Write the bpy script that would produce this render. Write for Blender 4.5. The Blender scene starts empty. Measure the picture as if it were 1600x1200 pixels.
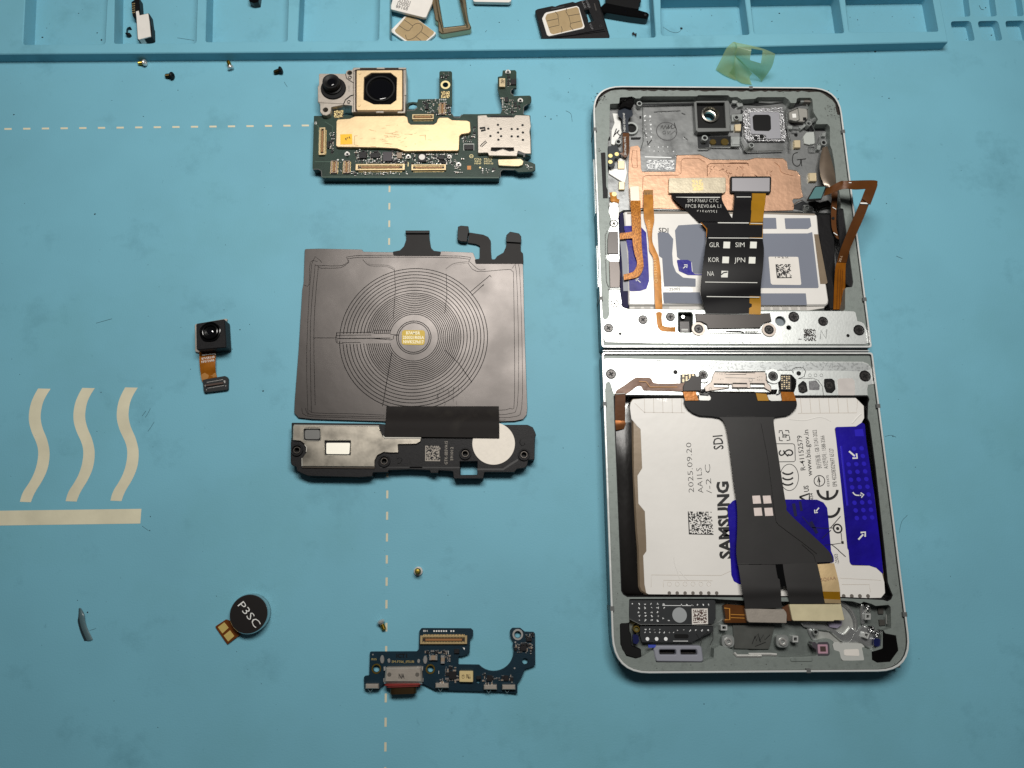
import bpy, math, random
import numpy as np
from mathutils import Vector, Matrix
from mathutils.geometry import tessellate_polygon
random.seed(7)
SC = bpy.context.scene
COL = SC.collection
S = 0.001                      # everything below is written in millimetres

# ------------------------------------------------------------------ camera
FPX, CAMH, PIT, YAW, ROL = 1111.145, 193.522, 0.235885, -0.023916, -0.030463
def rot(p, y, r):
    return (Matrix.Rotation(y, 3, 'Y') @ Matrix.Rotation(p, 3, 'X') @ Matrix.Rotation(r, 3, 'Z'))
CM = rot(PIT, YAW, ROL)
cd = bpy.data.cameras.new('camera'); cam = bpy.data.objects.new('camera', cd); COL.objects.link(cam)
cd.sensor_width = 36; cd.lens = 36 * FPX / 1600; cd.clip_start = 0.005; cd.clip_end = 20
cam.matrix_world = Matrix.Translation((0, 0, CAMH * S)) @ CM.to_4x4()
SC.camera = cam

# ------------------------------------------------------------------ light
W = bpy.data.worlds.new('World'); SC.world = W; W.use_nodes = True
W.node_tree.nodes['Background'].inputs[0].default_value = (0.95, 0.97, 1.0, 1)
W.node_tree.nodes['Background'].inputs[1].default_value = 0.035
def area(name, loc, target, sx, sy, power, col):
    l = bpy.data.lights.new(name, 'AREA'); l.shape = 'RECTANGLE'; l.size = sx; l.size_y = sy
    l.energy = power; l.color = col
    o = bpy.data.objects.new(name, l); COL.objects.link(o)
    o.location = loc
    o.rotation_euler = (Vector(target) - Vector(loc)).to_track_quat('-Z', 'Y').to_euler()
area('bench_lamp', (0.024, 0.176, 0.31), (0.005, 0.108, 0), 0.23, 0.085, 1.26, (1.0, 0.97, 0.92))
SC.view_settings.view_transform = 'Standard'; SC.view_settings.look = 'None'
SC.view_settings.exposure = 0.0; SC.view_settings.gamma = 1
SC.cycles.max_bounces = 8

# ------------------------------------------------------------------ helpers
def P(x, y, z):
    """photograph pixel -> the point (mm) where that sight line meets height z"""
    d = CM @ Vector(((x - 800) / FPX, -(y - 600) / FPX, -1))
    t = (z - CAMH) / d.z
    return Vector((d.x * t, d.y * t, z))
def fr(ox, oy, s):
    def f(t):
        out = []
        for a in t.split():
            u, v = a.split(','); out.append((ox + float(u) / s, oy + float(v) / s))
        return out
    return f
T1, T2, T3, T4 = fr(910,120,6), fr(1140,120,6), fr(910,310,6), fr(1140,310,6)
T5, T6, T7, T8 = fr(920,470,6), fr(1140,470,6), fr(930,660,6), fr(1160,660,6)
T9, T10 = fr(930,860,6), fr(1170,860,6)
MB_, CM_, CO, SB = fr(460,80,4), fr(480,95,8), fr(440,340,2.8571), fr(540,960,5)
FC, VM = fr(280,470,7.5), fr(320,910,10.909)
TL, TM, TR, HS = fr(0,0,2.963), fr(540,0,2.8571), fr(1040,0,2.8571), fr(0,560,4)
TS, TB, TC, GF = fr(600,0,8), fr(820,0,7.2727), fr(190,0,15), fr(1100,55,13.333)
def mm(px, z=0, at=None):
    a = at or (800, 600); return (P(a[0]+px, a[1], z) - P(a[0], a[1], z)).length

def lin(r, g, b):
    f = lambda c: (c/255/12.92 if c <= 10 else ((c/255+0.055)/1.055)**2.4)
    return (f(r), f(g), f(b))
MATS = {}
def mat(name, col, rough=0.5, metal=0.0, var=0.0, vscale=400, bump=0.0, bscale=1500, coat=0.0, spec=0.5, col2=None, lo=0.35, hi=0.7, stretch=None, trans=0.0, alpha=1.0, rvar=0.0, detail=4):
    if name in MATS: return MATS[name]
    m = bpy.data.materials.new(name); m.use_nodes = True; nt = m.node_tree; b = nt.nodes['Principled BSDF']
    c = lin(*col)
    b.inputs['Base Color'].default_value = (*c, 1); b.inputs['Roughness'].default_value = rough
    b.inputs['Metallic'].default_value = metal; b.inputs['Coat Weight'].default_value = coat
    b.inputs['Specular IOR Level'].default_value = spec
    b.inputs['Transmission Weight'].default_value = trans; b.inputs['Alpha'].default_value = alpha
    tc = nt.nodes.new('ShaderNodeTexCoord'); vec = tc.outputs['Object']
    if stretch:
        mp = nt.nodes.new('ShaderNodeMapping'); mp.inputs['Scale'].default_value = stretch
        nt.links.new(vec, mp.inputs[0]); vec = mp.outputs[0]
    if var or col2 or rvar:
        n = nt.nodes.new('ShaderNodeTexNoise'); n.inputs['Scale'].default_value = vscale; n.inputs['Detail'].default_value = detail
        nt.links.new(vec, n.inputs['Vector'])
        r = nt.nodes.new('ShaderNodeMapRange'); r.inputs['From Min'].default_value = lo; r.inputs['From Max'].default_value = hi
        nt.links.new(n.outputs['Fac'], r.inputs['Value'])
        if var or col2:
            mx = nt.nodes.new('ShaderNodeMix'); mx.data_type = 'RGBA'
            c2 = lin(*col2) if col2 else tuple(x*(1-var) for x in c)
            mx.inputs['A'].default_value = (*c, 1); mx.inputs['B'].default_value = (*c2, 1)
            nt.links.new(r.outputs[0], mx.inputs['Factor']); nt.links.new(mx.outputs['Result'], b.inputs['Base Color'])
        if rvar:
            r2 = nt.nodes.new('ShaderNodeMapRange'); r2.inputs['From Min'].default_value = .3; r2.inputs['From Max'].default_value = .7
            r2.inputs['To Min'].default_value = max(.03, rough-rvar); r2.inputs['To Max'].default_value = rough+rvar
            nt.links.new(n.outputs['Fac'], r2.inputs['Value']); nt.links.new(r2.outputs[0], b.inputs['Roughness'])
    if bump:
        n2 = nt.nodes.new('ShaderNodeTexNoise'); n2.inputs['Scale'].default_value = bscale; n2.inputs['Detail'].default_value = 3
        nt.links.new(vec, n2.inputs['Vector'])
        bp = nt.nodes.new('ShaderNodeBump'); bp.inputs['Strength'].default_value = bump; bp.inputs['Distance'].default_value = 0.0004
        nt.links.new(n2.outputs['Fac'], bp.inputs['Height']); nt.links.new(bp.outputs[0], b.inputs['Normal'])
    MATS[name] = m
    return m

def ccw(p):
    a = sum(p[i].x*p[(i+1) % len(p)].y - p[(i+1) % len(p)].x*p[i].y for i in range(len(p)))
    return list(p) if a > 0 else list(reversed(p))
def rnd(p, r, n=4):
    """round the corners of a world polygon; r in mm (number or list)"""
    out = []; N = len(p)
    for i in range(N):
        a, b, c = p[i-1], p[i], p[(i+1) % N]
        ri = r[i] if isinstance(r, (list, tuple)) else r
        u, v = (a-b), (c-b); lu, lv = u.length, v.length
        if ri <= 0 or lu < 1e-6 or lv < 1e-6: out.append(b.copy()); continue
        ang = u.angle(v)
        if ang > 3.0 or ang < .05: out.append(b.copy()); continue
        d = min(ri/math.tan(ang/2), lu*.49, lv*.49)
        s, e = b + u/lu*d, b + v/lv*d
        for k in range(n+1):
            t = k/n; out.append(s*(1-t)**2 + b*2*t*(1-t) + e*t*t)
    return out
def inset(p, d):
    out = []; N = len(p)
    for i in range(N):
        a, b, c = p[i-1], p[i], p[(i+1) % N]
        e1 = (b-a); e2 = (c-b)
        if e1.length < 1e-7 or e2.length < 1e-7: out.append(b.copy()); continue
        e1.normalize(); e2.normalize()
        n1 = Vector((-e1.y, e1.x, 0)); n2 = Vector((-e2.y, e2.x, 0)); m = n1+n2
        if m.length < 1e-4: out.append(b + n1*d); continue
        m.normalize(); k = max(.4, m.dot(n1)); out.append(b + m*(d/k))
    return out
def cr(pts, n):
    """Catmull-Rom through tuples"""
    out = []; N = len(pts)
    for i in range(N-1):
        p0, p1, p2, p3 = pts[max(i-1, 0)], pts[i], pts[i+1], pts[min(i+2, N-1)]
        for k in range(n):
            t = k/n
            out.append(tuple(.5*(2*b+(c-a)*t+(2*a-5*b+4*c-d)*t*t+(3*b-a-3*c+d)*t**3) for a, b, c, d in zip(p0, p1, p2, p3)))
    out.append(tuple(pts[-1])); return out
def circ(c, r, z, n=32, a0=0, a1=2*math.pi):
    return [Vector((c.x+r*math.cos(a0+(a1-a0)*k/n), c.y+r*math.sin(a0+(a1-a0)*k/n), z)) for k in range(n)]
def atz(p, z): return [Vector((q.x, q.y, z)) for q in p]
def inside(x, y, poly):
    r = False; j = len(poly)-1
    for i in range(len(poly)):
        (xi, yi), (xj, yj) = poly[i], poly[j]
        if (yi > y) != (yj > y) and x < (xj-xi)*(y-yi)/(yj-yi)+xi: r = not r
        j = i
    return r

_fc = bpy.data.curves.new('type', 'FONT'); _fo = bpy.data.objects.new('type', _fc); _fc.resolution_u = 2
_tcache = {}
def glyphs(s, bold=0.0):
    k = (s, bold)
    if k not in _tcache:
        _fc.body = s; _fc.size = 1; _fc.offset = bold
        me = bpy.data.meshes.new_from_object(_fo)
        v = [(q.co.x, q.co.y) for q in me.vertices]; f = [tuple(p.vertices) for p in me.polygons]
        bpy.data.meshes.remove(me); _tcache[k] = (v, f)
    return _tcache[k]
_CAP = max(v[1] for v in glyphs('H')[0])

class Mesh:
    def __init__(s): s.v = []; s.f = []; s.fm = []; s.mats = []; s.m = None
    def use(s, m): s.m = m; return s
    def _mi(s):
        if s.m not in s.mats: s.mats.append(s.m)
        return s.mats.index(s.m)
    def add(s, vs, fs):
        o = len(s.v); s.v += [Vector(q) for q in vs]; mi = s._mi()
        for f in fs: s.f.append(tuple(i+o for i in f)); s.fm.append(mi)
    def prism_w(s, p, z1, z0, holes=(), bev=0.0, cap0=False, hbev=None):
        p = ccw(atz(p, z1)); hs = [list(reversed(ccw(atz(h, z1)))) for h in holes]
        loops = [p]+hs; tops = []
        for i, l in enumerate(loops):
            b = bev if i == 0 else (bev if hbev is None else hbev)
            tops.append((inset(l, b) if b else l, b))
        flat = [q for t, b in tops for q in t]
        s.add(flat, [tuple(t) for t in tessellate_polygon([t for t, b in tops])])
        for l, (t, b) in zip(loops, tops):
            n = len(l); vs = list(t); rows = 1
            if b: vs += atz(l, z1-b); rows = 2
            vs += atz(l, z0)
            fs = [(r*n+(i+1) % n, r*n+i, (r+1)*n+i, (r+1)*n+(i+1) % n) for r in range(rows) for i in range(n)]
            s.add(vs, fs)
        if cap0: s.add(atz(flat, z0), [tuple(reversed(t)) for t in tessellate_polygon([atz(t, z0) for t, b in tops])])
        return s
    def prism(s, px, z1, z0, holes=(), bev=0.0, r=0.0, cap0=False, hr=0.0):
        p = [P(x, y, z1) for x, y in px]
        if r: p = rnd(ccw(p), r)
        hw = [[P(x, y, z1) for x, y in h] if isinstance(h[0], tuple) else h for h in holes]
        if hr: hw = [rnd(ccw(h), hr) for h in hw]
        return s.prism_w(p, z1, z0, hw, bev, cap0)
    def sheet(s, px, z, r=0.0):
        zf = z if callable(z) else (lambda y: z)
        p = [P(x, y, zf(y)) for x, y in px]
        p = ccw(p)
        if r: p = rnd(p, r)
        s.add(p, [tuple(t) for t in tessellate_polygon([p])]); return s
    def cyl(s, c, r, z1, z0, n=24, bev=0.0, cap=True):
        return s.prism_w(circ(c, r, z1, n), z1, z0, bev=bev)
    def cylp(s, px, r, z1, z0, n=24, bev=0.0):
        """disc at a pixel; r in pixels"""
        c = P(px[0], px[1], z1); return s.cyl(c, (P(px[0]+r, px[1], z1)-c).length, z1, z0, n, bev)
    def ringp(s, px, r, ri, z1, z0, n=24, bev=0.0):
        c = P(px[0], px[1], z1); k = (P(px[0]+1, px[1], z1)-c).length
        return s.prism_w(circ(c, r*k, z1, n), z1, z0, [circ(c, ri*k, z1, n)], bev)
    def box(s, c, sx, sy, z1, z0, a=0.0, bev=0.0):
        ca, sa = math.cos(a), math.sin(a)
        p = [Vector((c.x+x*ca-y*sa, c.y+x*sa+y*ca, z1)) for x, y in ((-sx/2, -sy/2), (sx/2, -sy/2), (sx/2, sy/2), (-sx/2, sy/2))]
        return s.prism_w(p, z1, z0, bev=bev)
    def strip(s, L, R, zs, th=0.12, n=5, nx=4, bow=0.0):
        A = cr([(a[0], a[1], z) for a, z in zip(L, zs)], n); B = cr([(a[0], a[1], z) for a, z in zip(R, zs)], n)
        top = []
        for a, b in zip(A, B):
            for k in range(nx+1):
                t = k/nx; z = a[2]+(b[2]-a[2])*t+bow*4*t*(1-t)
                top.append(P(a[0]+(b[0]-a[0])*t, a[1]+(b[1]-a[1])*t, z))
        bot = [q - Vector((0, 0, th)) for q in top]; m = len(A); w = nx+1; N = m*w
        fs = []
        for i in range(m-1):
            for k in range(nx):
                q = (i*w+k, i*w+k+1, (i+1)*w+k+1, (i+1)*w+k); fs.append(tuple(reversed(q))); fs.append(tuple(j+N for j in q))
            fs.append((i*w, (i+1)*w, (i+1)*w+N, i*w+N)); fs.append((i*w+nx+N, (i+1)*w+nx+N, (i+1)*w+nx, i*w+nx))
        for r, o in ((0, 1), (m-1, 0)):
            for k in range(nx):
                q = (r*w+k, r*w+k+1, r*w+k+1+N, r*w+k+N); fs.append(q if o else tuple(reversed(q)))
        s.add(top+bot, fs); return s
    def line(s, px, w, z, closed=False, h=0.0):
        """drawn line of width w (pixels) through pixels, at height z (number or function of y); h > 0 gives it a raised back"""
        zf = z if callable(z) else (lambda y: z)
        n = len(px)
        dirs = []
        for i in range(n):
            a = px[i-1] if (i or closed) else px[i]; b = px[(i+1) % n] if (i < n-1 or closed) else px[i]
            d = (b[0]-a[0], b[1]-a[1]); l = math.hypot(*d) or 1; dirs.append((d[0]/l, d[1]/l))
        vs = []
        for (x, y), (dx, dy) in zip(px, dirs):
            zz = zf(y)
            vs.append(P(x-dy*w/2, y+dx*w/2, zz)); vs.append(P(x, y, zz+h)) if h else None; vs.append(P(x+dy*w/2, y-dx*w/2, zz))
        k = 3 if h else 2; fs = []
        for i in range(n if closed else n-1):
            j = (i+1) % n
            for q in range(k-1): fs.append((i*k+q, j*k+q, j*k+q+1, i*k+q+1))
        s.add(vs, fs); return s
    def text(s, t, a, b, h, z, bold=0.0, shear=0.0):
        """flat print: baseline from pixel a to pixel b, cap height h pixels"""
        zf = z if callable(z) else (lambda y: z)
        v, f = glyphs(t, bold)
        if not v: return s
        x0 = min(q[0] for q in v); x1 = max(q[0] for q in v)
        dx, dy = b[0]-a[0], b[1]-a[1]; l = math.hypot(dx, dy); ux, uy = dx/l, dy/l; nx, ny = uy, -ux
        out = []
        for x, y in v:
            q = (x-x0)/max(x1-x0, 1e-6)*l; e = y/_CAP*h
            X, Y = a[0]+ux*q+nx*e, a[1]+uy*q+ny*e; out.append(P(X, Y, zf(Y)))
        s.add(out, f); return s
    def cells(s, quad, z, n=12, seed=1, dens=0.5, border=True, m2=None):
        """speckle of little printed squares inside a four-cornered patch"""
        zf = z if callable(z) else (lambda y: z)
        rg = random.Random(seed); vs = []; fs = []
        def q(u, v):
            (x0, y0), (x1, y1), (x2, y2), (x3, y3) = quad
            x = (x0*(1-u)+x1*u)*(1-v)+(x3*(1-u)+x2*u)*v; y = (y0*(1-u)+y1*u)*(1-v)+(y3*(1-u)+y2*u)*v
            return P(x, y, zf(y))
        for i in range(n):
            for j in range(n):
                on = rg.random() < dens
                if border and (i == 0 or j == n-1): on = True
                if on:
                    o = len(vs); vs += [q(i/n, j/n), q((i+1)/n, j/n), q((i+1)/n, (j+1)/n), q(i/n, (j+1)/n)]; fs.append((o+3, o+2, o+1, o))
        s.add(vs, fs); return s
    SPLIT = {'pin_hole', 'dark_pocket', 'contact_pocket', 'contact_dot', 'gold_dot', 'seal_dot', 'punched_hole', 'test_point', 'ring_mark'}
    JOINED = {'emboss', 'code_print', 'scratches', 'small_print', 'crease', 'seam', 'bright_edge', 'scribe_line', 'engraving'}
    def islands(s):
        """the pieces that touch nowhere, each as a Mesh of its own"""
        key = {}; up = list(range(len(s.v)))
        def find(a):
            while up[a] != a: up[a] = up[up[a]]; a = up[a]
            return a
        for i, q in enumerate(s.v):
            k = (round(q.x, 3), round(q.y, 3), round(q.z, 3))
            if k in key: up[find(i)] = find(key[k])
            else: key[k] = i
        for f in s.f:
            for i in f[1:]: up[find(i)] = find(f[0])
        out = {}
        for f, mi in zip(s.f, s.fm):
            g = out.setdefault(find(f[0]), (Mesh(), {})); m, idx = g; m.m = s.mats[mi]; mj = m._mi()
            for i in f:
                if i not in idx: idx[i] = len(m.v); m.v.append(s.v[i])
            m.f.append(tuple(idx[i] for i in f)); m.fm.append(mj)
        return [m for m, _ in out.values()]
    def build(s, name, parent=None, kind=None, smooth=35, label=None):
        if name in s.SPLIT and not getattr(s, 'one', False):
            for m in s.islands():
                m.one = True; o = m.build(name, parent, kind, smooth, label)
            return o
        if name in s.JOINED: kind = kind or 'stuff'
        me = bpy.data.meshes.new(name)
        off = getattr(parent, 'off', None) if parent is not None else None
        base = ROOTS.get(parent.name, Vector((0, 0, 0))) if parent is not None else Vector((0, 0, 0))
        me.from_pydata([tuple((q-base)*S) for q in s.v], [], s.f)
        for m in s.mats: me.materials.append(m)
        if len(s.mats) > 1: me.polygons.foreach_set('material_index', s.fm)
        me.validate(); me.update()
        if smooth:
            me.polygons.foreach_set('use_smooth', [True]*len(me.polygons)); me.set_sharp_from_angle(angle=math.radians(smooth))
        o = bpy.data.objects.new(name, me); COL.objects.link(o)
        if parent is not None: o.parent = parent
        ROOTS[o.name] = base
        if kind: o['kind'] = kind
        if label: o['label'] = label
        return o
ROOTS = {}
def M(m): return Mesh().use(m)
def thing(name, label, cat, px, z=0.0, group=None, rz=0.0):
    o = bpy.data.objects.new(name, None); COL.objects.link(o); o.empty_display_size = .005
    b = P(px[0], px[1], z); o.location = b*S; ROOTS[o.name] = b
    o['label'] = label; o['category'] = cat
    if group: o['group'] = group
    return o
def tag(o, label, cat, group=None):
    o['label'] = label; o['category'] = cat
    if group: o['group'] = group
    return o
def dup(o, parent=None):
    c = o.copy(); COL.objects.link(c)
    if parent is not None: c.parent = parent
    for k in [x for x in COL.objects if x.parent == o]: dup(k, c)
    return c

# ------------------------------------------------------------------ materials
silicone = mat('silicone', (113, 173, 192), .58, var=.10, vscale=28, bump=.10, bscale=2500, spec=.35, lo=.42, hi=.75, detail=8)
def smudge(m, scale, lo, hi, col, amt, stretch=(1, 1, 1), seed=0.0):
    """another layer of worn-in marks over a material's own colour"""
    nt = m.node_tree; b = nt.nodes['Principled BSDF']; src = b.inputs['Base Color'].links[0].from_socket
    tc = nt.nodes.new('ShaderNodeTexCoord'); mp = nt.nodes.new('ShaderNodeMapping'); mp.inputs['Scale'].default_value = stretch; mp.inputs['Location'].default_value = (seed, seed*.7, 0)
    n = nt.nodes.new('ShaderNodeTexNoise'); n.inputs['Scale'].default_value = scale; n.inputs['Detail'].default_value = 10; n.inputs['Roughness'].default_value = .68
    r = nt.nodes.new('ShaderNodeMapRange'); r.inputs['From Min'].default_value = lo; r.inputs['From Max'].default_value = hi; r.inputs['To Max'].default_value = amt
    mx = nt.nodes.new('ShaderNodeMix'); mx.data_type = 'RGBA'; mx.inputs['B'].default_value = (*lin(*col), 1)
    nt.links.new(tc.outputs['Object'], mp.inputs[0]); nt.links.new(mp.outputs[0], n.inputs['Vector']); nt.links.new(n.outputs['Fac'], r.inputs['Value'])
    nt.links.new(r.outputs[0], mx.inputs['Factor']); nt.links.new(src, mx.inputs['A']); nt.links.new(mx.outputs['Result'], b.inputs['Base Color'])
smudge(silicone, 45, .56, .74, (74, 124, 138), .42, (1, 1, 1), .3)
smudge(silicone, 260, .66, .78, (60, 102, 116), .5, (1, .55, 1), 1.7)
smudge(silicone, 18, .5, .75, (104, 162, 174), .6, (1, 1, 1), 3.1)
beige_ink = mat('beige_ink', (214, 208, 182), .6, var=.14, vscale=120, bump=.05, spec=.3, detail=8)
dirt = mat('dirt', (30, 48, 56), .8)
black_pl = mat('black_plastic', (24, 23, 25), .5, spec=.22, var=.3, vscale=900, bump=.15, bscale=6000)
deep_black = mat('deep_black', (8, 8, 9), .5, spec=.25)
gloss_black = mat('gloss_black', (8, 8, 9), .16, spec=.4)
lens_glass = mat('lens_glass', (4, 4, 8), .04, coat=1.0, spec=.8)
steel = mat('stamped_steel', (190, 181, 170), .42, .6, var=.18, vscale=500, bump=.06, bscale=2500, rvar=.08)
warm_steel = mat('warm_steel', (206, 188, 152), .44, .6, var=.22, vscale=330, bump=.06, bscale=2200, detail=9)
gold_shield = mat('gold_shield', (226, 200, 158), .48, .75, var=.16, vscale=300, bump=.05, bscale=1800, detail=10, lo=.45, hi=.8)
silver = mat('silver', (215, 213, 210), .30, .7, bump=.05)
chrome = mat('chrome', (205, 205, 205), .16, 1.0)
solder = mat('solder', (214, 212, 208), .35, .9)
gold = mat('gold', (232, 206, 150), .36, .8)
brass = mat('brass', (176, 150, 70), .35, 1.0, var=.3, vscale=1500)
pcb_green = mat('pcb_green', (36, 58, 48), .46, var=.30, vscale=420, bump=.10, bscale=3500, spec=.3, detail=6)
pcb_blue = mat('pcb_blue', (7, 38, 52), .42, var=.25, vscale=420, bump=.08, bscale=3500, spec=.35, detail=6)
cap_tan = mat('ceramic_tan', (140, 122, 104), .5)
cap_grey = mat('ceramic_grey', (104, 98, 96), .5)
chip = mat('chip_black', (28, 26, 28), .45, spec=.3, bump=.1, bscale=6000)
chip_violet = mat('chip_violet', (52, 46, 52), .38)
white_ink = mat('white_ink', (226, 226, 222), .6)
grey_ink = mat('grey_ink', (168, 164, 156), .6)
yellow_ink = mat('yellow_ink', (234, 218, 160), .5)
black_ink = mat('black_ink', (18, 18, 20), .6)
white_pl = mat('white_plastic', (224, 219, 212), .45, var=.06, vscale=300)
yellow_tape = mat('yellow_tape', (248, 190, 40), .4)

# ------------------------------------------------------------------ the mat with its moulded trays
ZT, ZF = 3.7, -1.8
tray_front = [(-560, 91.5), (0, 84.5), (540, 80.8), (1090, 74.6), (1481.5, 65.2)]
tf = [P(x, y, ZT) for x, y in tray_front]
tray_poly = tf + [Vector((tf[-1].x+1.5, 262, ZT)), Vector((tf[0].x, 262, ZT))]
cells_px = [TL('125,-200 105,205 484,205 505,-200'), TL('532,-200 526,200 906,200 918,-200'), TL('960,-200 950,193 1328,192 1340,-200'),
            TL('1395,-200 1378,190 1752,186 1762,-200'), TM('198,-200 196,181 1385,165 1360,-200'), TR('-22,-22 -18,158 376,153 352,-28'),
            TR('376,-28 397,151 799,146 772,-34'), TR('800,-34 820,144 1221,139 1188,-40')]
small_px = [TR('1230,-70 1252,75 1362,74 1344,-70'), TR('1352,-70 1372,74 1480,73 1460,-70'), TR('1470,-70 1492,73 1600,72 1580,-70'), TR('1590,-70 1612,72 1722,71 1700,-70'),
            TR('1271,95 1290,183 1382,182 1362,93'), TR('1392,94 1412,182 1505,181 1484,92'), TR('1515,93 1532,181 1626,180 1604,91'), TR('1636,92 1656,180 1750,179 1728,90')]
hole_tray = inset(ccw(tray_poly), 1.0)
small_w = [rnd(ccw([P(x, y, 0) for x, y in q]), 1.2) for q in small_px]
o = M(silicone).prism_w([Vector(q) for q in ((-330, -200, 0), (330, -200, 0), (330, 290, 0), (-330, 290, 0))], 0, -5, [atz(hole_tray, 0)]+small_w, cap0=False, bev=.0).build('mat')
o['kind'] = 'structure'; o['label'] = 'light blue silicone repair mat with moulded trays and beige printed marks'
MAT = o
M(silicone).prism_w(tray_poly, ZT, -4, [rnd(ccw([P(x, y, ZT) for x, y in q]), .9) for q in cells_px], bev=.25).build('compartment_tray', MAT)
M(silicone).prism_w(inset(ccw(tray_poly), .6), ZF, -4.4).build('tray_floor', MAT)
fl = [P(x, y, 0) for x, y in TR('1200,-110 1225,215 1900,215 1900,-110')]
M(silicone).prism_w(fl, -2.6, -4.2).build('pocket_floor', MAT)
# printed marks
dash_h = M(beige_ink).sheet([(12.5-5.7, 200.1), (12.5+5.7, 200.0), (12.5+5.7, 202.8), (12.5-5.7, 202.9)], .03).build('dash', MAT)
p0, p1 = P(12.5, 201.5, 0), P(477, 196.1, 0)
for k in range(-4, 17):
    if k == 0: continue
    c = dash_h.copy(); COL.objects.link(c); c.parent = MAT; c.location = (p1-p0)*(k/16)*S
v0, v1 = P(608.6, 295.2, 0), P(602.2, 1170, 0); st = (P(608.4, 377.3, 0)-P(608.6, 295.2, 0)).length/3
dv = M(beige_ink); c0 = P(608.6, 295.2, .03); wv, hv = mm(1.55), (P(608.6, 290.2, 0)-P(608.6, 300.2, 0)).length/2
dv.add([c0+Vector((-wv, -hv, 0)), c0+Vector((wv, -hv, 0)), c0+Vector((wv, hv, 0)), c0+Vector((-wv, hv, 0))], [(0, 1, 2, 3)])
dash_v = dv.build('dash', MAT); d = (v1-v0).normalized()
for k in range(1, 36):
    c = dash_v.copy(); COL.objects.link(c); c.parent = MAT; c.location = d*st*k*S
wl = [(238,188),(212,235),(192,285),(181,345),(182,400),(198,460),(222,515),(236,560),(238,610),(228,670),(208,728),(180,780),(150,825),(134,860),(124,896)]
wr = [(317,190),(288,235),(266,285),(255,345),(256,390),(268,440),(292,500),(306,555),(310,600),(304,660),(288,715),(258,775),(228,822),(208,860),(193,899)]
for dt, db, dy in ((0, 0, 0), (276, 286, -4), (544, 566, -7)):
    L = cr([(u+dt+(db-dt)*(v-188)/708, v+dy, 0) for u, v in wl], 5); R = cr([(u+dt+(db-dt)*(v-188)/708, v+dy, 0) for u, v in wr], 5)
    m_ = M(beige_ink); vs = []
    for a, b in zip(L, R): vs += [P(a[0]/4, 560+a[1]/4, .03), P(b[0]/4, 560+b[1]/4, .03)]
    m_.add(vs, [(i*2, i*2+2, i*2+3, i*2+1) for i in range(len(L)-1)]); m_.build('wavy_stripe', MAT)
M(beige_ink).sheet(HS('-900,964 884,940 877,1032 -900,1057'), .03).build('straight_stripe', MAT)

# lint, crumbs and scuffs on the mat
rg = random.Random(3); ds = M(dirt)
def speck(x, y, r, z, rg=rg):
    n = rg.randint(5, 7); c = P(x, y, z); k = mm(1)
    p = [Vector((c.x+r*k*rg.uniform(.5, 1.1)*math.cos(6.283*i/n), c.y+r*k*rg.uniform(.4, 1.1)*math.sin(6.283*i/n), z+.02)) for i in range(n)]
    q = [v+Vector((0, 0, r*k*.5)) for v in inset(p, r*k*.3)]
    ds.add(p+q, [tuple(range(n, 2*n))]+[(i, (i+1) % n, n+(i+1) % n, n+i) for i in range(n)])
for x, y, r in ((66.5,58.5,2.4),(152,51.5,1.6),(158.5,62.5,2.2),(73,44,1.2),(123,21,1.5),(135,72,1),(22,179,1.8),(224,182,1.2),(278,141,1.1),(175,157,1),(191,127,.8),(663,91,1.8),(735,102,1.4),(852,182,1.6),(861,186,1.7),(870,181,1.3),(1065,44.5,4.5),(1095,15.5,1.3),(1112,24,1.3),(1206,33.5,1.8),(1217.5,21,2.4),(1089,56,1.1),(1340,31,1.5),(1328,27,1.3),(1394,26,1.2),(1428,27,1.2),(1540,12,1.8),(1549,55,1.9),(1510,61.5,1.1),(1367,80.5,3),(1389,153.6,1.6),(1378,151,1.1),(1312,133,1.2),(1335,100.5,1),(1366,122,1),(888,144,1.4),(890,123,1),(1053,102,1.5),(148.5,334.5,2.2),(158,613,1.4),(235,807,1.3),(234,829,1.3),(363,545.5,1.4),(375,515,1.6),(298,577,1.2),(350,484,1),(411,611,2),(390,507,1),(121,938,1.2),(137,957,1.6),(1430,730,1.2),(1395,682,1.3),(1270,50,1.1),(610,48,1.1),(617.5,62.5,1.2),(734,13.5,1.4),(780,35,1.7),(760,48,1.1),(759,49.5,1.1),(1385,318,1.4),(318,93,2.2),(1100,1100,1),(420,320,.9),(880,700,1),(700,930,.9)):
    inz = ZF if y < 75 and not (1480 < x) else 0
    if x > 1480 and y < 65: inz = -2.6
    if y < 62 and x < 1480 and inz == ZF and ((x < 35)): inz = ZT
    speck(x, y, r*.85, inz)
for i in range(240):
    x, y = rg.uniform(0, 1600), rg.uniform(105, 1195)
    speck(x, y, rg.choice((.3, .35, .4, .5, .7)), 0)
for i in range(70):
    x, y = rg.uniform(40, 1470), rg.uniform(0, 50); speck(x, y, rg.choice((.35, .5, .7)), ZF)
for pts in ('235,638 231,646 227,652', '241,659 236,667 231,674', '222,650 228,642', '150,505 175,498', '1383,682 1392,680 1400,683', '1405,832 1409,815 1418,805', '444,128 449,136', '1036,42 1047,49 1058,51 1064,47', '1530,8 1533,14 1537,15', '277,59 290,61 303,63', '140,985 150,982', '884,173 892,178 894,190', '222,822 232,829', '1400,400 1410,404'):
    q = [tuple(float(a) for a in t.split(',')) for t in pts.split()]
    y0 = q[0][1]; z = .04 if y0 > 75 else (ZF+.04 if q[0][0] < 1490 else -2.5)
    ds.line([(a[0], a[1]) for a in cr([(x, y, 0) for x, y in q], 4)], .42, z, h=.05)
o = ds.build('dust'); o['kind'] = 'stuff'; o['label'] = 'dark lint, crumbs and hairs scattered over the blue mat'

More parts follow.
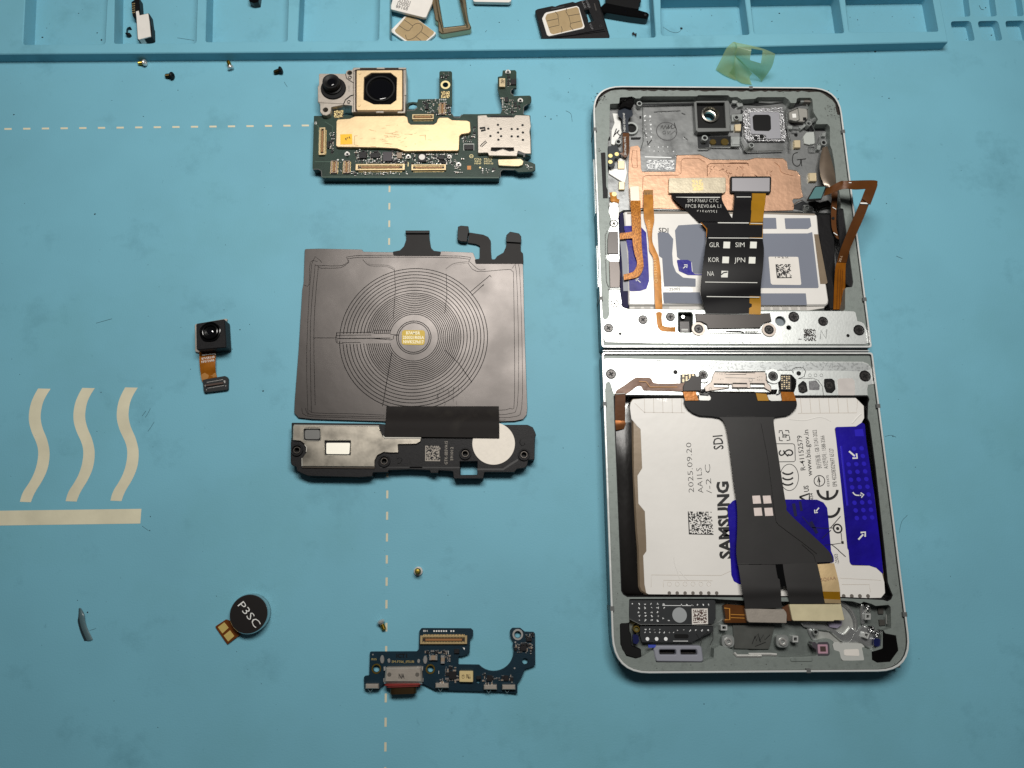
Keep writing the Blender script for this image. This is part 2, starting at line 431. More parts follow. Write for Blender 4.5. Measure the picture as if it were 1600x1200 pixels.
# ------------------------------------------------------------------ small screws
def screw(label, px, head_mm, axis, black, z, group, flat=False):
    """axis: direction (x, y, z) from the head to the tip"""
    t = thing('screw', label, 'screw', px, 0, group)
    c = P(px[0], px[1], z); a = Vector(axis).normalized(); R = Vector((0, 0, -1)).rotation_difference(a).to_matrix()
    hm = deep_black if black else silver; sm = brass if not black else mat('blackened_brass', (58, 50, 28), .35, .9)
    def lathe(prof, m, n=18):
        w = M(m); vs = []; fs = []
        for r, h in prof: vs += [c + R @ Vector((r*math.cos(6.2832*i/n), r*math.sin(6.2832*i/n), -h)) for i in range(n)]
        for k in range(len(prof)-1): fs += [(k*n+i, k*n+(i+1) % n, (k+1)*n+(i+1) % n, (k+1)*n+i) for i in range(n)]
        w.add(vs, fs); return w
    r = head_mm
    prof = [(.02, -.35), (r*.28, -.30), (r*.30, -.55), (r*.8, -.50), (r, -.30), (r, 0.0)] + ([(r*.45, .55)] if black else [(r*.98, .12), (r*.5, .14)]) + [(r*.54, .6)]
    lathe(prof, hm).build('head', t)
    th = [(r*.54, .5)]
    for k in range(6): th += [(r*.64, .62+.24*k), (r*.54, .74+.24*k)]
    th += [(r*.42, 2.15), (.02, 2.2)]
    lathe(th, sm).build('shank', t)
    return t
G = 'loose screws lying on the mat'
screw('silver screw with pale shank lying against the tray front, leftmost of the loose screws', (225.5, 98), .95, (-1, .10, -.25), False, 1.0, G)
screw('black screw lying below the tray front, nearer the silver screw by the tray', (268, 118), 1.05, (-1, .12, -.25), True, 1.05, G)
screw('brass tipped silver screw lying just below the tray front, between two black screws', (360, 105), .95, (-.35, 1, .25), False, .9, G)
screw('black screw lying close to the left of the twin lens camera module', (438, 109.5), 1.05, (-1, -.22, -.25), True, 1.05, G)
screw('silver screw with brass shank lying by the dashed line above the charging board', (595.5, 972), .95, (.42, -1, -.2), False, .95, G)
screw('screw standing on its head with brass tip up, alone below the loudspeaker', (653.5, 892.5), 1.18, (0.02, .04, 1), False, .5, G)

# ------------------------------------------------------------------ helper builders for electronics
def connector(px, z, parent, long_x=True, h=.75, ring=None, label=None):
    """board-to-board socket: frame, dark slot and two rows of pins"""
    q = [P(x, y, z) for x, y in px]; c = sum(q, Vector())/4
    e1 = ((q[1]-q[0])+(q[2]-q[3]))/2; e2 = ((q[3]-q[0])+(q[2]-q[1]))/2
    L, Wd = e1.length, e2.length; a = math.atan2(e1.y, e1.x)
    if L < Wd: L, Wd, a = Wd, L, a+math.pi/2
    def loc(x, y, zz): return Vector((c.x+x*math.cos(a)-y*math.sin(a), c.y+x*math.sin(a)+y*math.cos(a), zz))
    def rect(l, w, zz): return [loc(-l/2, -w/2, zz), loc(l/2, -w/2, zz), loc(l/2, w/2, zz), loc(-l/2, w/2, zz)]
    m = M(ring or mat('connector_cream', (206, 184, 144), .42, .5)); m.prism_w(rect(L, Wd, z+h), z+h, z, [rect(L*.9, Wd*.62, z+h)], .05)
    o = m.build('connector', parent)
    s = M(mat('connector_slot', (46, 30, 20), .5)); s.prism_w(rect(L*.9, Wd*.62, z+.3), z+.3, z).use(mat('connector_core', (150, 104, 62), .45))
    s.prism_w(rect(L*.78, Wd*.24, z+h*.85), z+h*.85, z, bev=.03); s.build('core', o)
    pn = M(gold); n = max(6, int(L/.42))
    for k in range(n):
        x = -L*.43+L*.86*k/(n-1)
        for sgn in (-1, 1):
            b = [loc(x+dx, sgn*Wd*.27+dy, 0) for dx, dy in ((-.09, -.16), (.09, -.16), (.09, .16), (-.09, .16))]
            pn.prism_w(b, z+h*.72, z+.2)
            b = [loc(x+dx, sgn*(Wd/2+.14)+dy, 0) for dx, dy in ((-.09, -.14), (.09, -.14), (.09, .14), (-.09, .14))]
            pn.prism_w(b, z+.12, z)
    p = pn.build('pins', o); p['kind'] = 'stuff'
    return o
def smd(parent, regions, z, seed, keep=()):
    """solder joints and tiny passive parts, too small to pick apart"""
    rg = random.Random(seed); b = Mesh(); used = []
    for poly, n in regions:
        xs = [p[0] for p in poly]; ys = [p[1] for p in poly]
        for k in range(n*3):
            if n <= 0: break
            x, y = rg.uniform(min(xs), max(xs)), rg.uniform(min(ys), max(ys))
            if not inside(x, y, poly) or any(inside(x, y, q) for q in keep): continue
            if any(abs(x-a) < 2.5 and abs(y-c) < 2.3 for a, c in used): continue
            used.append((x, y)); n -= 1
            c = P(x, y, z); t = rg.random(); ang = rg.choice((0, math.pi/2)) - .02
            if t < .62:
                l, w, h = rg.choice(((.6, .3, .3), (.75, .4, .38), (.5, .25, .25), (.4, .22, .2)))
                b.use(rg.choice((cap_tan, cap_tan, cap_grey, chip, chip))); b.box(c, l*.55, w, z+h, z, ang, .03)
                b.use(solder)
                for s_ in (-1, 1):
                    d_ = Vector((math.cos(ang), math.sin(ang), 0))*s_*l*.42; b.box(c+d_, l*.3, w*1.04, z+h*1.02, z, ang, .03)
            elif t < .8:
                b.use(solder)
                for s_ in range(rg.randint(2, 4)): b.box(c+Vector((rg.uniform(-.5, .5), rg.uniform(-.4, .4), 0)), .2, .16, z+.08, z, ang)
            else:
                b.use(chip); l, w = rg.uniform(.5, 1.0), rg.uniform(.4, .8); b.box(c, l, w, z+.42, z, ang, .04)
                b.use(solder)
                for s_ in (-1, 1):
                    for j in range(3): b.box(c+Vector(((j-1)*l*.33, s_*(w/2+.1), 0)), .1, .14, z+.1, z)
    o = b.build('small_components', parent, 'stuff'); return o
def ic(px, z, h, parent, m=chip, r=.08, name='chip', label=None, pins=True):
    o = M(m).prism(px, z+h, z, bev=.06, r=r).build(name, parent, label=label)
    return o
def pad(px, z, h, parent, m=silver, name='contact_pad'):
    return M(m).prism(px, z+h, z, bev=.03, r=.1).build(name, parent)
def coax(px, z, parent, r=6):
    b = M(white_pl).cylp(px, r*.95, z+.12, z, 16)
    b.use(silver).ringp(px, r*.62, r*.40, z+.75, z, 18, .04); b.use(solder).box(P(*px, z), .5, 2*r*mm(1)*.95, z+.2, z); b.use(deep_black).cylp(px, r*.42, z+.3, z, 14)
    return b.build('coaxial_socket', parent)

# ------------------------------------------------------------------ main logic board
t = thing('main_logic_board', 'green main circuit board with gold shield and silver card reader, below the twin lens camera', 'circuit board', (650, 235))
ZB = 3.0
ob = MB_('122,404 165,404 330,400 700,398 703,330 712,321 740,317 768,320 772,300 905,298 906,132 912,125 978,125 985,132 985,335 974,348 980,385 990,405 1002,417 1030,417 1045,402 1055,393 1140,393 1288,390 1300,360 1298,330 1280,270 1270,235 1271,160 1298,155 1302,120 1380,118 1388,130 1388,228 1362,234 1352,245 1355,268 1372,280 1470,277 1480,285 1482,310 1470,328 1440,338 1432,350 1430,395 1475,402 1482,640 1475,656 1440,664 1438,685 1480,694 1505,706 1507,738 1485,752 1400,756 1375,740 1303,738 1287,750 1280,795 180,792 172,785 168,748 152,738 116,740 113,730')
notch = [P(x, y, ZB) for x, y in MB_('712,345 720,332 740,326 762,332 768,348 762,360 740,366 716,362')]
hole1 = circ(P(460+944/4, 80+210/4, ZB), mm(18/4), ZB, 20)
m = M(pcb_green).prism(ob, ZB, ZB-.8, [notch, hole1], .0, .25)
m.build('board', t)
lower = MB_('122,404 330,400 700,398 985,395 1140,393 1290,392 1475,402 1482,640 1440,664 1290,735 1280,795 180,792 172,785 168,748 152,738 116,740 113,730')
M(mat('pcb_edge', (26, 34, 30), .5)).prism_w(inset(ccw([P(x, y, ZB) for x, y in lower]), .12), ZB-.8, .1).build('interposer', t)
M(mat('pcb_trace', (66, 92, 78), .45)).line(MB_('172,786 300,786 1278,789'), .9, ZB+.02).line(MB_('130,690 230,690 250,700'), .8, ZB+.02).line(MB_('130,450 150,470 150,640'), .7, ZB+.02).line(MB_('190,440 240,470 240,510'), .7, ZB+.02).build('copper_trace', t)
for pts in ('118,738 150,737 168,748 171,786', '1287,790 1287,752 1303,739 1375,741', '984,392 1000,416 1030,416 1047,396', '1370,276 1352,262 1353,244 1366,234', '1431,394 1432,346 1455,332', '703,370 716,372 750,368 768,352'):
    M(solder).line(MB_(pts), 1.1, ZB+.03, h=.06).build('edge_plating', t)
shield = MB_('262,440 270,426 345,421 380,406 690,403 706,413 712,445 728,458 870,458 888,445 897,420 910,414 960,414 985,430 1080,433 1098,442 1102,500 1090,512 1045,518 1032,530 1028,615 1020,622 690,625 640,608 520,602 270,598 260,590')
o = M(gold_shield).prism(shield, ZB+1.1, ZB+.12, bev=.12, r=.4).build('shield', t)
M(mat('shield_fence', (60, 44, 30), .4, .6)).prism_w(inset(ccw([P(x, y, ZB+1.1) for x, y in shield]), .15), ZB+.14, ZB).build('shield_fence', o)
s_ = M(mat('etched_line2', (160, 138, 100), .55, .5)); rg = random.Random(5)
for pts in ('376,530 395,528', '376,530 376,585', '376,585 400,590', '782,528 820,524', '820,524 820,556'): s_.line(MB_(pts), .6, ZB+1.12)
for k in range(46):
    x, y = rg.gauss(600, 110), rg.gauss(535, 38)
    if 330 < x < 1000 and 425 < y < 595: s_.line(MB_('%f,%f %f,%f' % (x, y, x+rg.uniform(-30, 45), y+rg.uniform(-8, 8))), rg.uniform(.3, .6), ZB+1.12)
s_.build('scratches', o)
M(yellow_tape).prism(MB_('287,520 360,517 362,581 287,583'), ZB+1.16, ZB+1.1).build('yellow_sticker', t)
M(black_ink).text('PI', MB_('322,558 350,545')[0], MB_('322,558 350,545')[1], 3.6, ZB+1.18).build('lettering', t)
pale_gold = mat('pale_gold_label', (232, 210, 150), .4, .5)
for q, sd in (('248,370 305,368 305,417 248,419', 11), ('918,250 969,250 969,292 918,292', 12)):
    o = M(pale_gold).prism(MB_(q), ZB+.08, ZB).build('code_label', t)
    M(mat('code_brown', (70, 52, 24), .5)).cells(MB_(q), ZB+.10, 12, sd, .5, False).build('code_print', o)
connector(MB_('160,486 196,485 194,655 157,656'), ZB, t)
connector(MB_('385,713 692,712 692,750 385,752'), ZB, t)
connector(MB_('733,716 948,715 948,750 733,752'), ZB, t)
connector(MB_('738,403 872,402 872,433 738,434'), ZB, t)
for q in ('232,690 270,690 268,768 230,768', '310,690 348,690 346,768 308,768', '907,328 944,328 944,402 907,402'):
    connector(MB_(q), ZB, t, h=.6, ring=mat('connector_grey', (150, 132, 124), .4, .6))
# card reader
zc = ZB+1.35
rd = MB_('1145,402 1200,399 1208,412 1372,413 1382,399 1470,401 1478,470 1470,500 1476,550 1478,640 1440,640 1398,622 1390,655 1216,652 1208,634 1148,636')
slot = MB_('1230,602 1370,602 1372,622 1345,626 1302,612 1258,626 1228,622')
o = M(steel).prism(rd, zc, ZB+.05, [slot], .1, .2).build('card_reader', t)
M(deep_black).prism(MB_('1226,598 1376,598 1376,630 1226,630'), ZB+.5, ZB+.1).build('slot', o)
d_ = M(deep_black)
for u, v in ((1272,460),(1212,484),(1290,485),(1273,508),(1225,530),(1292,531),(1275,553),(1358,486),(1395,486),(1426,462),(1428,508),(1358,532),(1397,533),(1428,554)):
    d_.cylp((460+u/4, 80+v/4), 2.0, zc+.03, zc-.05, 12)
d_.line(MB_('1158,482 1190,478 1192,492 1166,498'), 3.2, zc+.03); d_.line(MB_('1160,595 1172,580 1196,560 1202,568 1170,598'), 1.3, zc+.03)
d_.build('punched_hole', o)
M(chrome).prism(MB_('1392,622 1442,640 1442,660 1430,662 1430,648 1392,640'), zc-.1, ZB).build('lever', o)
M(silver).line(MB_('1216,640 1390,642'), 1.6, zc-.4, h=.15).line(MB_('1262,626 1302,612 1340,628'), 1.2, zc-.3, h=.1).build('spring', o)
M(black_pl).prism(MB_('1225,402 1365,402 1365,414 1225,414'), zc-.2, ZB).build('card_stop', o)
M(warm_steel).prism(MB_('1272,676 1415,672 1432,688 1426,710 1400,719 1276,714'), ZB+.9, ZB, bev=.08, r=.4).build('contact_plate', t)
for q, h, mt in (('552,628 610,628 608,686 552,686', .7, chip_violet), ('404,628 452,628 450,668 404,668', .6, chip), ('476,634 536,634 534,665 476,665', .6, chip), ('772,640 826,640 824,690 772,690', .6, chip), ('640,632 672,632 670,668 640,668', .7, cap_tan), ('905,648 938,648 938,676 905,676', .6, chip), ('1062,584 1120,584 1120,615 1062,615', .4, chip), ('822,325 838,325 838,362 816,362', .5, chip), ('1352,172 1386,172 1386,208 1352,208', .5, chip), ('1316,286 1336,286 1336,316 1316,316', .5, chip), ('205,560 218,560 218,605 205,605', .5, chip), ('905,680 950,684 950,700 905,698', .4, deep_black)):
    ic(MB_(q), ZB, h, t, mt)
M(white_pl).cylp((460+797/4, 80+661/4), 5, ZB+.75, ZB+.6, 22, .05).build('thermal_dot', t)
M(white_ink).line(MB_('1058,580 1122,580 1122,618 1058,618'), .8, ZB+.03, True).build('outline_print', t)
o = M(warm_steel).prism(MB_('1280,168 1318,168 1318,222 1280,222'), ZB+1.0, ZB, bev=.08, r=.15).build('shield_can', t)
M(mat('code_brown', (70, 52, 24), .5)).cells(MB_('1290,175 1312,175 1312,200 1290,200'), ZB+1.02, 7, 31, .5, False).build('code_print', o)
M(yellow_ink).ringp((460+944/4, 80+210/4), 30/4, 18/4, ZB+.06, ZB, 28).build('screw_pad', t)
M(white_ink).text('F766', *MB_('905,308 950,306'), 2.4, ZB+.03).text('S1R00H15', *MB_('1307,352 1305,288'), 2.2, ZB+.03).build('lettering', t)
b = M(yellow_ink)
for i, (x0, x1, s1) in enumerate(((1126, 1168, 'F766'), (1186, 1236, 'MU15'), )): b.text(s1, *MB_('%d,679 %d,679' % (x0, x1)), 2.6, ZB+.03)
b.text('REV', *MB_('1128,693 1168,693'), 2.6, ZB+.03).text('HF20', *MB_('1186,693 1232,693'), 2.6, ZB+.03).text('M04F', *MB_('1126,707 1168,707'), 2.6, ZB+.03).text('94V-0', *MB_('1184,707 1242,707'), 2.6, ZB+.03)
b.ringp((460+1106/4, 80+656/4), 3.2, 2.4, ZB+.05, ZB, 18).line(MB_('1098,656 1114,656'), .7, ZB+.05).cylp((460+1161/4, 80+727/4), 1.6, ZB+.05, ZB, 12).line(MB_('692,690 706,690 712,698 710,720'), 1.3, ZB+.05)
b.build('lettering', t)
b = M(white_ink)
for u, v in ((133, 450), (272, 680), (302, 680)): b.prism(MB_('%d,%d %d,%d %d,%d' % (u-7, v-5, u+7, v-5, u, v+6)), ZB+.03, ZB)
b.sheet(MB_('127,442 140,442 140,456 127,456'), ZB+.03)
b.build('outline_print', t)
M(mat('amber_pad', (190, 120, 40), .4)).prism(MB_('1080,716 1104,716 1104,740 1080,740'), ZB+.06, ZB).build('test_pad', t)
for u, v in ((1412, 308), (1335, 130), (330, 643), (712, 661), (967, 661), (1026, 710)): coax((460+u/4, 80+v/4), ZB, t, 4.4)
keep = [MB_(q) for q in ('552,622 612,622 612,690 552,690', '765,635 830,635 830,695 765,695', '380,706 700,706 700,760 380,760', '728,708 955,708 955,760 728,760', '1050,575 1126,575 1126,622 1050,622', '732,398 878,398 878,440 732,440')]
smd(t, [(MB_('370,622 700,630 700,704 370,700'), 95), (MB_('735,640 990,640 990,704 735,704'), 60), (MB_('790,305 900,305 975,320 975,400 900,405 790,380'), 48), (MB_('1296,290 1345,290 1352,300 1420,345 1420,388 1300,388'), 36), (MB_('1335,165 1380,165 1380,215 1330,220'), 8), (MB_('226,512 250,512 246,632 226,632'), 14), (MB_('360,756 700,756 700,772 360,772'), 28), (MB_('1000,640 1052,640 1052,764 1000,764'), 14), (MB_('1175,735 1250,735 1250,762 1175,762'), 8), (MB_('1042,525 1104,525 1104,572 1042,572'), 12), (MB_('920,132 972,132 972,172 920,172'), 7), (MB_('1440,705 1480,705 1480,738 1440,738'), 5), (MB_('222,690 356,690 356,772 222,772'), 10), (MB_('1115,470 1128,470 1128,540 1115,540'), 6)], ZB, 21, keep)

# ------------------------------------------------------------------ rear camera module with two lenses
t = thing('rear_camera_module', 'steel camera module with one tall black lens and one square gold framed lens', 'camera module', (560, 145))
br = CM_('555,640 560,560 455,550 300,580 300,620 285,660 240,684 195,676 162,640 160,545 150,528 132,515 130,330 145,300 146,165 160,158 480,160 490,128 515,112 560,115 572,90 585,82 1225,82 1238,95 1240,430 1236,520 1228,635 1215,648 572,648')
o = M(steel).prism(br, 4.6, .3, [circ(P(480+228/8, 95+612/8, 4.6), mm(4.2), 0, 18), circ(P(480+530/8, 95+150/8, 4.6), mm(4.0), 0, 18)], .1, .3).build('bracket', t)
M(mat('bracket_gap', (52, 38, 32), .4, .5)).prism(CM_('598,104 1204,100 1206,628 600,632'), 4.72, 4.3, r=.3).build('bracket_gap', o); M(steel).line(CM_('583,92 1222,90 1226,640 578,640'), 1.5, 4.72, True, h=.25).build('bracket_lip', t)
for q in ('868,82 968,82 968,102 868,102', '860,630 955,630 955,648 860,648', '1140,84 1238,84 1238,104 1140,104', '1130,632 1222,632 1222,652 1130,652', '575,88 660,84 662,104 612,108 575,130', '1214,280 1238,280 1238,430 1214,430'):
    M(steel).prism(CM_(q), 4.95, 4.5, bev=.06).build('retaining_tab', o)
oc = CM_('800,150 1042,150 1120,212 1112,490 1042,542 832,542 705,482 712,206')
o = M(gold_shield).prism(CM_('616,118 1190,114 1190,600 1172,618 624,618 614,600'), 5.35, 4.3, [oc], .12, .35).build('lens_frame', t)
M(gloss_black).prism(CM_('790,140 1050,140 1130,208 1122,496 1048,552 825,552 695,488 702,200'), 4.85, 4.4).build('lens_recess', t)
o = M(deep_black).ringp((480+914/8, 95+345/8), 186/8, 160/8, 5.25, 4.6, 48, .12).build('lens_barrel', t)
cc = P(480+914/8, 95+345/8, 5.5); kk = mm(1)*.92
def dome(c, r, z, h, m, n=32, rings=6):
    b = M(m); vs = []
    for i in range(rings): vs += circ(c, r*math.cos(i/rings*math.pi/2), z+h*math.sin(i/rings*math.pi/2), n)
    vs.append(Vector((c.x, c.y, z+h))); fs = []
    for i in range(rings-1): fs += [(i*n+j, i*n+(j+1) % n, (i+1)*n+(j+1) % n, (i+1)*n+j) for j in range(n)]
    fs += [((rings-1)*n+j, (rings-1)*n+(j+1) % n, rings*n) for j in range(n)]
    b.add(vs, fs); return b
dome(cc, 158/8*kk, 4.95, .08, lens_glass, 40).build('glass', o)
for u, v in ((658, 156), (650, 556)): M(mat('etched_line', (176, 152, 110), .5, .8)).line([(480+(u+16*math.cos(a))/8, 95+(v+16*math.sin(a))/8) for a in (-.5, .6, 1.7, 2.8)], .8, 5.38).build('etched_arc', t)
zp = 4.75
o = M(steel).prism(CM_('146,172 340,168 480,164 492,215 520,238 575,272 572,425 540,432 475,482 452,538 150,522 138,505 134,340 148,325'), zp, 4.4, [circ(P(480+325/8, 95+340/8, zp), mm(146/8)*.93, 0, 36)], .06, .2).build('wide_lens_plate', t)
M(deep_black).line(CM_('478,160 490,215 520,240 580,275'), 1.0, zp+.05).line(CM_('578,425 545,434 478,484 452,545'), 1.0, zp+.05).build('plate_seam', t)
for u, v in ((534, 204), (520, 508)): M(chrome).ringp((480+u/8, 95+v/8), 2.9, 1.9, zp+.2, zp-.2, 18, .05).build('rivet', t)
M(grey_ink).text('K-MT', *CM_('536,380 533,305'), 3.0, zp+.08).build('lettering', t)
o = M(deep_black).ringp((480+325/8, 95+338/8), 158/8, 30/8, zp+.4, .5, 44, .2).build('lens_collar', t)
base, top = P(480+322/8, 95+330/8, zp), P(480+304/8, 95+266/8, 7.6)
b = M(deep_black); n = 40; rb, rt = mm(140/8)*.92, mm(126/8)*.90
prof = [(rb, zp+.1, base), (rb, 5.6, base), (rt*1.0, 5.75, base), (rt, 7.45, base), (rt*.95, 7.6, base), (rt*.75, 7.62, base), (rt*.45, 7.2, base)]
vs = []
for r, z, c in prof: vs += circ(base, r, z, n)
b.add(vs, [(k*n+i, k*n+(i+1) % n, (k+1)*n+(i+1) % n, (k+1)*n+i) for k in range(len(prof)-1) for i in range(n)]); o = b.build('lens_barrel', t)
dome(base, rt*.46, 7.18, .06, lens_glass, 28).build('glass', o)

# ------------------------------------------------------------------ wireless charging coil sheet
coil_m = mat('coil_sheet', (84, 80, 78), .36, .85, var=.16, vscale=55, bump=.10, bscale=120, rvar=.06, detail=5)
coil_dk = mat('coil_groove', (20, 18, 18), .6, spec=.15)
t = thing('charging_coil', 'dark grey square charging coil sheet with round spiral and gold centre label', 'charging coil', (640, 520))
ZC = .75
sh = CO('103,140 165,138 360,142 364,152 498,154 500,160 706,160 712,150 855,156 866,185 880,205 1078,206 1082,400 1088,600 1097,850 1094,880 1078,900 1040,908 975,910 460,910 140,900 75,893 56,872 58,820 75,600 92,320 98,290')
M(coil_m).prism(sh, ZC, ZC-.35, bev=.06, r=.5).build('sheet', t)
M(mat('tab_black', (30, 27, 26), .55, var=.2, vscale=500, spec=.2)).prism(CO('556,64 658,64 661,95 667,135 680,148 712,152 706,171 500,170 496,152 528,146 546,128 556,100'), ZC+.12, ZC-.2, bev=.03, r=.3).build('pull_tab', t)
M(deep_black).prism(CO('553,57 660,57 660,70 553,70'), ZC+.7, ZC, bev=.08).build('folded_edge', t)
b = M(mat('tab_black', (40, 36, 35), .5)); b.prism(CO('838,66 900,76 922,86 934,104 935,150 938,186 952,186 962,172 990,156 1002,130 1004,112 1068,112 1068,150 1078,160 1080,206 866,206 862,186 884,184 885,126 868,118 830,112'), ZC+.1, ZC-.2, bev=.03, r=.35)
b.build('contact_flex', t)
M(deep_black).prism(CO('787,40 800,35 834,38 838,66 832,72 828,108 800,106 784,98'), ZC+1.0, .1, bev=.1, r=.3).build('connector', t)
M(deep_black).prism(CO('1003,78 1020,62 1060,70 1070,84 1070,112 1002,108'), ZC+.7, .1, bev=.08, r=.3).build('connector', t)
# turns of the coil: raised copper tracks under dark film, split by grooves
cpx = (440+590/2.8571, 340+535/2.8571); cc = P(cpx[0], cpx[1], ZC); k = mm(1, ZC, cpx)/2.8571
radii = [330-15.2*i for i in range(8)] + [330-15.2*8+2-8.4*i for i in range(13)]
b = M(coil_dk)
lead = math.pi
for i, r in enumerate(radii):
    rr = r*k; g = 24/max(r, 1) if i > 0 else 0.02; n = 120; w = .105; vs = []
    for j in range(n+1):
        a = lead+g+(2*math.pi-2*g)*j/n
        if j in (0, n) : pass
        for q, z in ((-w, ZC+.005), (-w*.4, ZC+.055), (w*.4, ZC+.055), (w, ZC+.005)):
            vs.append(Vector((cc.x+(rr+q)*math.cos(a), cc.y+(rr+q)*math.sin(a), z)))
    b.add(vs, [(j*4+q, j*4+q+1, j*4+q+5, j*4+q+4) for j in range(n) for q in range(3)])
for r in (77, 69): b.prism_w(circ(cc, r*k+.1, 0, 64), ZC+.05, ZC, [circ(cc, r*k-.1, 0, 64)])
b.build('coil_turns', t)
b = M(coil_dk)
for pts, w in (('140,537 245,537', 1.0), ('245,514 400,512', 1.1), ('245,514 248,560', 1.0), ('245,526 400,524', .9), ('250,540 485,538', 1.6), ('270,558 352,557', 1.0), ('410,503 486,503', 1.0), ('410,517 486,517', 1.0), ('412,540 488,546', 1.2), ('486,503 486,520 520,522', 1.0), ('488,546 500,540 500,528 520,526', 1.0), ('248,514 240,537 248,560 275,562', .9),
               ('840,334 930,258', 1.2), ('848,348 903,298', 1.2), ('930,258 936,266', 1.0), ('903,298 898,306', 1.0),
               ('133,870 128,500 148,235 160,215 262,215 300,195 330,170 800,172 838,196 880,232 910,230', .9), ('150,838 144,500 162,240 175,226 262,224 300,200 336,178 795,180 832,204 872,240 1000,232 1030,240 1036,300 1040,800 1020,852 960,860', .9), ('118,882 112,600 135,205 180,200', .8), ('970,880 1020,874 1052,840 1058,600 1048,240 1030,226', .8), ('970,893 1040,888 1072,850 1074,600 1062,230 1040,212', .8), ('100,300 122,300 128,200 160,196', .8), ('108,850 130,880 300,886 460,890', .9), ('90,850 110,885 250,892 460,898', .8), ('126,860 150,872 330,876 460,882', .8), ('970,905 1000,903', .8)):
    b.line([(a[0], a[1]) for a in cr([(x, y, 0) for x, y in CO(pts)], 3)] if len(pts.split()) > 2 else CO(pts), w*.75, ZC+.02, h=.04)
b.build('embossed_trace', t)
b = M(coil_dk)
for pts, w in (('504,232 508,320 500,430 498,450', .7), ('735,250 738,340 728,430', .7), ('492,600 478,680 458,800 450,842', .9), ('728,590 790,650 850,735', .8)): b.line(CO(pts), w, ZC+.07, h=.03)
rg = random.Random(9)
for i in range(26):
    x, y = rg.uniform(690, 820), rg.uniform(770, 840); b.line(CO('%f,%f %f,%f' % (x, y, x+rg.uniform(-6, 8), y-rg.uniform(8, 26))), .3, ZC+.065)
b.build('crease', t)
M(coil_m).line([(a[0], a[1]) for a in cr([(x, y, 0) for x, y in CO('365,185 395,212 470,216 505,232')], 4)], 3, ZC+.01, h=.05).line([(a[0], a[1]) for a in cr([(x, y, 0) for x, y in CO('735,232 770,208 830,200')], 4)], 3, ZC+.01, h=.05).build('wrinkle', t)
o = M(mat('gold_label', (196, 164, 26), .5)).prism(CO('538,502 640,503 638,569 536,567'), ZC+.09, ZC, r=.8).build('centre_label', t)
M(mat('label_cream', (255, 250, 225), .5)).text('B7AM5R', *CO('556,521 618,522'), 4.6, ZC+.12, .01).text('250321R05A', *CO('541,541 636,542'), 4.6, ZC+.12, .01).text('NWK529d17', *CO('543,561 634,562'), 4.8, ZC+.12, .01).build('lettering', o)

# ------------------------------------------------------------------ loudspeaker module
LS, RS = fr(440,640,7.2727), fr(640,640,7.2727)
t = thing('loudspeaker_module', 'black loudspeaker module with steel plate and white round pad under the coil sheet', 'loudspeaker', (640, 705))
ZS = 3.4
out = LS('112,148 1110,158 1160,165') + RS('-200,180 1020,172 1340,172 1400,200 1425,250 1438,290 1425,310 1420,570 1350,572 1335,640 1300,665 1220,675 1190,712 850,712 838,785 500,785 492,702 330,690 325,722 235,720 232,690 0,680') + LS('1215,690 1210,712 1040,715 1030,760 880,770 300,755 175,700 165,650 118,632 102,600 104,380 112,300')
hole = [P(x, y, ZS) for x, y in RS('572,590 770,588 768,740 575,742')]
screws_at = [(LS, 172, 460), (LS, 1165, 585), (RS, 632, 500), (RS, 1300, 512)]
hs = [circ(P(f('%d,%d' % (u, v))[0][0], f('%d,%d' % (u, v))[0][1], ZS), mm(4.8), 0, 18) for f, u, v in screws_at]
M(black_pl).prism(out, ZS, .2, [hole]+hs, .12, .3).build('housing', t)
b = M(mat('housing_step', (22, 21, 22), .4)); b.prism(RS('0,650 570,652 570,668 0,668'), ZS+.05, ZS-.05).prism(RS('770,668 1060,668 1160,600 1230,560 1235,580 1170,622 1065,690 770,690'), ZS+.05, ZS-.05).prism(LS('1120,650 1600,650 1600,664 1120,664'), ZS+.05, ZS-.05); b.build('step', t)
for f, u, v in screws_at:
    c = f('%d,%d' % (u, v))[0]
    b = M(black_pl).ringp(c, 9.4, 7.2, ZS+.5, ZS-.2, 28, .1); b.use(mat('eyelet', (120, 114, 108), .35, .8)).ringp(c, 5.4, 4.2, ZS+.32, ZS-1.2, 24, .06); b.use(deep_black).cylp(c, 4.3, ZS-1.1, ZS-1.3, 20); b.build('screw_boss', t)
pl = LS('140,172 1105,180 1112,230 1130,250 1150,300 1175,318 1586,320 1580,362 1530,392 1325,396 1330,490 1235,492 1160,485 1090,520 1060,580 1060,650 232,645 236,545 280,480 282,430 262,395 215,358 124,348 128,190')
w1 = [P(x, y, ZS+.5) for x, y in LS('250,210 440,210 446,345 420,355 270,352 250,340')]
w2 = [P(x, y, ZS+.5) for x, y in LS('490,348 785,348 785,518 490,518')]
spk_steel = mat('speaker_steel', (200, 192, 178), .30, 1.0, var=.16, vscale=160, bump=.10, bscale=170, rvar=.08)
M(spk_steel).prism(pl, ZS+.5, ZS-.1, [rnd(ccw(w1), .7), rnd(ccw(w2), .4)], .14, .15).build('steel_plate', t)
M(mat('bright_lip', (240, 236, 224), .3, .5)).line(LS('250,215 440,215 446,345 420,358 270,355 248,338'), 1.0, ZS+.53, True, h=.1).line(LS('488,346 787,346 787,520 488,520'), 1.0, ZS+.53, True, h=.1).line(LS('142,178 1105,186 1114,234'), 1.6, ZS+.5, h=.12).line(LS('1150,300 1175,322 1584,324'), 2.6, ZS+.5, h=.12).line(LS('232,550 232,642'), .9, ZS+.52).line(LS('280,480 284,430 262,396'), .9, ZS+.52).build('bright_edge', t)
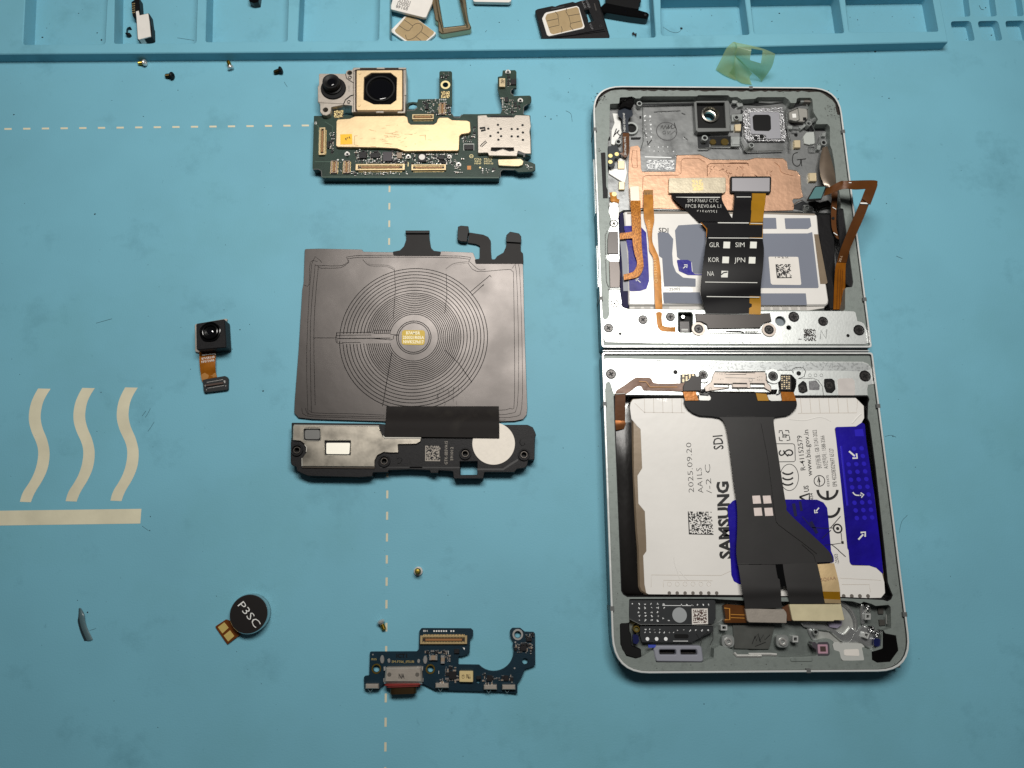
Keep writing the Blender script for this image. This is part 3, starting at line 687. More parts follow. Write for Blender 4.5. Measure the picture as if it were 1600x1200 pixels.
M(mat('sensor_grey', (120, 120, 118), .35, .4)).prism(LS('262,228 436,228 436,338 262,338'), ZS+.12, ZS-.1, bev=.08, r=.7).build('vent_cap', t)
M(mat('bright_pad', (250, 246, 232), .5, .3)).prism(LS('508,378 778,378 770,506 508,504'), ZS+.1, ZS-.1, r=.4).build('window_pad', t)
M(mat('plate_lip', (70, 64, 58), .4, .8)).prism(LS('232,645 1060,650 1060,672 232,664'), ZS+.3, ZS-.3, bev=.05).build('plate_lip', t)
b = M(black_pl)
gx = [335, 445, 555, 662, 772, 882]
b.line(LS('335,740 885,745'), 1.0, ZS-.8, h=.15).line(LS('345,776 880,782 895,755 1010,757'), 1.0, ZS-.9, h=.15)
for g in gx: b.line(LS('%d,740 %d,778' % (g, g)), 1.0, ZS-.8, h=.15)
b.build('grille', t)
o = M(mat('white_felt', (236, 228, 216), .7, var=.06, vscale=1200, bump=.1, bscale=4000)).cylp(RS('955,385')[0], 242/7.27, ZS+.2, ZS-.05, 56, .04).build('round_pad', t)
M(mat('laser_grey', (150, 142, 132), .5)).text('GTK-SB5VA1S', *RS('430,622 432,358'), 4.4, ZS+.03).text('S91012', *RS('494,578 496,424'), 4.2, ZS+.03).build('lettering', t)
M(mat('laser_grey', (150, 142, 132), .5)).cells(RS('178,410 350,412 346,586 176,584'), ZS+.03, 17, 41, .55).build('code_print', t)
M(black_pl).line(LS('1310,560 1345,545 1370,570 1345,612 1315,612'), .8, ZS+.02, h=.08).build('moulded_mark', t); M(black_pl).line(RS('1258,340 1250,380 1275,412 1305,400 1308,380'), .8, ZS+.02, h=.08).build('moulded_mark', t)

# tape bridging both
tape_m = mat('matte_tape', (33, 30, 29), .7, spec=.15, var=.35, vscale=160, bump=.08, bscale=900, col2=(44, 41, 38), lo=.55, hi=.75, detail=7)
b = M(tape_m); b.strip(CO('468,842 467,858 466,876 465,893 464,910 462,930 461,952 460,977'), CO('970,842 970,858 971,876 971,893 971,910 972,930 972,952 972,983'), [ZC+.16, ZC+.5, 2.0, 3.0, 3.75, 4.02, 4.05, 4.06], .1, 3, 6)
tag(b.build('tape', smooth=70), 'matte black tape strip joining the coil sheet to the loudspeaker', 'tape')

# ------------------------------------------------------------------ charging port board
t = thing('charging_port_board', 'dark blue circuit board with silver charging port, lowest of the loose parts', 'circuit board', (700, 1040))
ZB2 = 1.1
arc = []
cx, cy, r = 1156, 288, 156
for k in range(15):
    a = math.radians(137 - k*(137+18)/14); arc.append((540+(cx+r*math.cos(a))/5, 960+(cy+r*math.sin(a))/5))
ob = SB('190,292 555,290 572,270 576,130 592,108 978,110 996,126 995,172 972,200 968,300 955,312 900,330 884,320 880,392 1020,394') + arc + SB('1312,215 1286,170 1285,125 1302,106 1365,106 1400,136 1468,138 1480,150 1482,396 1470,404 1402,428 1372,500 1342,545 1342,618 1240,606 860,596 700,590 600,540 300,540 262,590 150,588 146,580 143,490 150,482 184,478')
hs = [circ(P(540+u/5, 960+v/5, ZB2), mm(rr/5)*.88, 0, 20) for u, v, rr in ((240, 425, 26), (662, 428, 24), (1345, 158, 26), (1402, 366, 24), (1036, 525, 16))]
M(pcb_blue).prism(ob, ZB2, .2, hs, .03, .25).build('board', t)
for u, v, rr, ri, mm_ in ((240, 425, 38, 27, brass), (662, 428, 37, 25, brass), (1345, 158, 42, 27, silver)):
    M(mm_).ringp((540+u/5, 960+v/5), rr/5, ri/5, ZB2+.12, ZB2-.6, 26, .05).build('screw_ring', t)
connector(SB('585,164 950,163 950,229 585,229'), ZB2, t, ring=mat('connector_gold', (182, 160, 118), .42, .4))
zu = ZB2+2.3
o = M(steel).prism(SB('312,417 590,412 598,520 596,534 302,534 302,520'), zu, ZB2-.6, bev=.35, r=.3).build('port_shell', t)
M(mat('code_dark', (40, 36, 34), .5)).text('NA', *SB('415,500 460,500'), 7.2, zu+.03, .03).build('lettering', o)
for u in (342, 560): M(mat('dimple', (150, 144, 136), .4, .9)).cylp((540+u/5, 960+470/5), 3.2, zu+.02, zu-.1, 18).build('dimple', o)
M(silver).line(SB('300,534 598,538'), 2.6, zu-.7, h=.25).build('shell_lip', o)
for q in ('296,410 312,408 312,440 298,442', '590,408 606,408 604,440 592,440', '294,500 304,500 304,526 294,526', '598,500 608,500 608,526 598,526'):
    M(silver).prism(SB(q), ZB2+.5, ZB2, bev=.05).build('shell_leg', o)
red = mat('red_gasket', (128, 46, 42), .5, spec=.3)
pa, pb = P(*SB('450,550')[0], 2.1), P(*SB('450,612')[0], 2.0)
def oval(cx_, y, w, h, z, n=28):
    out = []
    for i in range(n):
        a = 2*math.pi*i/n; out.append(Vector((cx_+(w-h)*(1 if math.cos(a) > 0 else -1)*min(1, abs(math.cos(a))*3)+h*math.cos(a), y, z+h*math.sin(a))))
    return out
def oval_tube(m, c, y0, y1, w, h, z):
    b = M(m); A, B = oval(c, y0, w, h, z), oval(c, y1, w, h, z); n = len(A)
    b.add(A+B, [(i, (i+1) % n, n+(i+1) % n, n+i) for i in range(n)]+[tuple(range(n)), tuple(reversed(range(n, 2*n)))]); return b
xw = (P(*SB('598,540')[0], 2)-P(*SB('302,540')[0], 2)).length/2
y534, y552, y575, y628 = (P(*SB('450,%d' % v)[0], 2.4).y for v in (538, 552, 566, 622))
oval_tube(red, pa.x, y534, y552, xw*1.0, 1.35, 1.75).build('gasket', o)
oval_tube(mat('gasket_lip', (104, 40, 36), .5, spec=.3), pa.x, y552, y575, xw*.9, 1.25, 1.7).build('gasket_lip', o)
oval_tube(mat('bronze', (92, 72, 48), .35, .9), pa.x, y575, y628, xw*.70, 1.05, 1.6).build('port_tube', o)
for u0 in (155, 702, 1080, 1224):
    v0 = 546 if u0 == 155 else (540 if u0 == 702 else 553)
    o = M(steel).prism(SB('%d,%d %d,%d %d,%d %d,%d' % (u0, v0, u0+101, v0, u0+103, v0+36, u0-1, v0+36)), ZB2+1.3, ZB2-.4, bev=.2).build('spring_contact', t)
    M(silver).line(SB('%d,%d %d,%d %d,%d' % (u0+20, v0+38, u0+38, v0+62, u0+56, v0+38)), .9, ZB2+.3, h=.15).build('prong', o)
for u, v, a, b_ in ((285, 352, 17, 33), (622, 355, 17, 33), (338, 362, 12, 18), (570, 365, 12, 16)):
    c = (540+u/5, 960+v/5)
    o = M(solder).prism([(c[0]+a/5*math.cos(i*.3927), c[1]+b_/5*math.sin(i*.3927)) for i in range(16)], ZB2+.2, ZB2, bev=.1).build('solder_leg', t)
o = M(mat('gold_can', (240, 216, 158), .4, .5)).prism(SB('888,443 996,444 996,530 888,528'), ZB2+1.0, ZB2, bev=.1, r=.25).build('microphone', t)
M(mat('code_brown', (70, 52, 24), .5)).cells(SB('942,468 976,468 976,502 942,502'), ZB2+1.03, 9, 51, .55, False).text('CB', *SB('928,502 928,470'), 4.0, ZB2+1.03).build('code_print', o)
for q in ('808,445 866,445 866,505 808,505', '1364,246 1416,246 1416,286 1364,286', '1104,476 1146,478 1146,520 1104,520', '1236,478 1274,480 1272,518 1236,518', '848,272 888,272 888,305 848,305', '1022,482 1058,482 1058,508 1022,508', '1412,188 1456,188 1456,210 1412,210'):
    ic(SB(q), ZB2, .55, t)
for q in ('655,322 716,322 716,358 655,358', '744,322 775,322 773,384 744,384'):
    b = M(cap_tan).prism(SB(q), ZB2+.8, ZB2, bev=.08); xs = SB(q)
    o = b.build('capacitor', t)
    e = M(solder)
    x0, y0 = xs[0]; x1, y1 = xs[2]
    if x1-x0 > y1-y0: e.prism([(x0-.3, y0-.2), (x0+3, y0-.2), (x0+3, y1+.2), (x0-.3, y1+.2)], ZB2+.84, ZB2, bev=.08).prism([(x1-3, y0-.2), (x1+.3, y0-.2), (x1+.3, y1+.2), (x1-3, y1+.2)], ZB2+.84, ZB2, bev=.08)
    else: e.prism([(x0-.2, y0-.3), (x1+.2, y0-.3), (x1+.2, y0+3.4), (x0-.2, y0+3.4)], ZB2+.84, ZB2, bev=.08).prism([(x0-.2, y1-3.4), (x1+.2, y1-3.4), (x1+.2, y1+.3), (x0-.2, y1+.3)], ZB2+.84, ZB2, bev=.08)
    e.build('solder_cap', o)
M(mat('board_print', (170, 152, 92), .5)).text('SM-F766_IFSUB', *SB('360,378 535,378'), 3.6, ZB2+.03).text('R05', *SB('203,358 242,358'), 3.2, ZB2+.03).build('lettering', t)
M(deep_black).text('ICT1', *SB('396,338 480,338'), 6.0, ZB2+.03, .03).build('lettering', t)
b = M(white_ink).text('8H', *SB('606,136 640,136'), 2.8, ZB2+.03)
for k in range(9):
    u = 686+19*k
    if k == 6: continue
    b.sheet(SB('%d,124 %d,124 %d,136 %d,136' % (u, u+11, u+11, u)), ZB2+.03)
b.line(SB('804,283 804,312'), .5, ZB2+.03).line(SB('728,440 728,464'), .5, ZB2+.03).prism(SB('915,258 932,262 928,278'), ZB2+.03, ZB2); b.build('lettering', t)
M(solder).cylp((540+1320/5, 960+420/5), 1.4, ZB2+.05, ZB2, 12).cylp((540+1326/5, 960+217/5), 1.4, ZB2+.05, ZB2, 12).cylp((540+213/5, 960+314/5), 1.2, ZB2+.05, ZB2, 12).build('test_point', t)
keep = [SB(q) for q in ('800,440 872,440 872,510 800,510', '650,316 722,316 722,364 650,364', '740,316 780,316 780,390 740,390')]
smd(t, [(SB('618,286 800,286 800,306 618,306'), 13), (SB('782,318 822,318 822,366 782,366'), 8), (SB('780,405 858,405 858,440 790,520 776,500'), 14), (SB('864,460 880,460 880,516 864,516'), 5), (SB('1330,228 1460,228 1460,296 1330,296'), 24), (SB('1074,465 1098,465 1098,528 1074,528'), 6), (SB('1146,490 1230,490 1230,520 1146,520'), 14), (SB('1276,478 1300,478 1300,518 1276,518'), 5), (SB('1100,530 1155,530 1155,544 1100,544'), 4), (SB('740,500 772,500 772,530 740,530'), 4), (SB('800,505 870,508 870,522 800,522'), 5), (SB('1410,156 1462,156 1462,186 1410,186'), 6)], ZB2, 61, keep)

# ------------------------------------------------------------------ front camera with its flex
t = thing('front_camera', 'small black square camera on an amber flex tail with connector', 'camera module', (335, 555))
M(steel).prism(FC('182,282 200,268 545,208 566,214 556,240 560,560 230,606 198,600 186,590'), .7, .2, bev=.08, r=.2).build('bracket', t)
M(black_pl).prism(FC('196,276 210,264 520,214 534,222 552,540 540,548 215,576 202,566'), 4.4, .6, bev=.22, r=.3).build('housing', t)
b = M(gloss_black); c = P(*FC('366,366')[0], 4.4)
k = mm(1, 4.4)/7.5
prof = [(124, 4.38), (122, 4.75), (112, 4.85), (104, 4.7), (98, 4.55), (94, 5.0), (84, 5.1), (76, 5.05), (66, 4.6), (40, 4.5)]
vs = []
for i, (r, z) in enumerate(prof): vs += [Vector((c.x+(r+ (3*math.sin(5*6.283*j/40) if i < 3 else 0))*k*math.cos(6.283*j/40), c.y+(r+(3*math.sin(5*6.283*j/40) if i < 3 else 0))*k*math.sin(6.283*j/40), z)) for j in range(40)]
b.add(vs, [(q*40+i, q*40+(i+1) % 40, (q+1)*40+(i+1) % 40, (q+1)*40+i) for q in range(len(prof)-1) for i in range(40)])
o = b.build('lens_ring', t); dome(c, 41*k, 4.5, .25, lens_glass, 28).build('glass', o)
amber = mat('amber_flex', (170, 102, 24), .28, .3, var=.3, vscale=260, bump=.1, bscale=1200, spec=.5)
amber_lt = mat('amber_light', (222, 160, 92), .3, .5, var=.2, vscale=400)
M(amber).strip(FC('236,586 236,690 244,800 258,885 270,950'), FC('432,586 424,690 424,780 432,850 450,920'), [.9, 1.5, 1.5, .9, .6], .12, 5, 4, .1).build('flex_tail', t)
M(amber_lt).strip(FC('252,868 258,905 266,930'), FC('410,785 428,850 440,888'), [1.25, .95, .78], .1, 4, 3).build('stiffener', t)
zf = lambda y: 1.35+.0*y
M(white_ink).text('B7V5R5.00', *FC('266,694 416,668'), 3.4, 1.72).text('NF5724AB', *FC('262,730 412,706'), 3.4, 1.74).build('lettering', t)
M(white_ink).line(FC('268,638 420,618 424,634'), 1.4, 1.62).build('outline_print', t)
o = M(mat('connector_dark', (20, 24, 26), .45)).prism(FC('274,932 300,920 530,880 560,890 574,915 572,1035 555,1045 305,1076 285,1060'), .95, .15, bev=.08, r=.25).build('connector', t)
M(mat('slot_brown', (70, 52, 44), .5)).prism(FC('305,982 510,950 515,972 310,1004'), 1.35, .9, bev=.05).build('core', o)
pn = M(solder)
for k_ in range(13):
    u = 325+15*k_; vv = 958-k_*2.6
    pn.sheet(FC('%f,%f %f,%f %f,%f %f,%f' % (u, vv-7, u+9, vv-8, u+9, vv+1, u, vv+2)), .99); pn.sheet(FC('%f,%f %f,%f %f,%f %f,%f' % (u+10, vv+62, u+19, vv+60, u+19, vv+69, u+10, vv+71)), .99)
for q in ('300,985 308,984 308,1004 300,1006', '518,935 540,932 542,962 530,964', '316,1036 324,1034 324,1048 316,1050', '540,992 550,990 550,1002 540,1004'): pn.sheet(FC(q), 1.0)
p = pn.build('pins', o); p['kind'] = 'stuff'

# ------------------------------------------------------------------ vibration motor
t = thing('vibration_motor', 'round black coin motor marked P3SC with two gold pads', 'vibration motor', (385, 962))
zm = 2.7; cpx = VM('746,540')[0]; c = P(*cpx, zm); r = (P(*VM('1075,540')[0], zm)-P(*VM('412,540')[0], zm)).length/2
b = M(chrome); n = 64; prof = [(r*.98, .15), (r, .3), (r, zm-.35), (r*.985, zm-.12), (r*.965, zm), (r*.94, zm)]; vs = []
for rr, z in prof: vs += circ(c, rr, z, n)
b.add(vs, [(q*n+i, q*n+(i+1) % n, (q+1)*n+(i+1) % n, (q+1)*n+i) for q in range(len(prof)-1) for i in range(n)]); b.build('steel_can', t)
M(mat('motor_black', (22, 18, 17), .42)).prism_w(circ(c, r*.945, zm, 64), zm+.04, zm-.3, bev=.05).build('top_disc', t)
M(white_ink).text('P3SC', *VM('556,396 858,782'), 12.0, zm+.07, -.008).build('lettering', t)
o = M(mat('amber_dark', (112, 58, 12), .35, .2, var=.25, vscale=500)).prism(VM('176,756 200,735 360,630 440,660 620,880 575,912 385,1056 350,1010'), .5, .15, bev=.04, r=.15).build('flex_tail', t)
for q in ('220,764 330,680 405,775 300,872', '318,906 428,816 502,916 398,1010'):
    M(mat('gold_pad', (244, 216, 130), .4, .6, var=.1, vscale=900)).prism(VM(q), .58, .48, bev=.03, r=.1).build('contact_pad', o)

# ------------------------------------------------------------------ things in the trays and behind the phone
t = thing('antenna_piece', 'pale rectangular board piece with black stub and gold dots, in the second tray pocket', 'board piece', (223, 40), ZF)
zA = .9
M(black_pl).prism(TC('395,940 372,930 330,330 335,265 405,245 445,345 625,305 655,330 690,590 705,600 712,860 690,880'), zA-.35, ZF+.05, bev=.1, r=.2).build('backing', t)
M(white_pl).prism(TC('330,268 398,245 420,360 448,350 620,312 636,420 648,500 682,850 400,925 378,900 345,400'), zA, ZF+.4, bev=.08, r=.15).build('plate', t)
o = M(deep_black).prism(TC('225,45 260,20 360,-60 410,-60 440,350 330,390 262,385 245,300'), zA-.1, ZF+.1, bev=.08, r=.2).build('stub', t)
b = M(gold)
for i in range(5):
    for j in range(2): b.cylp(TC('%d,%d' % (262+36*j, 88+52*i-8*j))[0], 1.05, zA-.02, zA-.15, 10)
b.build('gold_dot', o)
simw = white_pl
chipgold = mat('sim_gold', (204, 178, 136), .38, .65, var=.1, vscale=600)
sim_ln = mat('sim_line', (48, 40, 32), .5)
G2 = 'small cut phone cards in the tray'
t = thing('sim_card', 'white card with gold chip face up in the tray corner', 'sim card', (645, 42), ZF, G2)
za = -.7
M(simw).prism(TS('85,375 270,190 345,182 650,410 630,440 480,560 300,540 95,400'), za, za-.8, bev=.06, r=.3).build('body', t)
o = M(chipgold).prism(TS('132,380 150,360 280,205 350,195 625,395 622,420 480,545 310,525 150,410'), za+.05, za-.05, r=1.0).build('chip', t)
b = M(sim_ln)
for q in ('250,245 355,322 340,350 295,385 190,320', '355,322 400,295 440,292 475,318 480,350 460,395 400,450', '460,395 565,470', '400,450 370,475 310,495 280,480 268,435', '400,458 470,512'): b.line([(a[0], a[1]) for a in cr([(x, y, 0) for x, y in TS(q)], 3)], .7, za+.08)
b.build('groove', o)
t = thing('sim_card', 'white card lying number side up above the gold chip card', 'sim card', (645, 10), ZF, G2)
za = 1.0
M(simw).prism(TS('78,96 170,-220 640,-140 600,40 525,216 490,215 90,115'), za, za-.9, bev=.08, r=.4).build('body', t)
M(mat('grey_print', (70, 66, 66), .6)).text('89148', *TS('303,92 156,55'), 5.2, za+.04).text('00001', *TS('322,52 176,15'), 5.2, za+.04).text('10515', *TS('334,14 190,-22'), 5.2, za+.04).build('lettering', t)
t = thing('sim_card', 'white card with only its lower edge in the picture, right of the steel frame', 'sim card', (767, 0), ZF, G2)
M(simw).prism(TS('1090,-250 1115,8 1135,20 1560,28 1590,10 1580,-250'), .2, -.9, bev=.08, r=.4).build('body', t)
t = thing('bronze_carrier', 'bronze toned rectangular card tray frame lying open in the tray', 'card frame', (708, 25), ZF)
zf_ = .5; frame_m = mat('bronze_frame', (190, 172, 140), .34, 1.0, var=.1, vscale=300)
hole = [P(x, y, zf_) for x, y in TS('640,-300 690,20 745,338 760,340 990,318 1012,295 940,-20 900,-300')]
M(frame_m).prism(TS('560,-300 640,250 672,272 680,390 715,420 745,422 1075,365 1092,335 1060,265 1040,150 990,-300'), zf_, ZF+.05, [rnd(ccw(hole), .5)], .25, .5).build('frame', t)
M(frame_m).line(TS('592,-300 680,190 738,400'), 2.0, zf_+.02, h=.25).line(TS('920,-300 975,0 1040,340'), 2.4, zf_+.02, h=.25).line(TS('745,352 1030,320'), 2.4, zf_+.02, h=.12).build('rail', t)
M(deep_black).line(TS('605,-200 690,270'), .9, zf_+.04).line(TS('935,-200 960,0 1030,260'), .9, zf_+.04).build('groove', t)
t = thing('card_tray', 'black plastic card tray holding a gold chip card', 'card tray', (895, 35), ZF)
zt_ = .3
M(black_pl).prism(TB('118,118 145,100 310,65 345,72 395,52 545,18 575,28 640,5 820,-30 840,0 965,415 900,470 330,520 230,500 200,430'), zt_, ZF+.05, [[P(x, y, zt_) for x, y in TB('675,118 725,105 780,235 760,240 722,250 690,150')]], .12, .2).build('body', t)
b = M(mat('tray_rail', (44, 43, 46), .4)); b.line(TB('840,0 870,120 960,415'), 1.8, zt_+.02, h=.4).line(TB('200,440 350,415 560,395 590,385 900,330'), 1.4, zt_+.02, h=.3).line(TB('300,100 450,70'), 2, zt_+.02, h=.1).ringp(TB('862,296')[0], 2.4, 1.5, zt_+.12, zt_, 18).line(TB('345,428 920,350'), 1.2, zt_+.02, h=.25); b.build('rail', t)
b = M(mat('tray_metal', (120, 116, 112), .35, .9)); b.line(TB('790,38 812,120'), 1.8, zt_+.03).line(TB('700,165 720,245'), 1.2, zt_-.8, h=.1).line(TB('735,130 775,230'), 1.0, zt_-.8, h=.1); b.build('leaf_contact', t)
M(mat('tray_print', (110, 110, 112), .6)).text('OBJI', *TB('690,10 728,90'), 3.0, zt_+.03).text('AASE', *TB('640,12 680,96'), 3.0, zt_+.03).text('TOP', *TB('728,272 760,340'), 3.0, zt_+.03).build('lettering', t)
t = thing('sim_card', 'white edged card with large gold chip seated in the black card tray', 'sim card', (878, 33), ZF, G2)
za = zt_+.45
M(simw).prism(TB('196,210 225,155 245,140 590,66 615,82 680,300 668,322 275,410 252,395'), za, zt_+.02, bev=.06, r=.4).build('body', t)
o = M(chipgold).prism(TB('232,205 250,160 590,78 610,95 662,290 650,310 320,390 290,375'), za+.05, za-.05, r=1.0).build('chip', t)
b = M(sim_ln)
for q in ('345,132 375,165 380,210 390,285 275,312', '250,238 375,212', '475,95 468,135 495,180 625,158', '500,182 520,265 640,238', '520,265 515,300 550,340', '412,298 425,330 418,370'): b.line(TB(q), .75, za+.08)
b.build('groove', o)
t = thing('tray_pull', 'black glossy tray end piece leaning in the tray corner', 'card tray', (978, 15), ZF)
b = M(gloss_black).prism(TB('860,75 905,30 925,25 1290,105 1395,135 1415,160 1405,195 1380,208 1200,185 885,132'), 1.0, ZF+.05, bev=.3, r=.5); b.build('end_piece', t)
M(deep_black).prism(TB('920,40 925,-120 1310,-120 1322,15 1300,30 1295,105'), .6, ZF+.05, bev=.1, r=.2).build('body', t)
M(chrome).cylp(TB('1370,168')[0], 2.0, 1.04, .8, 12).build('pin', t)
t = thing('metal_shaving', 'tiny shiny metal scrap lying right of the card tray', 'metal scrap', (991, 53), ZF)
M(chrome).prism(TB('1218,370 1240,358 1250,378 1272,372 1270,410 1258,418 1250,400 1222,400'), ZF+.5, ZF, bev=.1).build('flake', t)
t = thing('plastic_stub', 'black plastic stub at the top edge, third tray pocket', 'plastic stub', (396, 0), ZF)
M(gloss_black).prism(TL('1150,-60 1205,-60 1196,8 1172,12 1152,4'), .6, ZF+.05, bev=.2, r=.3).build('stub', t)
t = thing('broken_screw', 'small black mushroom shaped scrap beside the pale board piece', 'metal scrap', (198, 48), ZF)
b = M(deep_black); b.prism(TC('68,762 90,742 120,748 160,752 195,760 190,795 150,820 100,812'), ZF+1.3, ZF+.1, bev=.3, r=.3).line(TC('128,760 128,690 150,655 200,640'), 2.4, ZF+.4, h=.6).prism(TC('165,625 195,612 215,650 185,660'), ZF+.9, ZF+.1, bev=.2); b.build('scrap', t)
t = thing('plastic_shard', 'thin curved smoky plastic sliver alone near the mat bottom left', 'plastic shard', (134, 975))
SH = fr(80,920,11.4286)
sh_m = mat('smoky_plastic', (92, 116, 122), .25, alpha=.62)
M(sh_m).strip(SH('505,340 500,450 505,560 545,720 640,930'), SH('530,345 585,450 600,560 640,700 740,905'), [.5, .9, .9, .7, .3], .15, 5, 4, .25).build('sliver', t)
M(mat('smoky_dark', (34, 48, 54), .3)).strip(SH('492,350 484,500 474,580 520,760 590,930'), SH('508,345 503,450 508,560 548,720 645,928'), [.3, .4, .4, .3, .15], .12, 5, 3).build('dark_edge', t)

# curled green film
film = bpy.data.materials.new('green_film'); film.use_nodes = True; nt = film.node_tree; nt.nodes.clear()
out = nt.nodes.new('ShaderNodeOutputMaterial'); tr = nt.nodes.new('ShaderNodeBsdfTransparent'); tr.inputs[0].default_value = (*lin(218, 236, 206), 1)
pb_ = nt.nodes.new('ShaderNodeBsdfPrincipled'); pb_.inputs['Base Color'].default_value = (*lin(196, 214, 168), 1); pb_.inputs['Roughness'].default_value = .22
tl = nt.nodes.new('ShaderNodeBsdfTranslucent'); tl.inputs[0].default_value = (*lin(176, 206, 150), 1)
m1 = nt.nodes.new('ShaderNodeMixShader'); m1.inputs[0].default_value = .42; m2 = nt.nodes.new('ShaderNodeMixShader'); m2.inputs[0].default_value = .5
nt.links.new(pb_.outputs[0], m1.inputs[1]); nt.links.new(tl.outputs[0], m1.inputs[2]); nt.links.new(tr.outputs[0], m2.inputs[1]); nt.links.new(m1.outputs[0], m2.inputs[2]); nt.links.new(m2.outputs[0], out.inputs[0])
t = thing('curled_film', 'curled translucent green adhesive film standing behind the open phone', 'plastic film', (1165, 105))
def patch(rows, nu=14, nv=10, hole=None, mat_=film):
    """rows: list of rows of (u, v, z) in the film's zoom frame, lofted smoothly"""
    R = [cr(r, max(1, nu//(len(r)-1))) for r in rows]; colsn = len(R[0])
    C = [cr([R[i][j] for i in range(len(R))], max(1, nv//(len(R)-1))) for j in range(colsn)]
    nr = len(C[0]); vs = [P(1100+C[j][i][0]/13.333, 55+C[j][i][1]/13.333, C[j][i][2]) for i in range(nr) for j in range(colsn)]; fs = []
    for i in range(nr-1):
        for j in range(colsn-1):
            if hole and hole[0] <= j/(colsn-1) < hole[1] and hole[2] <= i/(nr-1) < hole[3]: continue
            fs.append((i*colsn+j, i*colsn+j+1, (i+1)*colsn+j+1, (i+1)*colsn+j))
    return M(mat_).add(vs, fs) or None
def film_patch(name, rows, **k):
    b = Mesh().use(film)
    R = [cr(r, 6) for r in rows]; cn = len(R[0]); C = [cr([R[i][j] for i in range(len(R))], 6) for j in range(cn)]; nr = len(C[0])
    vs = [P(1100+C[j][i][0]/13.333, 55+C[j][i][1]/13.333, C[j][i][2]) for i in range(nr) for j in range(cn)]; fs = []
    hole = k.get('hole')
    for i in range(nr-1):
        for j in range(cn-1):
            if hole and hole[0] <= j < hole[1] and hole[2] <= i < hole[3]: continue
            fs.append((i*cn+j, (i+1)*cn+j, (i+1)*cn+j+1, i*cn+j+1))
    o = b.add(vs, fs); return b.build(name, t, smooth=70)
film_patch('left_fold', [[(610,138,7.5),(660,150,8.2),(700,230,8)], [(470,270,6),(580,330,6.5),(670,400,6)], [(340,530,3),(480,580,3.2),(640,640,3)], [(245,715,.4),(430,830,.5),(660,940,.3)]])
film_patch('front_band', [[(610,138,7.5),(980,215,9),(1260,290,9.2),(1480,385,8)], [(690,240,8.6),(985,320,9.6),(1260,370,9.6),(1470,470,7)], [(640,420,6.5),(960,520,7.6),(1220,600,7),(1400,690,4)], [(820,610,4),(1010,780,3.2),(1130,880,1.6),(1200,965,.3)]], hole=(6, 11, 4, 12))
film_patch('inner_fold', [[(640,430,6.4),(760,520,5.4),(880,650,4.2),(1010,800,2.6)], [(620,640,4),(740,720,3),(850,800,2.2),(950,880,1.4)], [(500,820,.6),(680,930,.4),(800,1000,.3),(1000,1030,.3)]])

# ------------------------------------------------------------------ the open folding phone: housing
al_side = mat('anodised_side', (80, 101, 108), .42, .6, var=.1, vscale=60)
al_rim = mat('polished_rim', (238, 240, 238), .28, .4, rvar=.06, vscale=300)
inner_shade = mat('inner_wall', (58, 58, 58), .45, .3)  # frame's inner wall, its shade put into the colour
paint = mat('grey_paint', (128, 136, 132), .48, .25, var=.22, vscale=700, bump=.08, bscale=2500, detail=9, lo=.5, hi=.8)
alu = mat('brushed_plate', (232, 236, 234), .38, .8, var=.10, vscale=500, bump=.04, bscale=1500, detail=9, lo=.52, hi=.8)
mill = mat('milled_floor', (166, 168, 168), .34, .75, var=.42, vscale=220, bump=.07, bscale=700, detail=8, rvar=.12)
mill_rough = mat('glue_residue', (176, 176, 178), .26, .9, var=.55, vscale=1500, bump=.6, bscale=2600, detail=6)
foil = mat('shiny_foil', (206, 208, 208), .24, .8, var=.25, vscale=250, bump=.35, bscale=450)
copper = mat('copper_sheet', (216, 172, 142), .38, .7, var=.16, vscale=260, bump=.14, bscale=520, detail=5)
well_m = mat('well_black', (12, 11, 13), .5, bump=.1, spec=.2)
glue_k = mat('black_glue', (8, 7, 7), .2, spec=.4, bump=.3, bscale=700)
pcx, pcy, prot, PW, PH = 67.024, 53.053, -0.025152, 75.2, 166.7
def LP(x, y, z=0): return Vector((pcx+x*math.cos(prot)-y*math.sin(prot), pcy+x*math.sin(prot)+y*math.cos(prot), z))
def toL(px, z):
    w = P(px[0], px[1], z); dx, dy = w.x-pcx, w.y-pcy
    return (dx*math.cos(prot)+dy*math.sin(prot), -dx*math.sin(prot)+dy*math.cos(prot))
ph = thing('open_phone', 'silver framed folding phone opened flat with its insides exposed, right side of the mat', 'phone', (1170, 600))
ZR, ZL = 6.0, 5.2
yh1 = toL((1150, 543.0), ZR)[1]; yh2 = toL((1150, 550.2), ZR)[1]
def half(y0, y1, top, d):
    """outline of one half, inset by d; rounded at the outer end only"""
    a, b = PW/2-d, 9.0-d; c = max(.3, .9-d*.5)
    p = [LP(-a, y0+d), LP(a, y0+d), LP(a, y1-d), LP(-a, y1-d)]
    return rnd(p, [c, c, b, b] if top else [b, b, c, c], 8)
# openings through the grey ledge
op_up = T1('258,252 345,250 350,192 480,190 500,202 540,202 562,182 1075,182 1085,172 1368,172 1385,192 1450,188 1495,215') + T2('110,212 240,205 262,190 520,190 556,216 572,245 625,245 630,205 652,196 760,196 776,215 786,330 830,400 800,445 920,442 940,470 942,640 962,690 985,830 1000,990 1030,1080 1045,1190') + T4('1040,95 1066,95 1092,280 1160,785 1150,832 1092,835 1084,850 1082,1040 1065,1056 300,1046') + T3('440,1036 385,1036 356,1000 345,800 338,420 332,200 322,130 240,100') + T1('248,1160 240,1060 236,690 240,590 252,560')
ul = half(yh1, PH/2, True, .95)
uf, lf = half(yh1, PH/2, True, 0), half(-PH/2, yh2, False, 0)
ui, li = half(yh1, PH/2, True, .5), half(-PH/2, yh2, False, .5)
um, lm = half(yh1, PH/2, True, .26), half(-PH/2, yh2, False, .26)
lens_px = T1('1186,380')[0]
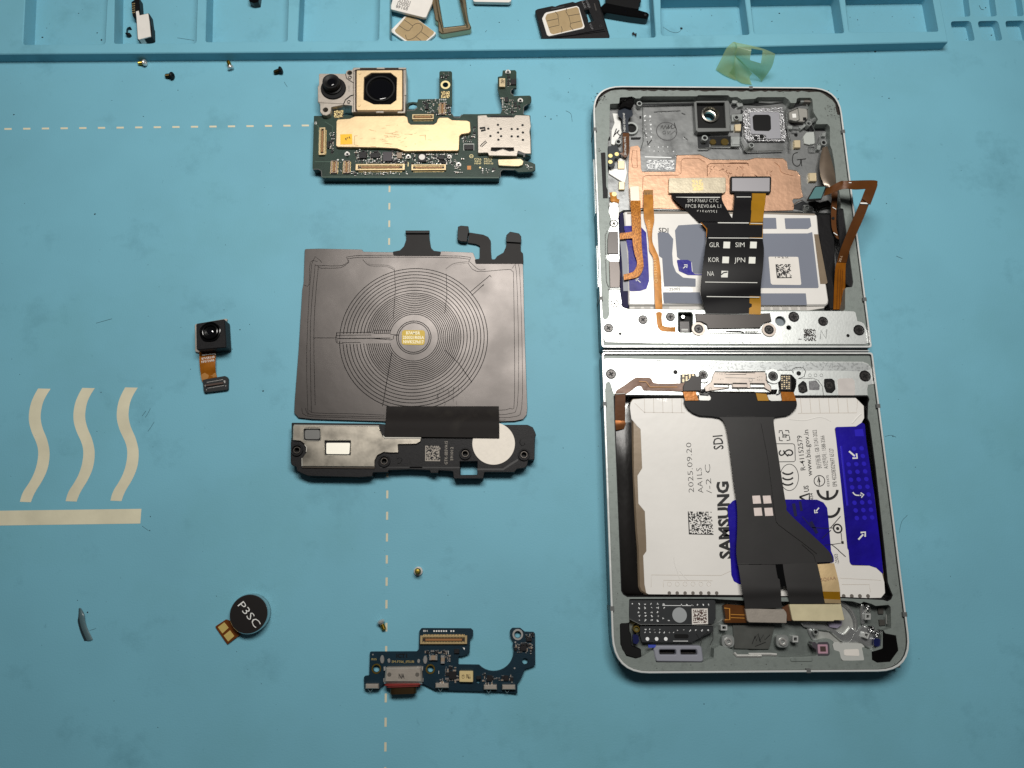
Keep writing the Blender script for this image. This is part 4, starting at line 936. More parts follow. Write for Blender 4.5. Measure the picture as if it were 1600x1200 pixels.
lens_hole = lambda z, k: circ(P(*lens_px, 2.2), mm(k), z, 28)
M(al_side).prism_w(uf, ZR-.14, .3, [atz(um, 0)]).build('upper_frame', ph)
M(inner_shade).prism_w(um, ZR-.14, .3, [atz(ui, 0)]).build('inner_wall', ph)
o = M(al_rim).prism_w(uf, ZR, ZR-.14, [atz(ui, 0)], .12, hbev=.03).build('rim', ph)
M(al_side).prism_w(lf, ZR-.14, .3, [atz(lm, 0)]).build('lower_frame', ph)
M(inner_shade).prism_w(lm, ZR-.14, .3, [atz(li, 0)]).build('inner_wall', ph)
o2 = M(al_rim).prism_w(lf, ZR, ZR-.14, [atz(li, 0)], .12, hbev=.03).build('rim', ph)
wop = [P(x, y, ZL) for x, y in op_up]
M(paint).prism_w(half(yh1, PH/2, True, .48), ZL, .4, [rnd(ccw(wop), .5, 3)] + [[P(x, y, ZL) for x, y in T5('838,108 962,108 974,130 972,288 958,297 852,297 838,280')], circ(P(*T6('476,190')[0], ZL), mm(8), 0, 24), circ(P(*T6('555,252')[0], ZL), mm(3.8), 0, 18)]).build('ledge', ph)
M(mill).prism_w(half(yh1, PH/2, True, .9), 1.0, .35, [lens_hole(0, 9)]).build('base_plate', ph)
# antenna breaks in the rim
b = M(mat('antenna_gap', (92, 94, 94), .5))
for px, ax in ((T1('100,490')[0], 0), (T2('200,92')[0], 1), (T2('1066,510')[0], 0), (T3('165,935')[0], 0), (T4('1275,945')[0], 0), (T5('145,965')[0], 0), (T6('1395,985')[0], 0), (T9('145,545')[0], 0), (T10('1478,600')[0], 0), (T10('565,1162')[0], 1)):
    x, y = toL(px, ZR); c = LP(x, y); sx, sy = (1.2, 1.2)
    x = math.copysign(PW/2-.35, x) if not ax else x; y = y if not ax else math.copysign(PH/2-.35, y); c = LP(x, y)
    M(b.m).box(c, 1.0 if not ax else 1.1, 1.1 if not ax else 1.0, ZR+.015, .5, prot).build('antenna_break', ph)
# side keys on the left flank
for y0, y1 in ((toL((920, 250), 4)[1], toL((920, 335), 4)[1]), (toL((925, 385), 4)[1], toL((930, 450), 4)[1])):
    M(al_rim if y0 > 30 else al_side).box(LP(-PW/2-.05, (y0+y1)/2), .5, abs(y1-y0), 4.6, 2.6, prot, .12).build('side_key', ph)
# hinge spine between the halves
hy = (yh1+yh2)/2
b = M(mat('hinge_dark', (60, 60, 62), .32, .9)).box(LP(0, hy), PW-1.2, abs(yh1-yh2)+.6, 4.6, .6, prot)
b.use(al_rim).box(LP(0, hy), PW-.8, .34, 5.2, 4.4, prot, .1)
b.build('hinge', ph)

# upper half: metal side bracket and hinge plate
plate = T5('196,0 192,130 180,160 160,176 140,172 130,150 128,250 132,340 160,386 600,398') + T6('0,404 1270,408 1306,392 1312,340 1262,215 1240,200 1200,190 1182,110 1165,98 1082,95 300,98') + T5('1075,86 380,80 348,72 318,60 300,30') + T3('370,990 352,870 345,620 346,400 338,200 322,150 340,108 330,55 310,40 255,40 246,130 268,190 262,260 245,300 252,520 258,850 250,880 250,1040')
pw_ = [P(x, y, ZL+.12) for x, y in plate]
sens_h = [P(x, y, ZL+.12) for x, y in T5('835,105 965,105 978,130 975,290 960,300 850,300 835,280')]
rh = circ(P(*T6('476,190')[0], ZL+.12), mm(50/6)*.97, 0, 24)
rh2 = circ(P(*T6('555,252')[0], ZL+.12), mm(24/6)*.97, 0, 18)
M(alu).prism_w(pw_, ZL+.12, ZL-.3, [rnd(ccw(sens_h), .4), rh, rh2], .05).build('hinge_plate', ph)
M(mat('hole_grey', (120, 130, 136), .45)).cylp(T6('476,190')[0], 9, ZL-1.0, ZL-1.4).build('hole_floor', ph)
M(well_m).cylp(T6('555,252')[0], 5, ZL-1.5, ZL-1.8).build('hole_floor', ph)
b = M(well_m).prism(T5('830,100 975,100 980,300 845,305'), 3.4, 1.0); b.build('sensor_recess', ph)
o = M(mat('sensor_dark', (54, 52, 52), .3, .5)).prism(T5('848,190 945,190 950,300 850,302'), 4.7, 3.2, bev=.15, r=.2).build('sensor', ph)
b = M(chrome).cylp(T5('884,150')[0], 4.2, 4.2, 3.2, 22, .3); b.use(white_ink).line(T5('868,268 930,268'), 1.4, 4.75).line(T5('870,282 930,282'), 1.0, 4.75).build('sensor_contact', ph)
# screws of the phone
scr_dark = mat('screw_steel', (70, 68, 67), .35, .8)
def phone_screw(px, r, z, m=scr_dark, recess=True, a=.4):
    """flat cross-head screw seated in its countersink"""
    o = M(mat('countersink', (44, 44, 45), .35, .8)).ringp(px, r*1.25, r*.96, z+.03, z-.3, 24, .02).build('countersink', ph) if recess else ph
    b = M(m).cylp(px, r*.98, z+.05, z-.3, 24, .1); b.use(deep_black)
    k = mm(r, z); c = P(px[0], px[1], z+.07)
    for q in (a, a+math.pi/2):
        d = Vector((math.cos(q), math.sin(q), 0)); e = Vector((-d.y, d.x, 0)); w, l = k*.17, k*.62
        p = [c-d*l-e*w, c+d*l-e*w, c+d*l+e*w, c-d*l+e*w]; b.add(p, [(0, 1, 2, 3)]); c = c+Vector((0, 0, .004))
    return b.build('housing_screw', ph)
zp_ = ZL+.14
for f, u, v, r in ((T5, 185, 255, 6.2), (T5, 508, 176, 6.2), (T5, 765, 150, 6.0), (T5, 1030, 262, 5.8), (T6, 370, 270, 6.0), (T6, 602, 150, 6.8), (T6, 876, 192, 6.2), (T6, 1213, 275, 7.0)):
    phone_screw(f('%d,%d' % (u, v))[0], r, zp_ if (u, v) not in ((1030, 262), (370, 270)) else zp_+.35, a=.3+u*.01)
for u, v in ((295, 235), (303, 985)): phone_screw(T3('%d,%d' % (u, v))[0], 5.4, zp_, mat('bright_screw', (196, 194, 188), .3, .95), True, .6)
b = M(deep_black).cylp(T5('295,308')[0], 2.6, zp_+.02, zp_-.1, 16).cylp(T6('1110,326')[0], 2.6, zp_+.02, zp_-.1, 16).build('pin_hole', ph)
eng = mat('engraved', (120, 122, 120), .5, .6)
M(eng).line(T5('432,300 392,300 392,370 432,370'), .9, zp_).line(T5('392,336 428,336'), .9, zp_).line(T6('850,360 856,278 905,355 912,268'), 1.2, zp_).build('engraving', ph)
M(mat('code_dark', (40, 36, 34), .5)).cells(T6('692,262 805,264 812,378 698,376'), zp_, 14, 71, .6, False).line(T6('645,360 676,360'), 1.2, zp_).build('code_print', ph)
b = M(eng)
rg = random.Random(15)
for row in range(3):
    for k in range(10):
        u, v = 262+22*k+row*4, 212+26*row; b.line(T5('%f,%f %f,%f %f,%f' % (u, v-8+rg.uniform(0, 6), u+rg.uniform(3, 12), v-rg.uniform(0, 9), u+rg.uniform(2, 12), v+rg.uniform(0, 8))), .5, zp_)
b.line(T5('136,345 150,380 175,392 600,400'), .6, zp_).line(T6('0,406 1268,412'), .6, zp_)
for k in range(30):
    u = rg.uniform(160, 1500); b.line(T5('%f,%f %f,%f' % (u, 388+rg.uniform(-6, 6), u+rg.uniform(6, 30), 392+rg.uniform(-6, 6))), rg.uniform(.4, 1.0), zp_)
b.line(T5('614,90 614,250 640,285 660,288'), .5, zp_).line(T5('700,140 712,205 790,225 815,210'), .6, zp_)
b.build('scribe_line', ph)
M(paint).prism(T3('148,0 240,0 246,130 250,250 215,330 215,720 240,830 250,870 250,1100 235,1130 205,1134 186,1110 184,900 158,760'), ZL+.05, ZL-.2).build('tongue', ph)
for f, q in ((T3, '228,530 345,530 348,556 345,580 240,580 230,570'),):
    M(alu).prism(f(q), ZL+.25, ZL, bev=.05).build('bridge', ph)
o = M(mat('module_grey', (78, 74, 72), .35, .3)).prism(T3('250,308 335,308 340,520 235,520 236,380'), ZL+.4, ZL-.6, bev=.12, r=.25).build('side_module', ph)
o = M(mat('module_brown', (96, 88, 84), .35, .3)).prism(T3('250,588 345,588 355,690 352,836 258,836'), ZL+.4, ZL-.6, bev=.12, r=.25).build('side_module', ph)
M(alu).line(T3('236,300 215,345 218,560 226,780 246,830'), 1.4, ZL+.16, h=.12).line(T3('240,850 355,850'), 2.4, ZL+.16, h=.1).build('module_trim', ph)
M(black_pl).prism(T1('170,712 205,705 218,715 226,1030 240,1060 240,1200') + T3('245,150 235,165 200,165 190,150') + T1('190,1100 172,740'), ZL+.02, 2.0, bev=.08).build('key_slot', ph)
M(black_pl).prism(T4('1012,98 1060,92 1075,105 1092,280 1160,785 1150,830 1130,835 1090,800 1075,640 1030,400'), ZL-.4, 1.2, bev=.15, r=.4).build('right_module', ph)

# upper half: machined board bay
FL = 2.5
floor_px = T1('236,240 1560,160') + T2('0,150 640,180 800,190 830,380 960,430 985,830 1000,990 1040,1080 1050,1200') + T4('1060,95 1000,140 600,120') + T3('960,112 540,106 385,108 330,140 240,100') + T1('230,1100')
fw = [P(x, y, FL) for x, y in floor_px]
M(mill).prism_w(fw, FL, .9, [lens_hole(0, 10)]).build('bay_floor', ph)
cp = T1('432,900 436,760 448,655 520,642 540,668 552,860 556,884 872,884 884,736 1100,733 1190,775') + T2('170,782 240,762 500,768 536,800 545,868 628,886 660,930 668,1050 688,1125 655,1142 600,1142 588,1165 605,1200') + T4('600,110 340,118') + T3('960,102 560,92 445,92 440,0') + T1('436,1100')
o = M(copper).prism(cp, FL+.25, FL, bev=.06, r=.25).build('copper_sheet', ph)
dk = mat('copper_seam', (150, 96, 66), .45, .8)
b = M(dk).line(T1('1172,930 1170,830 1200,812 1560,812'), .8, FL+.3, h=.06).line(T2('0,806 160,806 180,830'), .8, FL+.3, h=.06).line(T1('565,1060 568,940 600,925 900,922 925,900 925,790 950,765 1090,765 1150,800'), .7, FL+.27, h=.03).line(T2('420,800 470,840 480,890 520,910 600,930'), .7, FL+.27, h=.03).line(T1('460,780 470,690 510,690 515,850 470,850 460,780'), .7, FL+.27, h=.03)
rg = random.Random(4)
for k in range(26):
    u, v = rg.uniform(1180, 1800), rg.uniform(830, 930)
    b.line([(910+u/6, 120+v/6), (910+(u+rg.uniform(-30, 30))/6, 120+(v+rg.uniform(-30, 30))/6)], rg.uniform(.5, 1), FL+.27, h=.08)
b.build('seam', o)
M(mat('bright_edge', (236, 238, 236), .25, .8)).line(T1('878,735 1100,728 1200,775') + T2('165,778 240,758 500,762 536,795 548,866 630,880 665,928 672,1050 690,1120'), 1.3, FL+.3, h=.15).line(T1('560,888 870,888'), 1.0, FL+.3, h=.1).build('bright_rib', ph)
# raised walls, bosses and pockets
rib = mat('rib_alu', (172, 176, 174), .4, .7, var=.2, vscale=400)
w_ = M(rib)
w_.line(T1('560,250 1052,240 1060,500 1076,520'), 2.2, FL+1.2, h=.4).line(T1('565,270 570,600 545,690'), 1.4, FL+.15, h=.12).line(T1('1090,672 1180,672 1215,650 1480,655'), 2.0, FL+.9, h=.3)
w_.line(T2('100,560 110,620 150,700 500,690'), 2.0, FL+.9, h=.3).line(T2('535,260 540,460 560,560 570,690'), 2.0, FL+1.4, h=.3).line(T2('720,260 740,300 745,390 720,430'), 2.2, FL+2, h=.2).line(T2('740,390 800,510 805,610'), 1.2, FL+1, h=.2)
w_.build('rib', ph)
frame_h = [P(x, y, 4.6) for x, y in T1('1072,243 1332,240 1345,478 1085,478')]
M(mat('window_frame', (120, 122, 121), .42, .6)).prism(T1('1045,238 1070,225 1370,222 1378,240 1386,510 1085,518 1062,500'), 4.6, 1.5, [frame_h], .12, .2).build('window_frame', ph)
M(deep_black).prism(T1('1070,241 1336,238 1348,482 1083,482'), 3.2, .9, [lens_hole(0, 14.5)]).build('window_gasket', ph)
c_ = P(*lens_px, 2.2); K = mm(1)
b = M(mat('lens_ring_alu', (200, 196, 186), .3, 1.0)); prof = [(15, 2.6), (15.5, 3.9), (13.2, 4.1), (11.8, 3.6), (11.2, 2.8), (9.6, 2.7), (9.2, 1.9)]
vs = []
for r_, z in prof: vs += circ(c_, r_*K*.97, z, 40)
b.add(vs, [(q*40+i, q*40+(i+1) % 40, (q+1)*40+(i+1) % 40, (q+1)*40+i) for q in range(len(prof)-1) for i in range(40)]); b.build('lens_ring', ph)
b = M(deep_black); vs = circ(c_, 9.2*K*.97, 1.9, 32)+circ(c_, 8.8*K*.97, .2, 32); b.add(vs, [(i, (i+1) % 32, 32+(i+1) % 32, 32+i) for i in range(32)]); b.build('lens_tube', ph)
M(mill_rough).prism(T2('118,330 150,292 500,282 522,440 535,560 520,606 170,606 140,560'), FL+.7, FL, bev=.15, r=.4).build('glue_ring', ph)
o = M(mat('lens_plate', (178, 178, 184), .35, .5)).prism(T2('188,338 210,328 466,330 482,572 470,580 346,582 340,548 305,540 200,535'), FL+1.0, FL+.6, bev=.08, r=.3).build('lens_cover', ph)
M(deep_black).prism(T2('215,375 235,355 365,355 385,375 389,490 370,508 240,506 222,490'), FL+1.04, FL+.9, r=.5).build('lens_opening', o)
b = M(mill_rough).prism(T2('205,548 330,545 345,585 215,590'), FL+.95, FL+.5, bev=.1); b.use(deep_black).cylp(T2('302,560')[0], 3.6, FL+1.0, FL+.8, 16).cylp(T2('246,570')[0], 3.0, FL+1.0, FL+.8, 16).build('glue_patch', ph)
b = M(deep_black).prism(T1('1198,560 1392,556 1394,640 1205,640'), FL+.3, FL-.2); b.build('flash_recess', ph)
for u in (1226, 1336): M(mat('flash_amber', (94, 78, 36), .25, .3, coat=.6)).cylp(T1('%d,608' % u)[0], 6.2 if u > 1300 else 5, FL+.75, FL, 22, .15).build('flash_lens', ph)
def boss(px, r, z1, z0, m=rib):
    b = M(m).ringp(px, r, r*.55, z1, z0, 22, .08); b.use(deep_black).cylp(px, r*.56, z1-.5, z0, 18); return b.build('screw_boss', ph)
for f, u, v, r, z in ((T1, 1148, 572, 5, 4.4), (T2, 206, 640, 4.6, 4.4), (T1, 338, 608, 4.8, 4.0), (T2, 884, 616, 5.0, 4.6), (T2, 745, 435, 4.6, 4.8), (T1, 535, 250, 4.6, 4.4), (T2, 66, 380, 4.6, 4.2), (T4, 728, 85, 4.6, 4.0), (T3, 310, 65, 5.2, 4.6)): boss(f('%d,%d' % (u, v))[0], r, z, FL-.3)
M(rib).line(T2('745,435 815,385'), 5.5, 4.3, h=.4).line(T2('206,640 140,690'), 5, 3.6, h=.5).build('boss_web', ph)
white_metal = mat('white_metal', (222, 222, 218), .45, .4, var=.1, vscale=600)
M(white_metal).prism(T1('280,340 360,345 362,480 372,520 300,640 268,630 272,500 300,430'), FL+.6, FL-.1, bev=.1, r=.2).build('side_pad', ph)
M(white_metal).prism(T1('245,860 330,860 330,760 400,762 420,900 400,1000 330,960 250,910'), FL+.5, FL-.1, bev=.1, r=.2).build('side_pad', ph)
M(white_metal).prism(T3('250,50 300,30 345,90 340,190 250,160 262,110'), ZL+.25, FL, bev=.1, r=.3).build('side_pad', ph)
gp = mat('gold_contact', (226, 208, 172), .4, .7)
for f, q in ((T1, '332,786 396,786 396,864 332,864'), (T1, '342,982 396,982 396,1058 342,1058'), (T1, '1428,445 1490,440 1486,508 1432,508'), (T2, '605,592 664,592 666,664 608,664'), (T2, '744,900 815,898 818,978 750,978'), (T2, '812,300 858,300 862,356 816,356')):
    M(gp).prism(f(q), FL+1.0 if f is T2 else FL+.8, FL, bev=.12).build('spring_contact', ph)
M(mat('pocket_dark', (44, 44, 46), .4)).prism(T2('795,245 852,240 856,300 812,300'), 3.6, FL).build('contact_pocket', ph)
b = M(rib)
for f, q in ((T2, '592,466 648,466 648,502 592,502'), (T2, '756,632 806,632 806,684 756,684'), (T2, '552,330 640,290 655,400 620,418 560,400')): b.line(f(q), 1.6, FL+1.3, True, h=.3)
b.build('square_post', ph)
b = M(mat('sensor_plate', (164, 162, 156), .4, .4)).prism(T2('556,320 620,290 735,300 742,380 700,420 600,416 560,395'), FL+1.2, FL, bev=.1); b.use(white_ink).sheet(T2('586,346 622,346 626,382 590,384'), FL+1.23); b.use(deep_black).prism(T2('688,380 720,380 720,410 688,410'), FL+1.24, FL+1.1); b.build('sensor_plate', ph)
M(mat('inner_paint', (176, 180, 176), .5, .2)).prism(T2('690,560 720,520 790,515 805,620 760,640 700,625'), FL+.6, FL, bev=.08).build('bay_step', ph)
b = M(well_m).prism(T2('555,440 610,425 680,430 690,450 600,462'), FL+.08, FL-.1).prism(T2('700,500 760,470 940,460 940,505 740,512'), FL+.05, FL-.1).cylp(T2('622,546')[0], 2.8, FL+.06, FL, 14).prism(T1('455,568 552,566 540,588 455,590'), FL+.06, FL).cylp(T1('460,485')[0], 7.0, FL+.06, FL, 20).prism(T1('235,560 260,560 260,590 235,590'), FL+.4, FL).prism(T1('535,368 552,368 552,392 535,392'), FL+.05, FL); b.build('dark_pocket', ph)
M(rib).ringp(T1('460,480')[0], 11, 7.5, FL+.8, FL, 28, .1).build('round_seat', ph)
M(mat('antenna_grey', (118, 112, 106), .4, .3)).prism(T2('820,195 700,200 700,235 800,240'), 4.2, FL).build('bay_block', ph)
# dark glue left round the rounded end, black glue crumbs by the right wall
ring = [q for q in half(yh1, PH/2, True, .5)]
b = M(mat('glue_trace', (44, 38, 35), .6, spec=.2)); rg = random.Random(40)
pts = [i for i, q in enumerate(ring) if (-(q.x-pcx)*math.sin(prot)+(q.y-pcy)*math.cos(prot)) > PH/2-11]
dense = []
for i, j in zip(pts, pts[1:]):
    n = max(1, int((ring[j]-ring[i]).length/1.1)); dense += [ring[i].lerp(ring[j], k/n) for k in range(n)]
cen = LP(0, PH/2-14)
vs = []
for q in dense:
    d = (cen-q); d.z = 0; d.normalize()
    if abs(-(q.x-pcx)*math.sin(prot)+(q.y-pcy)*math.cos(prot)-(PH/2-.5)) < .3: d = Vector((math.sin(prot), -math.cos(prot), 0))
    vs += [Vector((q.x, q.y, ZL+.02)), Vector((q.x, q.y, ZL+.02))+d*rg.uniform(.3, .8)]
b.add(vs, [(i*2, i*2+1, i*2+3, i*2+2) for i in range(len(dense)-1)]); b.build('glue_trace', ph)
M(glue_k).prism(T2('745,1165 800,1152 850,1170 930,1150 960,1180 950,1210 880,1225 840,1250 800,1215 750,1200'), FL+1.6, FL, bev=.4, r=.3).build('glue_blob', ph)
# wall shade painted as dark floor plates, then clips and small fittings
pk = mat('pocket_shade', (38, 39, 41), .42, .4)
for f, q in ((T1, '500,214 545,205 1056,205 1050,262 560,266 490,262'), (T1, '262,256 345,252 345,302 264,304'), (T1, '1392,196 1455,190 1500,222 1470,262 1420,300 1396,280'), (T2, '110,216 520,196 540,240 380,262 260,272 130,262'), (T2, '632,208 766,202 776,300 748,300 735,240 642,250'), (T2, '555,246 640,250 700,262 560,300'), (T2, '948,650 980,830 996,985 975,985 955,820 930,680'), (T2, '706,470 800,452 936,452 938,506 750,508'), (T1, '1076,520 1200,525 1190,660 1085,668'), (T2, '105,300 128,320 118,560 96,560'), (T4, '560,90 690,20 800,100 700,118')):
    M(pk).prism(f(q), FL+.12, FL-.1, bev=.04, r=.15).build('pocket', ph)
for f, q, z in ((T1, '1400,205 1450,200 1462,232 1440,250 1404,246', 3.8), (T2, '60,240 120,238 130,275 80,285', 3.6), (T2, '140,222 235,212 232,238 150,240', 3.4), (T2, '270,205 510,200 505,232 385,246 275,240', 3.2), (T1, '1395,350 1505,345 1500,415 1400,420', 3.5), (T1, '1386,452 1424,448 1420,505 1390,508', 3.3), (T2, '660,208 700,206 705,236 668,238', 4.0), (T2, '540,452 600,462 590,492 535,486', 3.6), (T2, '655,470 720,430 735,448 672,496', 3.8), (T2, '820,640 862,640 850,690 820,680', 3.8), (T1, '1398,585 1475,580 1478,635 1402,638', 3.3), (T2, '10,560 96,556 98,650 12,655', 3.2), (T2, '868,520 905,520 900,560 862,556', 3.5), (T4, '690,60 760,55 800,100 720,112', 3.6)):
    M(rib).prism(f(q), z, FL-.1, bev=.12, r=.15).build('fitting', ph)
b = M(chrome)
for f, q in ((T1, '1400,352 1500,347'), (T1, '1402,418 1500,412'), (T2, '542,470 560,560 572,600'), (T2, '986,648 1030,690 1040,780'), (T1, '560,480 600,560'), (T1, '930,340 965,352'), (T1, '950,560 985,590'), (T1, '670,330 920,318'), (T2, '840,560 820,690'), (T4, '600,60 640,30 690,15')): b.line(f(q), 1.2, FL+1.0 if f is not T1 else FL+.12, h=.15)
b.build('bright_edge', ph)
# pen marks and prints on the bay floor
pen = mat('pen_ink', (14, 13, 14), .4)
b = M(pen).line([(a[0], a[1]) for a in cr([(x, y, 0) for x, y in T2('640,708 600,725 590,770 598,815 630,838 660,822 668,775')], 4)], 1.3, FL+.05).line(T2('630,778 690,772 718,768'), 1.3, FL+.05).line(T2('672,775 676,838'), 1.3, FL+.05).build('pen_mark', ph)
b = M(pen); b.line(T1('608,600 612,640 650,590'), 1.8, FL+.05).build('pen_mark', ph); b = M(pen); b.line(T1('320,485 292,562'), 1.6, FL+.65).line(T1('300,545 345,500 330,530 360,556'), 1.6, FL+.65).build('pen_mark', ph); b = M(pen)
b.line([(a[0], a[1]) for a in cr([(x, y, 0) for x, y in T1('735,485 750,455 760,490 780,455 790,490 810,450 805,490 840,450 835,485 870,470 860,430 880,495')], 3)], .9, FL+.05).line(T1('750,520 775,505 780,535 755,535'), .8, FL+.05).line(T1('800,510 800,540 825,505 830,540 870,505 880,530'), .8, FL+.05)
b.build('pen_mark', ph)
M(mat('stamp_ring', (70, 70, 72), .5)).ringp(T1('790,510')[0], 16.5, 15.2, FL+.05, FL-.05, 36).build('stamped_ring', ph)
b = M(mat('laser_white', (238, 240, 240), .5)); rg = random.Random(8)
def glyphrow(b, f, u0, v0, du, dv, n, z, w=.9, s=14):
    for k in range(n):
        u, v = u0+du*k, v0+dv*k; pts = [(u+rg.uniform(-s, s)*.7, v+rg.uniform(-s, s)*.7) for _ in range(4)]
        b.line([f('%f,%f' % p)[0] for p in pts], w, z)
glyphrow(b, T1, 588, 370, 3, 39, 6, FL+.05, 1.4, 13); glyphrow(b, T1, 635, 370, 3, 39, 6, FL+.05, 1.4, 13); glyphrow(b, T1, 628, 658, 43, 0, 5, FL+.05, 1.3, 9); glyphrow(b, T1, 628, 694, 45, 1, 6, FL+.05, 1.3, 10)
b.line(T1('585,750 835,757'), 1.6, FL+.05); b.build('laser_marks', ph, 'stuff')
o = M(mat('label_grey', (128, 130, 132), .4, .5)).prism(T1('595,776 865,776 862,876 600,872'), FL+.04, FL-.02).build('code_plate', ph)
M(mat('laser_white', (238, 240, 240), .5)).cells(T1('600,780 862,780 858,872 604,868'), FL+.07, 22, 81, .45, False).build('code_print', o)
# corner scuffs on the ledge
b = M(mat('soot', (40, 38, 36), .8)); rg = random.Random(12)
for cx_, cy_, sx, sy, n in ((160, 190, 50, 45, 70), (150, 680, 14, 14, 8), (130, 230, 20, 20, 20)):
    for k in range(n):
        c = P(*T1('%f,%f' % (rg.gauss(cx_, sx*.6), rg.gauss(cy_, sy*.6)))[0], ZL+.02); r_ = rg.uniform(.06, .22); b.add([c+Vector((r_*math.cos(i*1.26), r_*rg.uniform(.5, 1.2)*math.sin(i*1.26), 0)) for i in range(5)], [(0, 1, 2, 3, 4)])
for k in range(60):
    u, v = (rg.uniform(500, 1040), rg.gauss(130, 10)) if k < 22 else (rg.gauss(960, 30), rg.uniform(180, 400))
    c = P(*T2('%f,%f' % (u, v))[0], ZL+.02); r_ = rg.uniform(.06, .24); b.add([c+Vector((r_*math.cos(i*1.26), r_*rg.uniform(.5, 1.2)*math.sin(i*1.26), 0)) for i in range(5)], [(0, 1, 2, 3, 4)])
for k in range(40):
    c = LP(rg.uniform(-34, 34), -PH/2+rg.uniform(1.0, 2.0), ZL+.02) if k < 18 else LP(rg.choice((-1, 1))*rg.uniform(34.2, 36.3), rg.uniform(-75, -10), ZL+.02); r_ = rg.uniform(.04, .15); b.add([c+Vector((r_*math.cos(i*1.26), r_*rg.uniform(.5, 1.2)*math.sin(i*1.26), 0)) for i in range(5)], [(0, 1, 2, 3, 4)])
b.build('grime', ph, 'stuff')
M(glue_k).line(T1('365,200 360,235 400,225 430,200 470,195'), 4, ZL+.05, h=.3).prism(T1('350,195 475,195 490,240 460,300 400,280 345,300 340,280 372,240'), ZL+.15, FL+.5, bev=.2, r=.5).build('glue_blob', ph)

# lower half: ledge with its openings, hinge plate, bay
well_lo = T5('232,895 252,870 330,865 345,882 880,888') + T6('0,890 1285,888 1300,893 1312,925 1300,960 1295,1100') + T8('1195,0 1250,420 1335,1200') + T10('1305,300 1335,385 1352,420 1335,460 1300,478 1258,465 700,440') + T9('1390,440 300,438 262,415 242,380 228,0') + T5('240,1150')
bay_lo = T9('318,455 1100,452 1200,460 1400,470') + T10('380,480 870,470 980,478 1050,500 1075,480 1150,500 1190,520 1310,510 1330,530 1335,730 1275,745 1250,760 1240,900 1150,935 1060,900 1085,1030 870,1036 850,950 800,935 780,890 800,858 760,830 640,850 600,850 585,890 630,910 640,985 500,1000 280,1000 260,990') + T9('1300,985 1290,930 1170,890 1115,920 1110,1010 1060,1025 1000,1050 570,1050 545,930 430,1000 380,1015 290,990 235,880 230,690 320,676 316,600')
w1_ = [P(x, y, ZL) for x, y in well_lo]; w2_ = [P(x, y, ZL) for x, y in bay_lo]
M(paint).prism_w(half(-PH/2, yh2, False, .48), ZL, .4, [rnd(ccw(w1_), .3, 3), rnd(ccw(w2_), .35, 3)]).build('ledge', ph)
M(mill).prism_w(half(-PH/2, yh2, False, .9), 1.0, .35).build('base_plate', ph)
pl_lo = T5('140,560 150,545 190,538 600,548') + T6('0,562 1250,570 1300,590 1335,640 1345,740 1355,780 1300,790 1292,830 1296,886 0,888') + T5('345,880 232,870 210,800 200,765 180,758 160,775 145,900 138,800')
pwl = [P(x, y, ZL+.12) for x, y in pl_lo]
M(alu).prism_w(pwl, ZL+.12, ZL-.3, [], .05, ).build('hinge_plate', ph)
M(mat('plate_strip', (196, 200, 200), .42, .8, var=.35, vscale=1800, detail=8, lo=.5, hi=.62)).prism(T5('150,556 600,556') + T6('0,572 1240,578 1300,600 1325,640 1240,660 1000,652 0,650') + T5('940,640 890,640 860,612 755,612 740,560 640,556 600,572'), ZL+.16, ZL+.1).build('plate_strip', ph)
for f, u, v, r in ((T5, 208, 686, 6.8), (T6, 1270, 705, 7.2)): phone_screw(f('%d,%d' % (u, v))[0], r, zp_, a=.5)
lw = inset(ccw(w1_), .3)
M(well_m).prism_w(ccw(w1_), ZL-.06, 1.0, [lw]).build('dark_well_wall', ph)  # added ring that only colours the well walls dark
# hinge bracket in the lower half
hb = T5('1180,668 1310,672 1560,678') + T6('0,672 330,668 350,720 352,770 385,800 390,850 380,858 0,856') + T5('1560,852 1095,850 1085,810 1110,790 1150,760 1165,700')
pinkish = mat('warm_plate', (206, 194, 184), .46, .5, var=.12, vscale=500)
slots = [[P(x, y, ZL+.7) for x, y in f(q)] for f, q in ((T5, '1172,775 1315,778 1318,812 1175,808'), (T5, '1345,778 1482,780 1486,814 1348,812'), (T5, '1512,780 1700,782 1702,816 1514,814'), (T6, '192,772 328,774 330,812 196,812'), (T6, '30,770 162,772 166,812 32,812'))]
slots.pop(2)
o = M(pinkish).prism_w([P(x, y, ZL+.7) for x, y in hb], ZL+.7, ZL, [rnd(ccw(q), .15) for q in slots], .06).build('hinge_bracket', ph)
M(mat('outline_dark', (48, 44, 42), .5)).line(T5('1180,666 1310,670 1560,676') + T6('0,670 330,666 350,720 352,770 385,800 390,850'), .8, ZL+.74).line(T5('1172,775 1315,778 1318,812 1175,808'), .9, ZL+.74, True).line(T5('1345,778 1482,780 1486,814 1348,812'), .9, ZL+.74, True).line(T6('192,772 328,774 330,812 196,812'), .9, ZL+.74, True).line(T6('30,770 162,772 166,812 32,812'), .9, ZL+.74, True).line(T5('1095,850 1085,810 1110,790 1150,760 1165,700 1180,668'), .8, ZL+.74).build('outline', o)
b = M(eng).line(T5('1285,668 1285,690 1320,690 1475,690 1475,680'), .8, ZL+.74).line(T5('1280,720 1560,726'), .6, ZL+.74)
glyphrow(b, T5, 1205, 685, 22, 0, 4, ZL+.74, .5, 9); glyphrow(b, T5, 1215, 735, 22, 0, 3, ZL+.74, .5, 9); glyphrow(b, T6, 262, 715, 20, 0, 3, ZL+.74, .5, 9); glyphrow(b, T6, 262, 740, 20, 0, 3, ZL+.74, .5, 9)
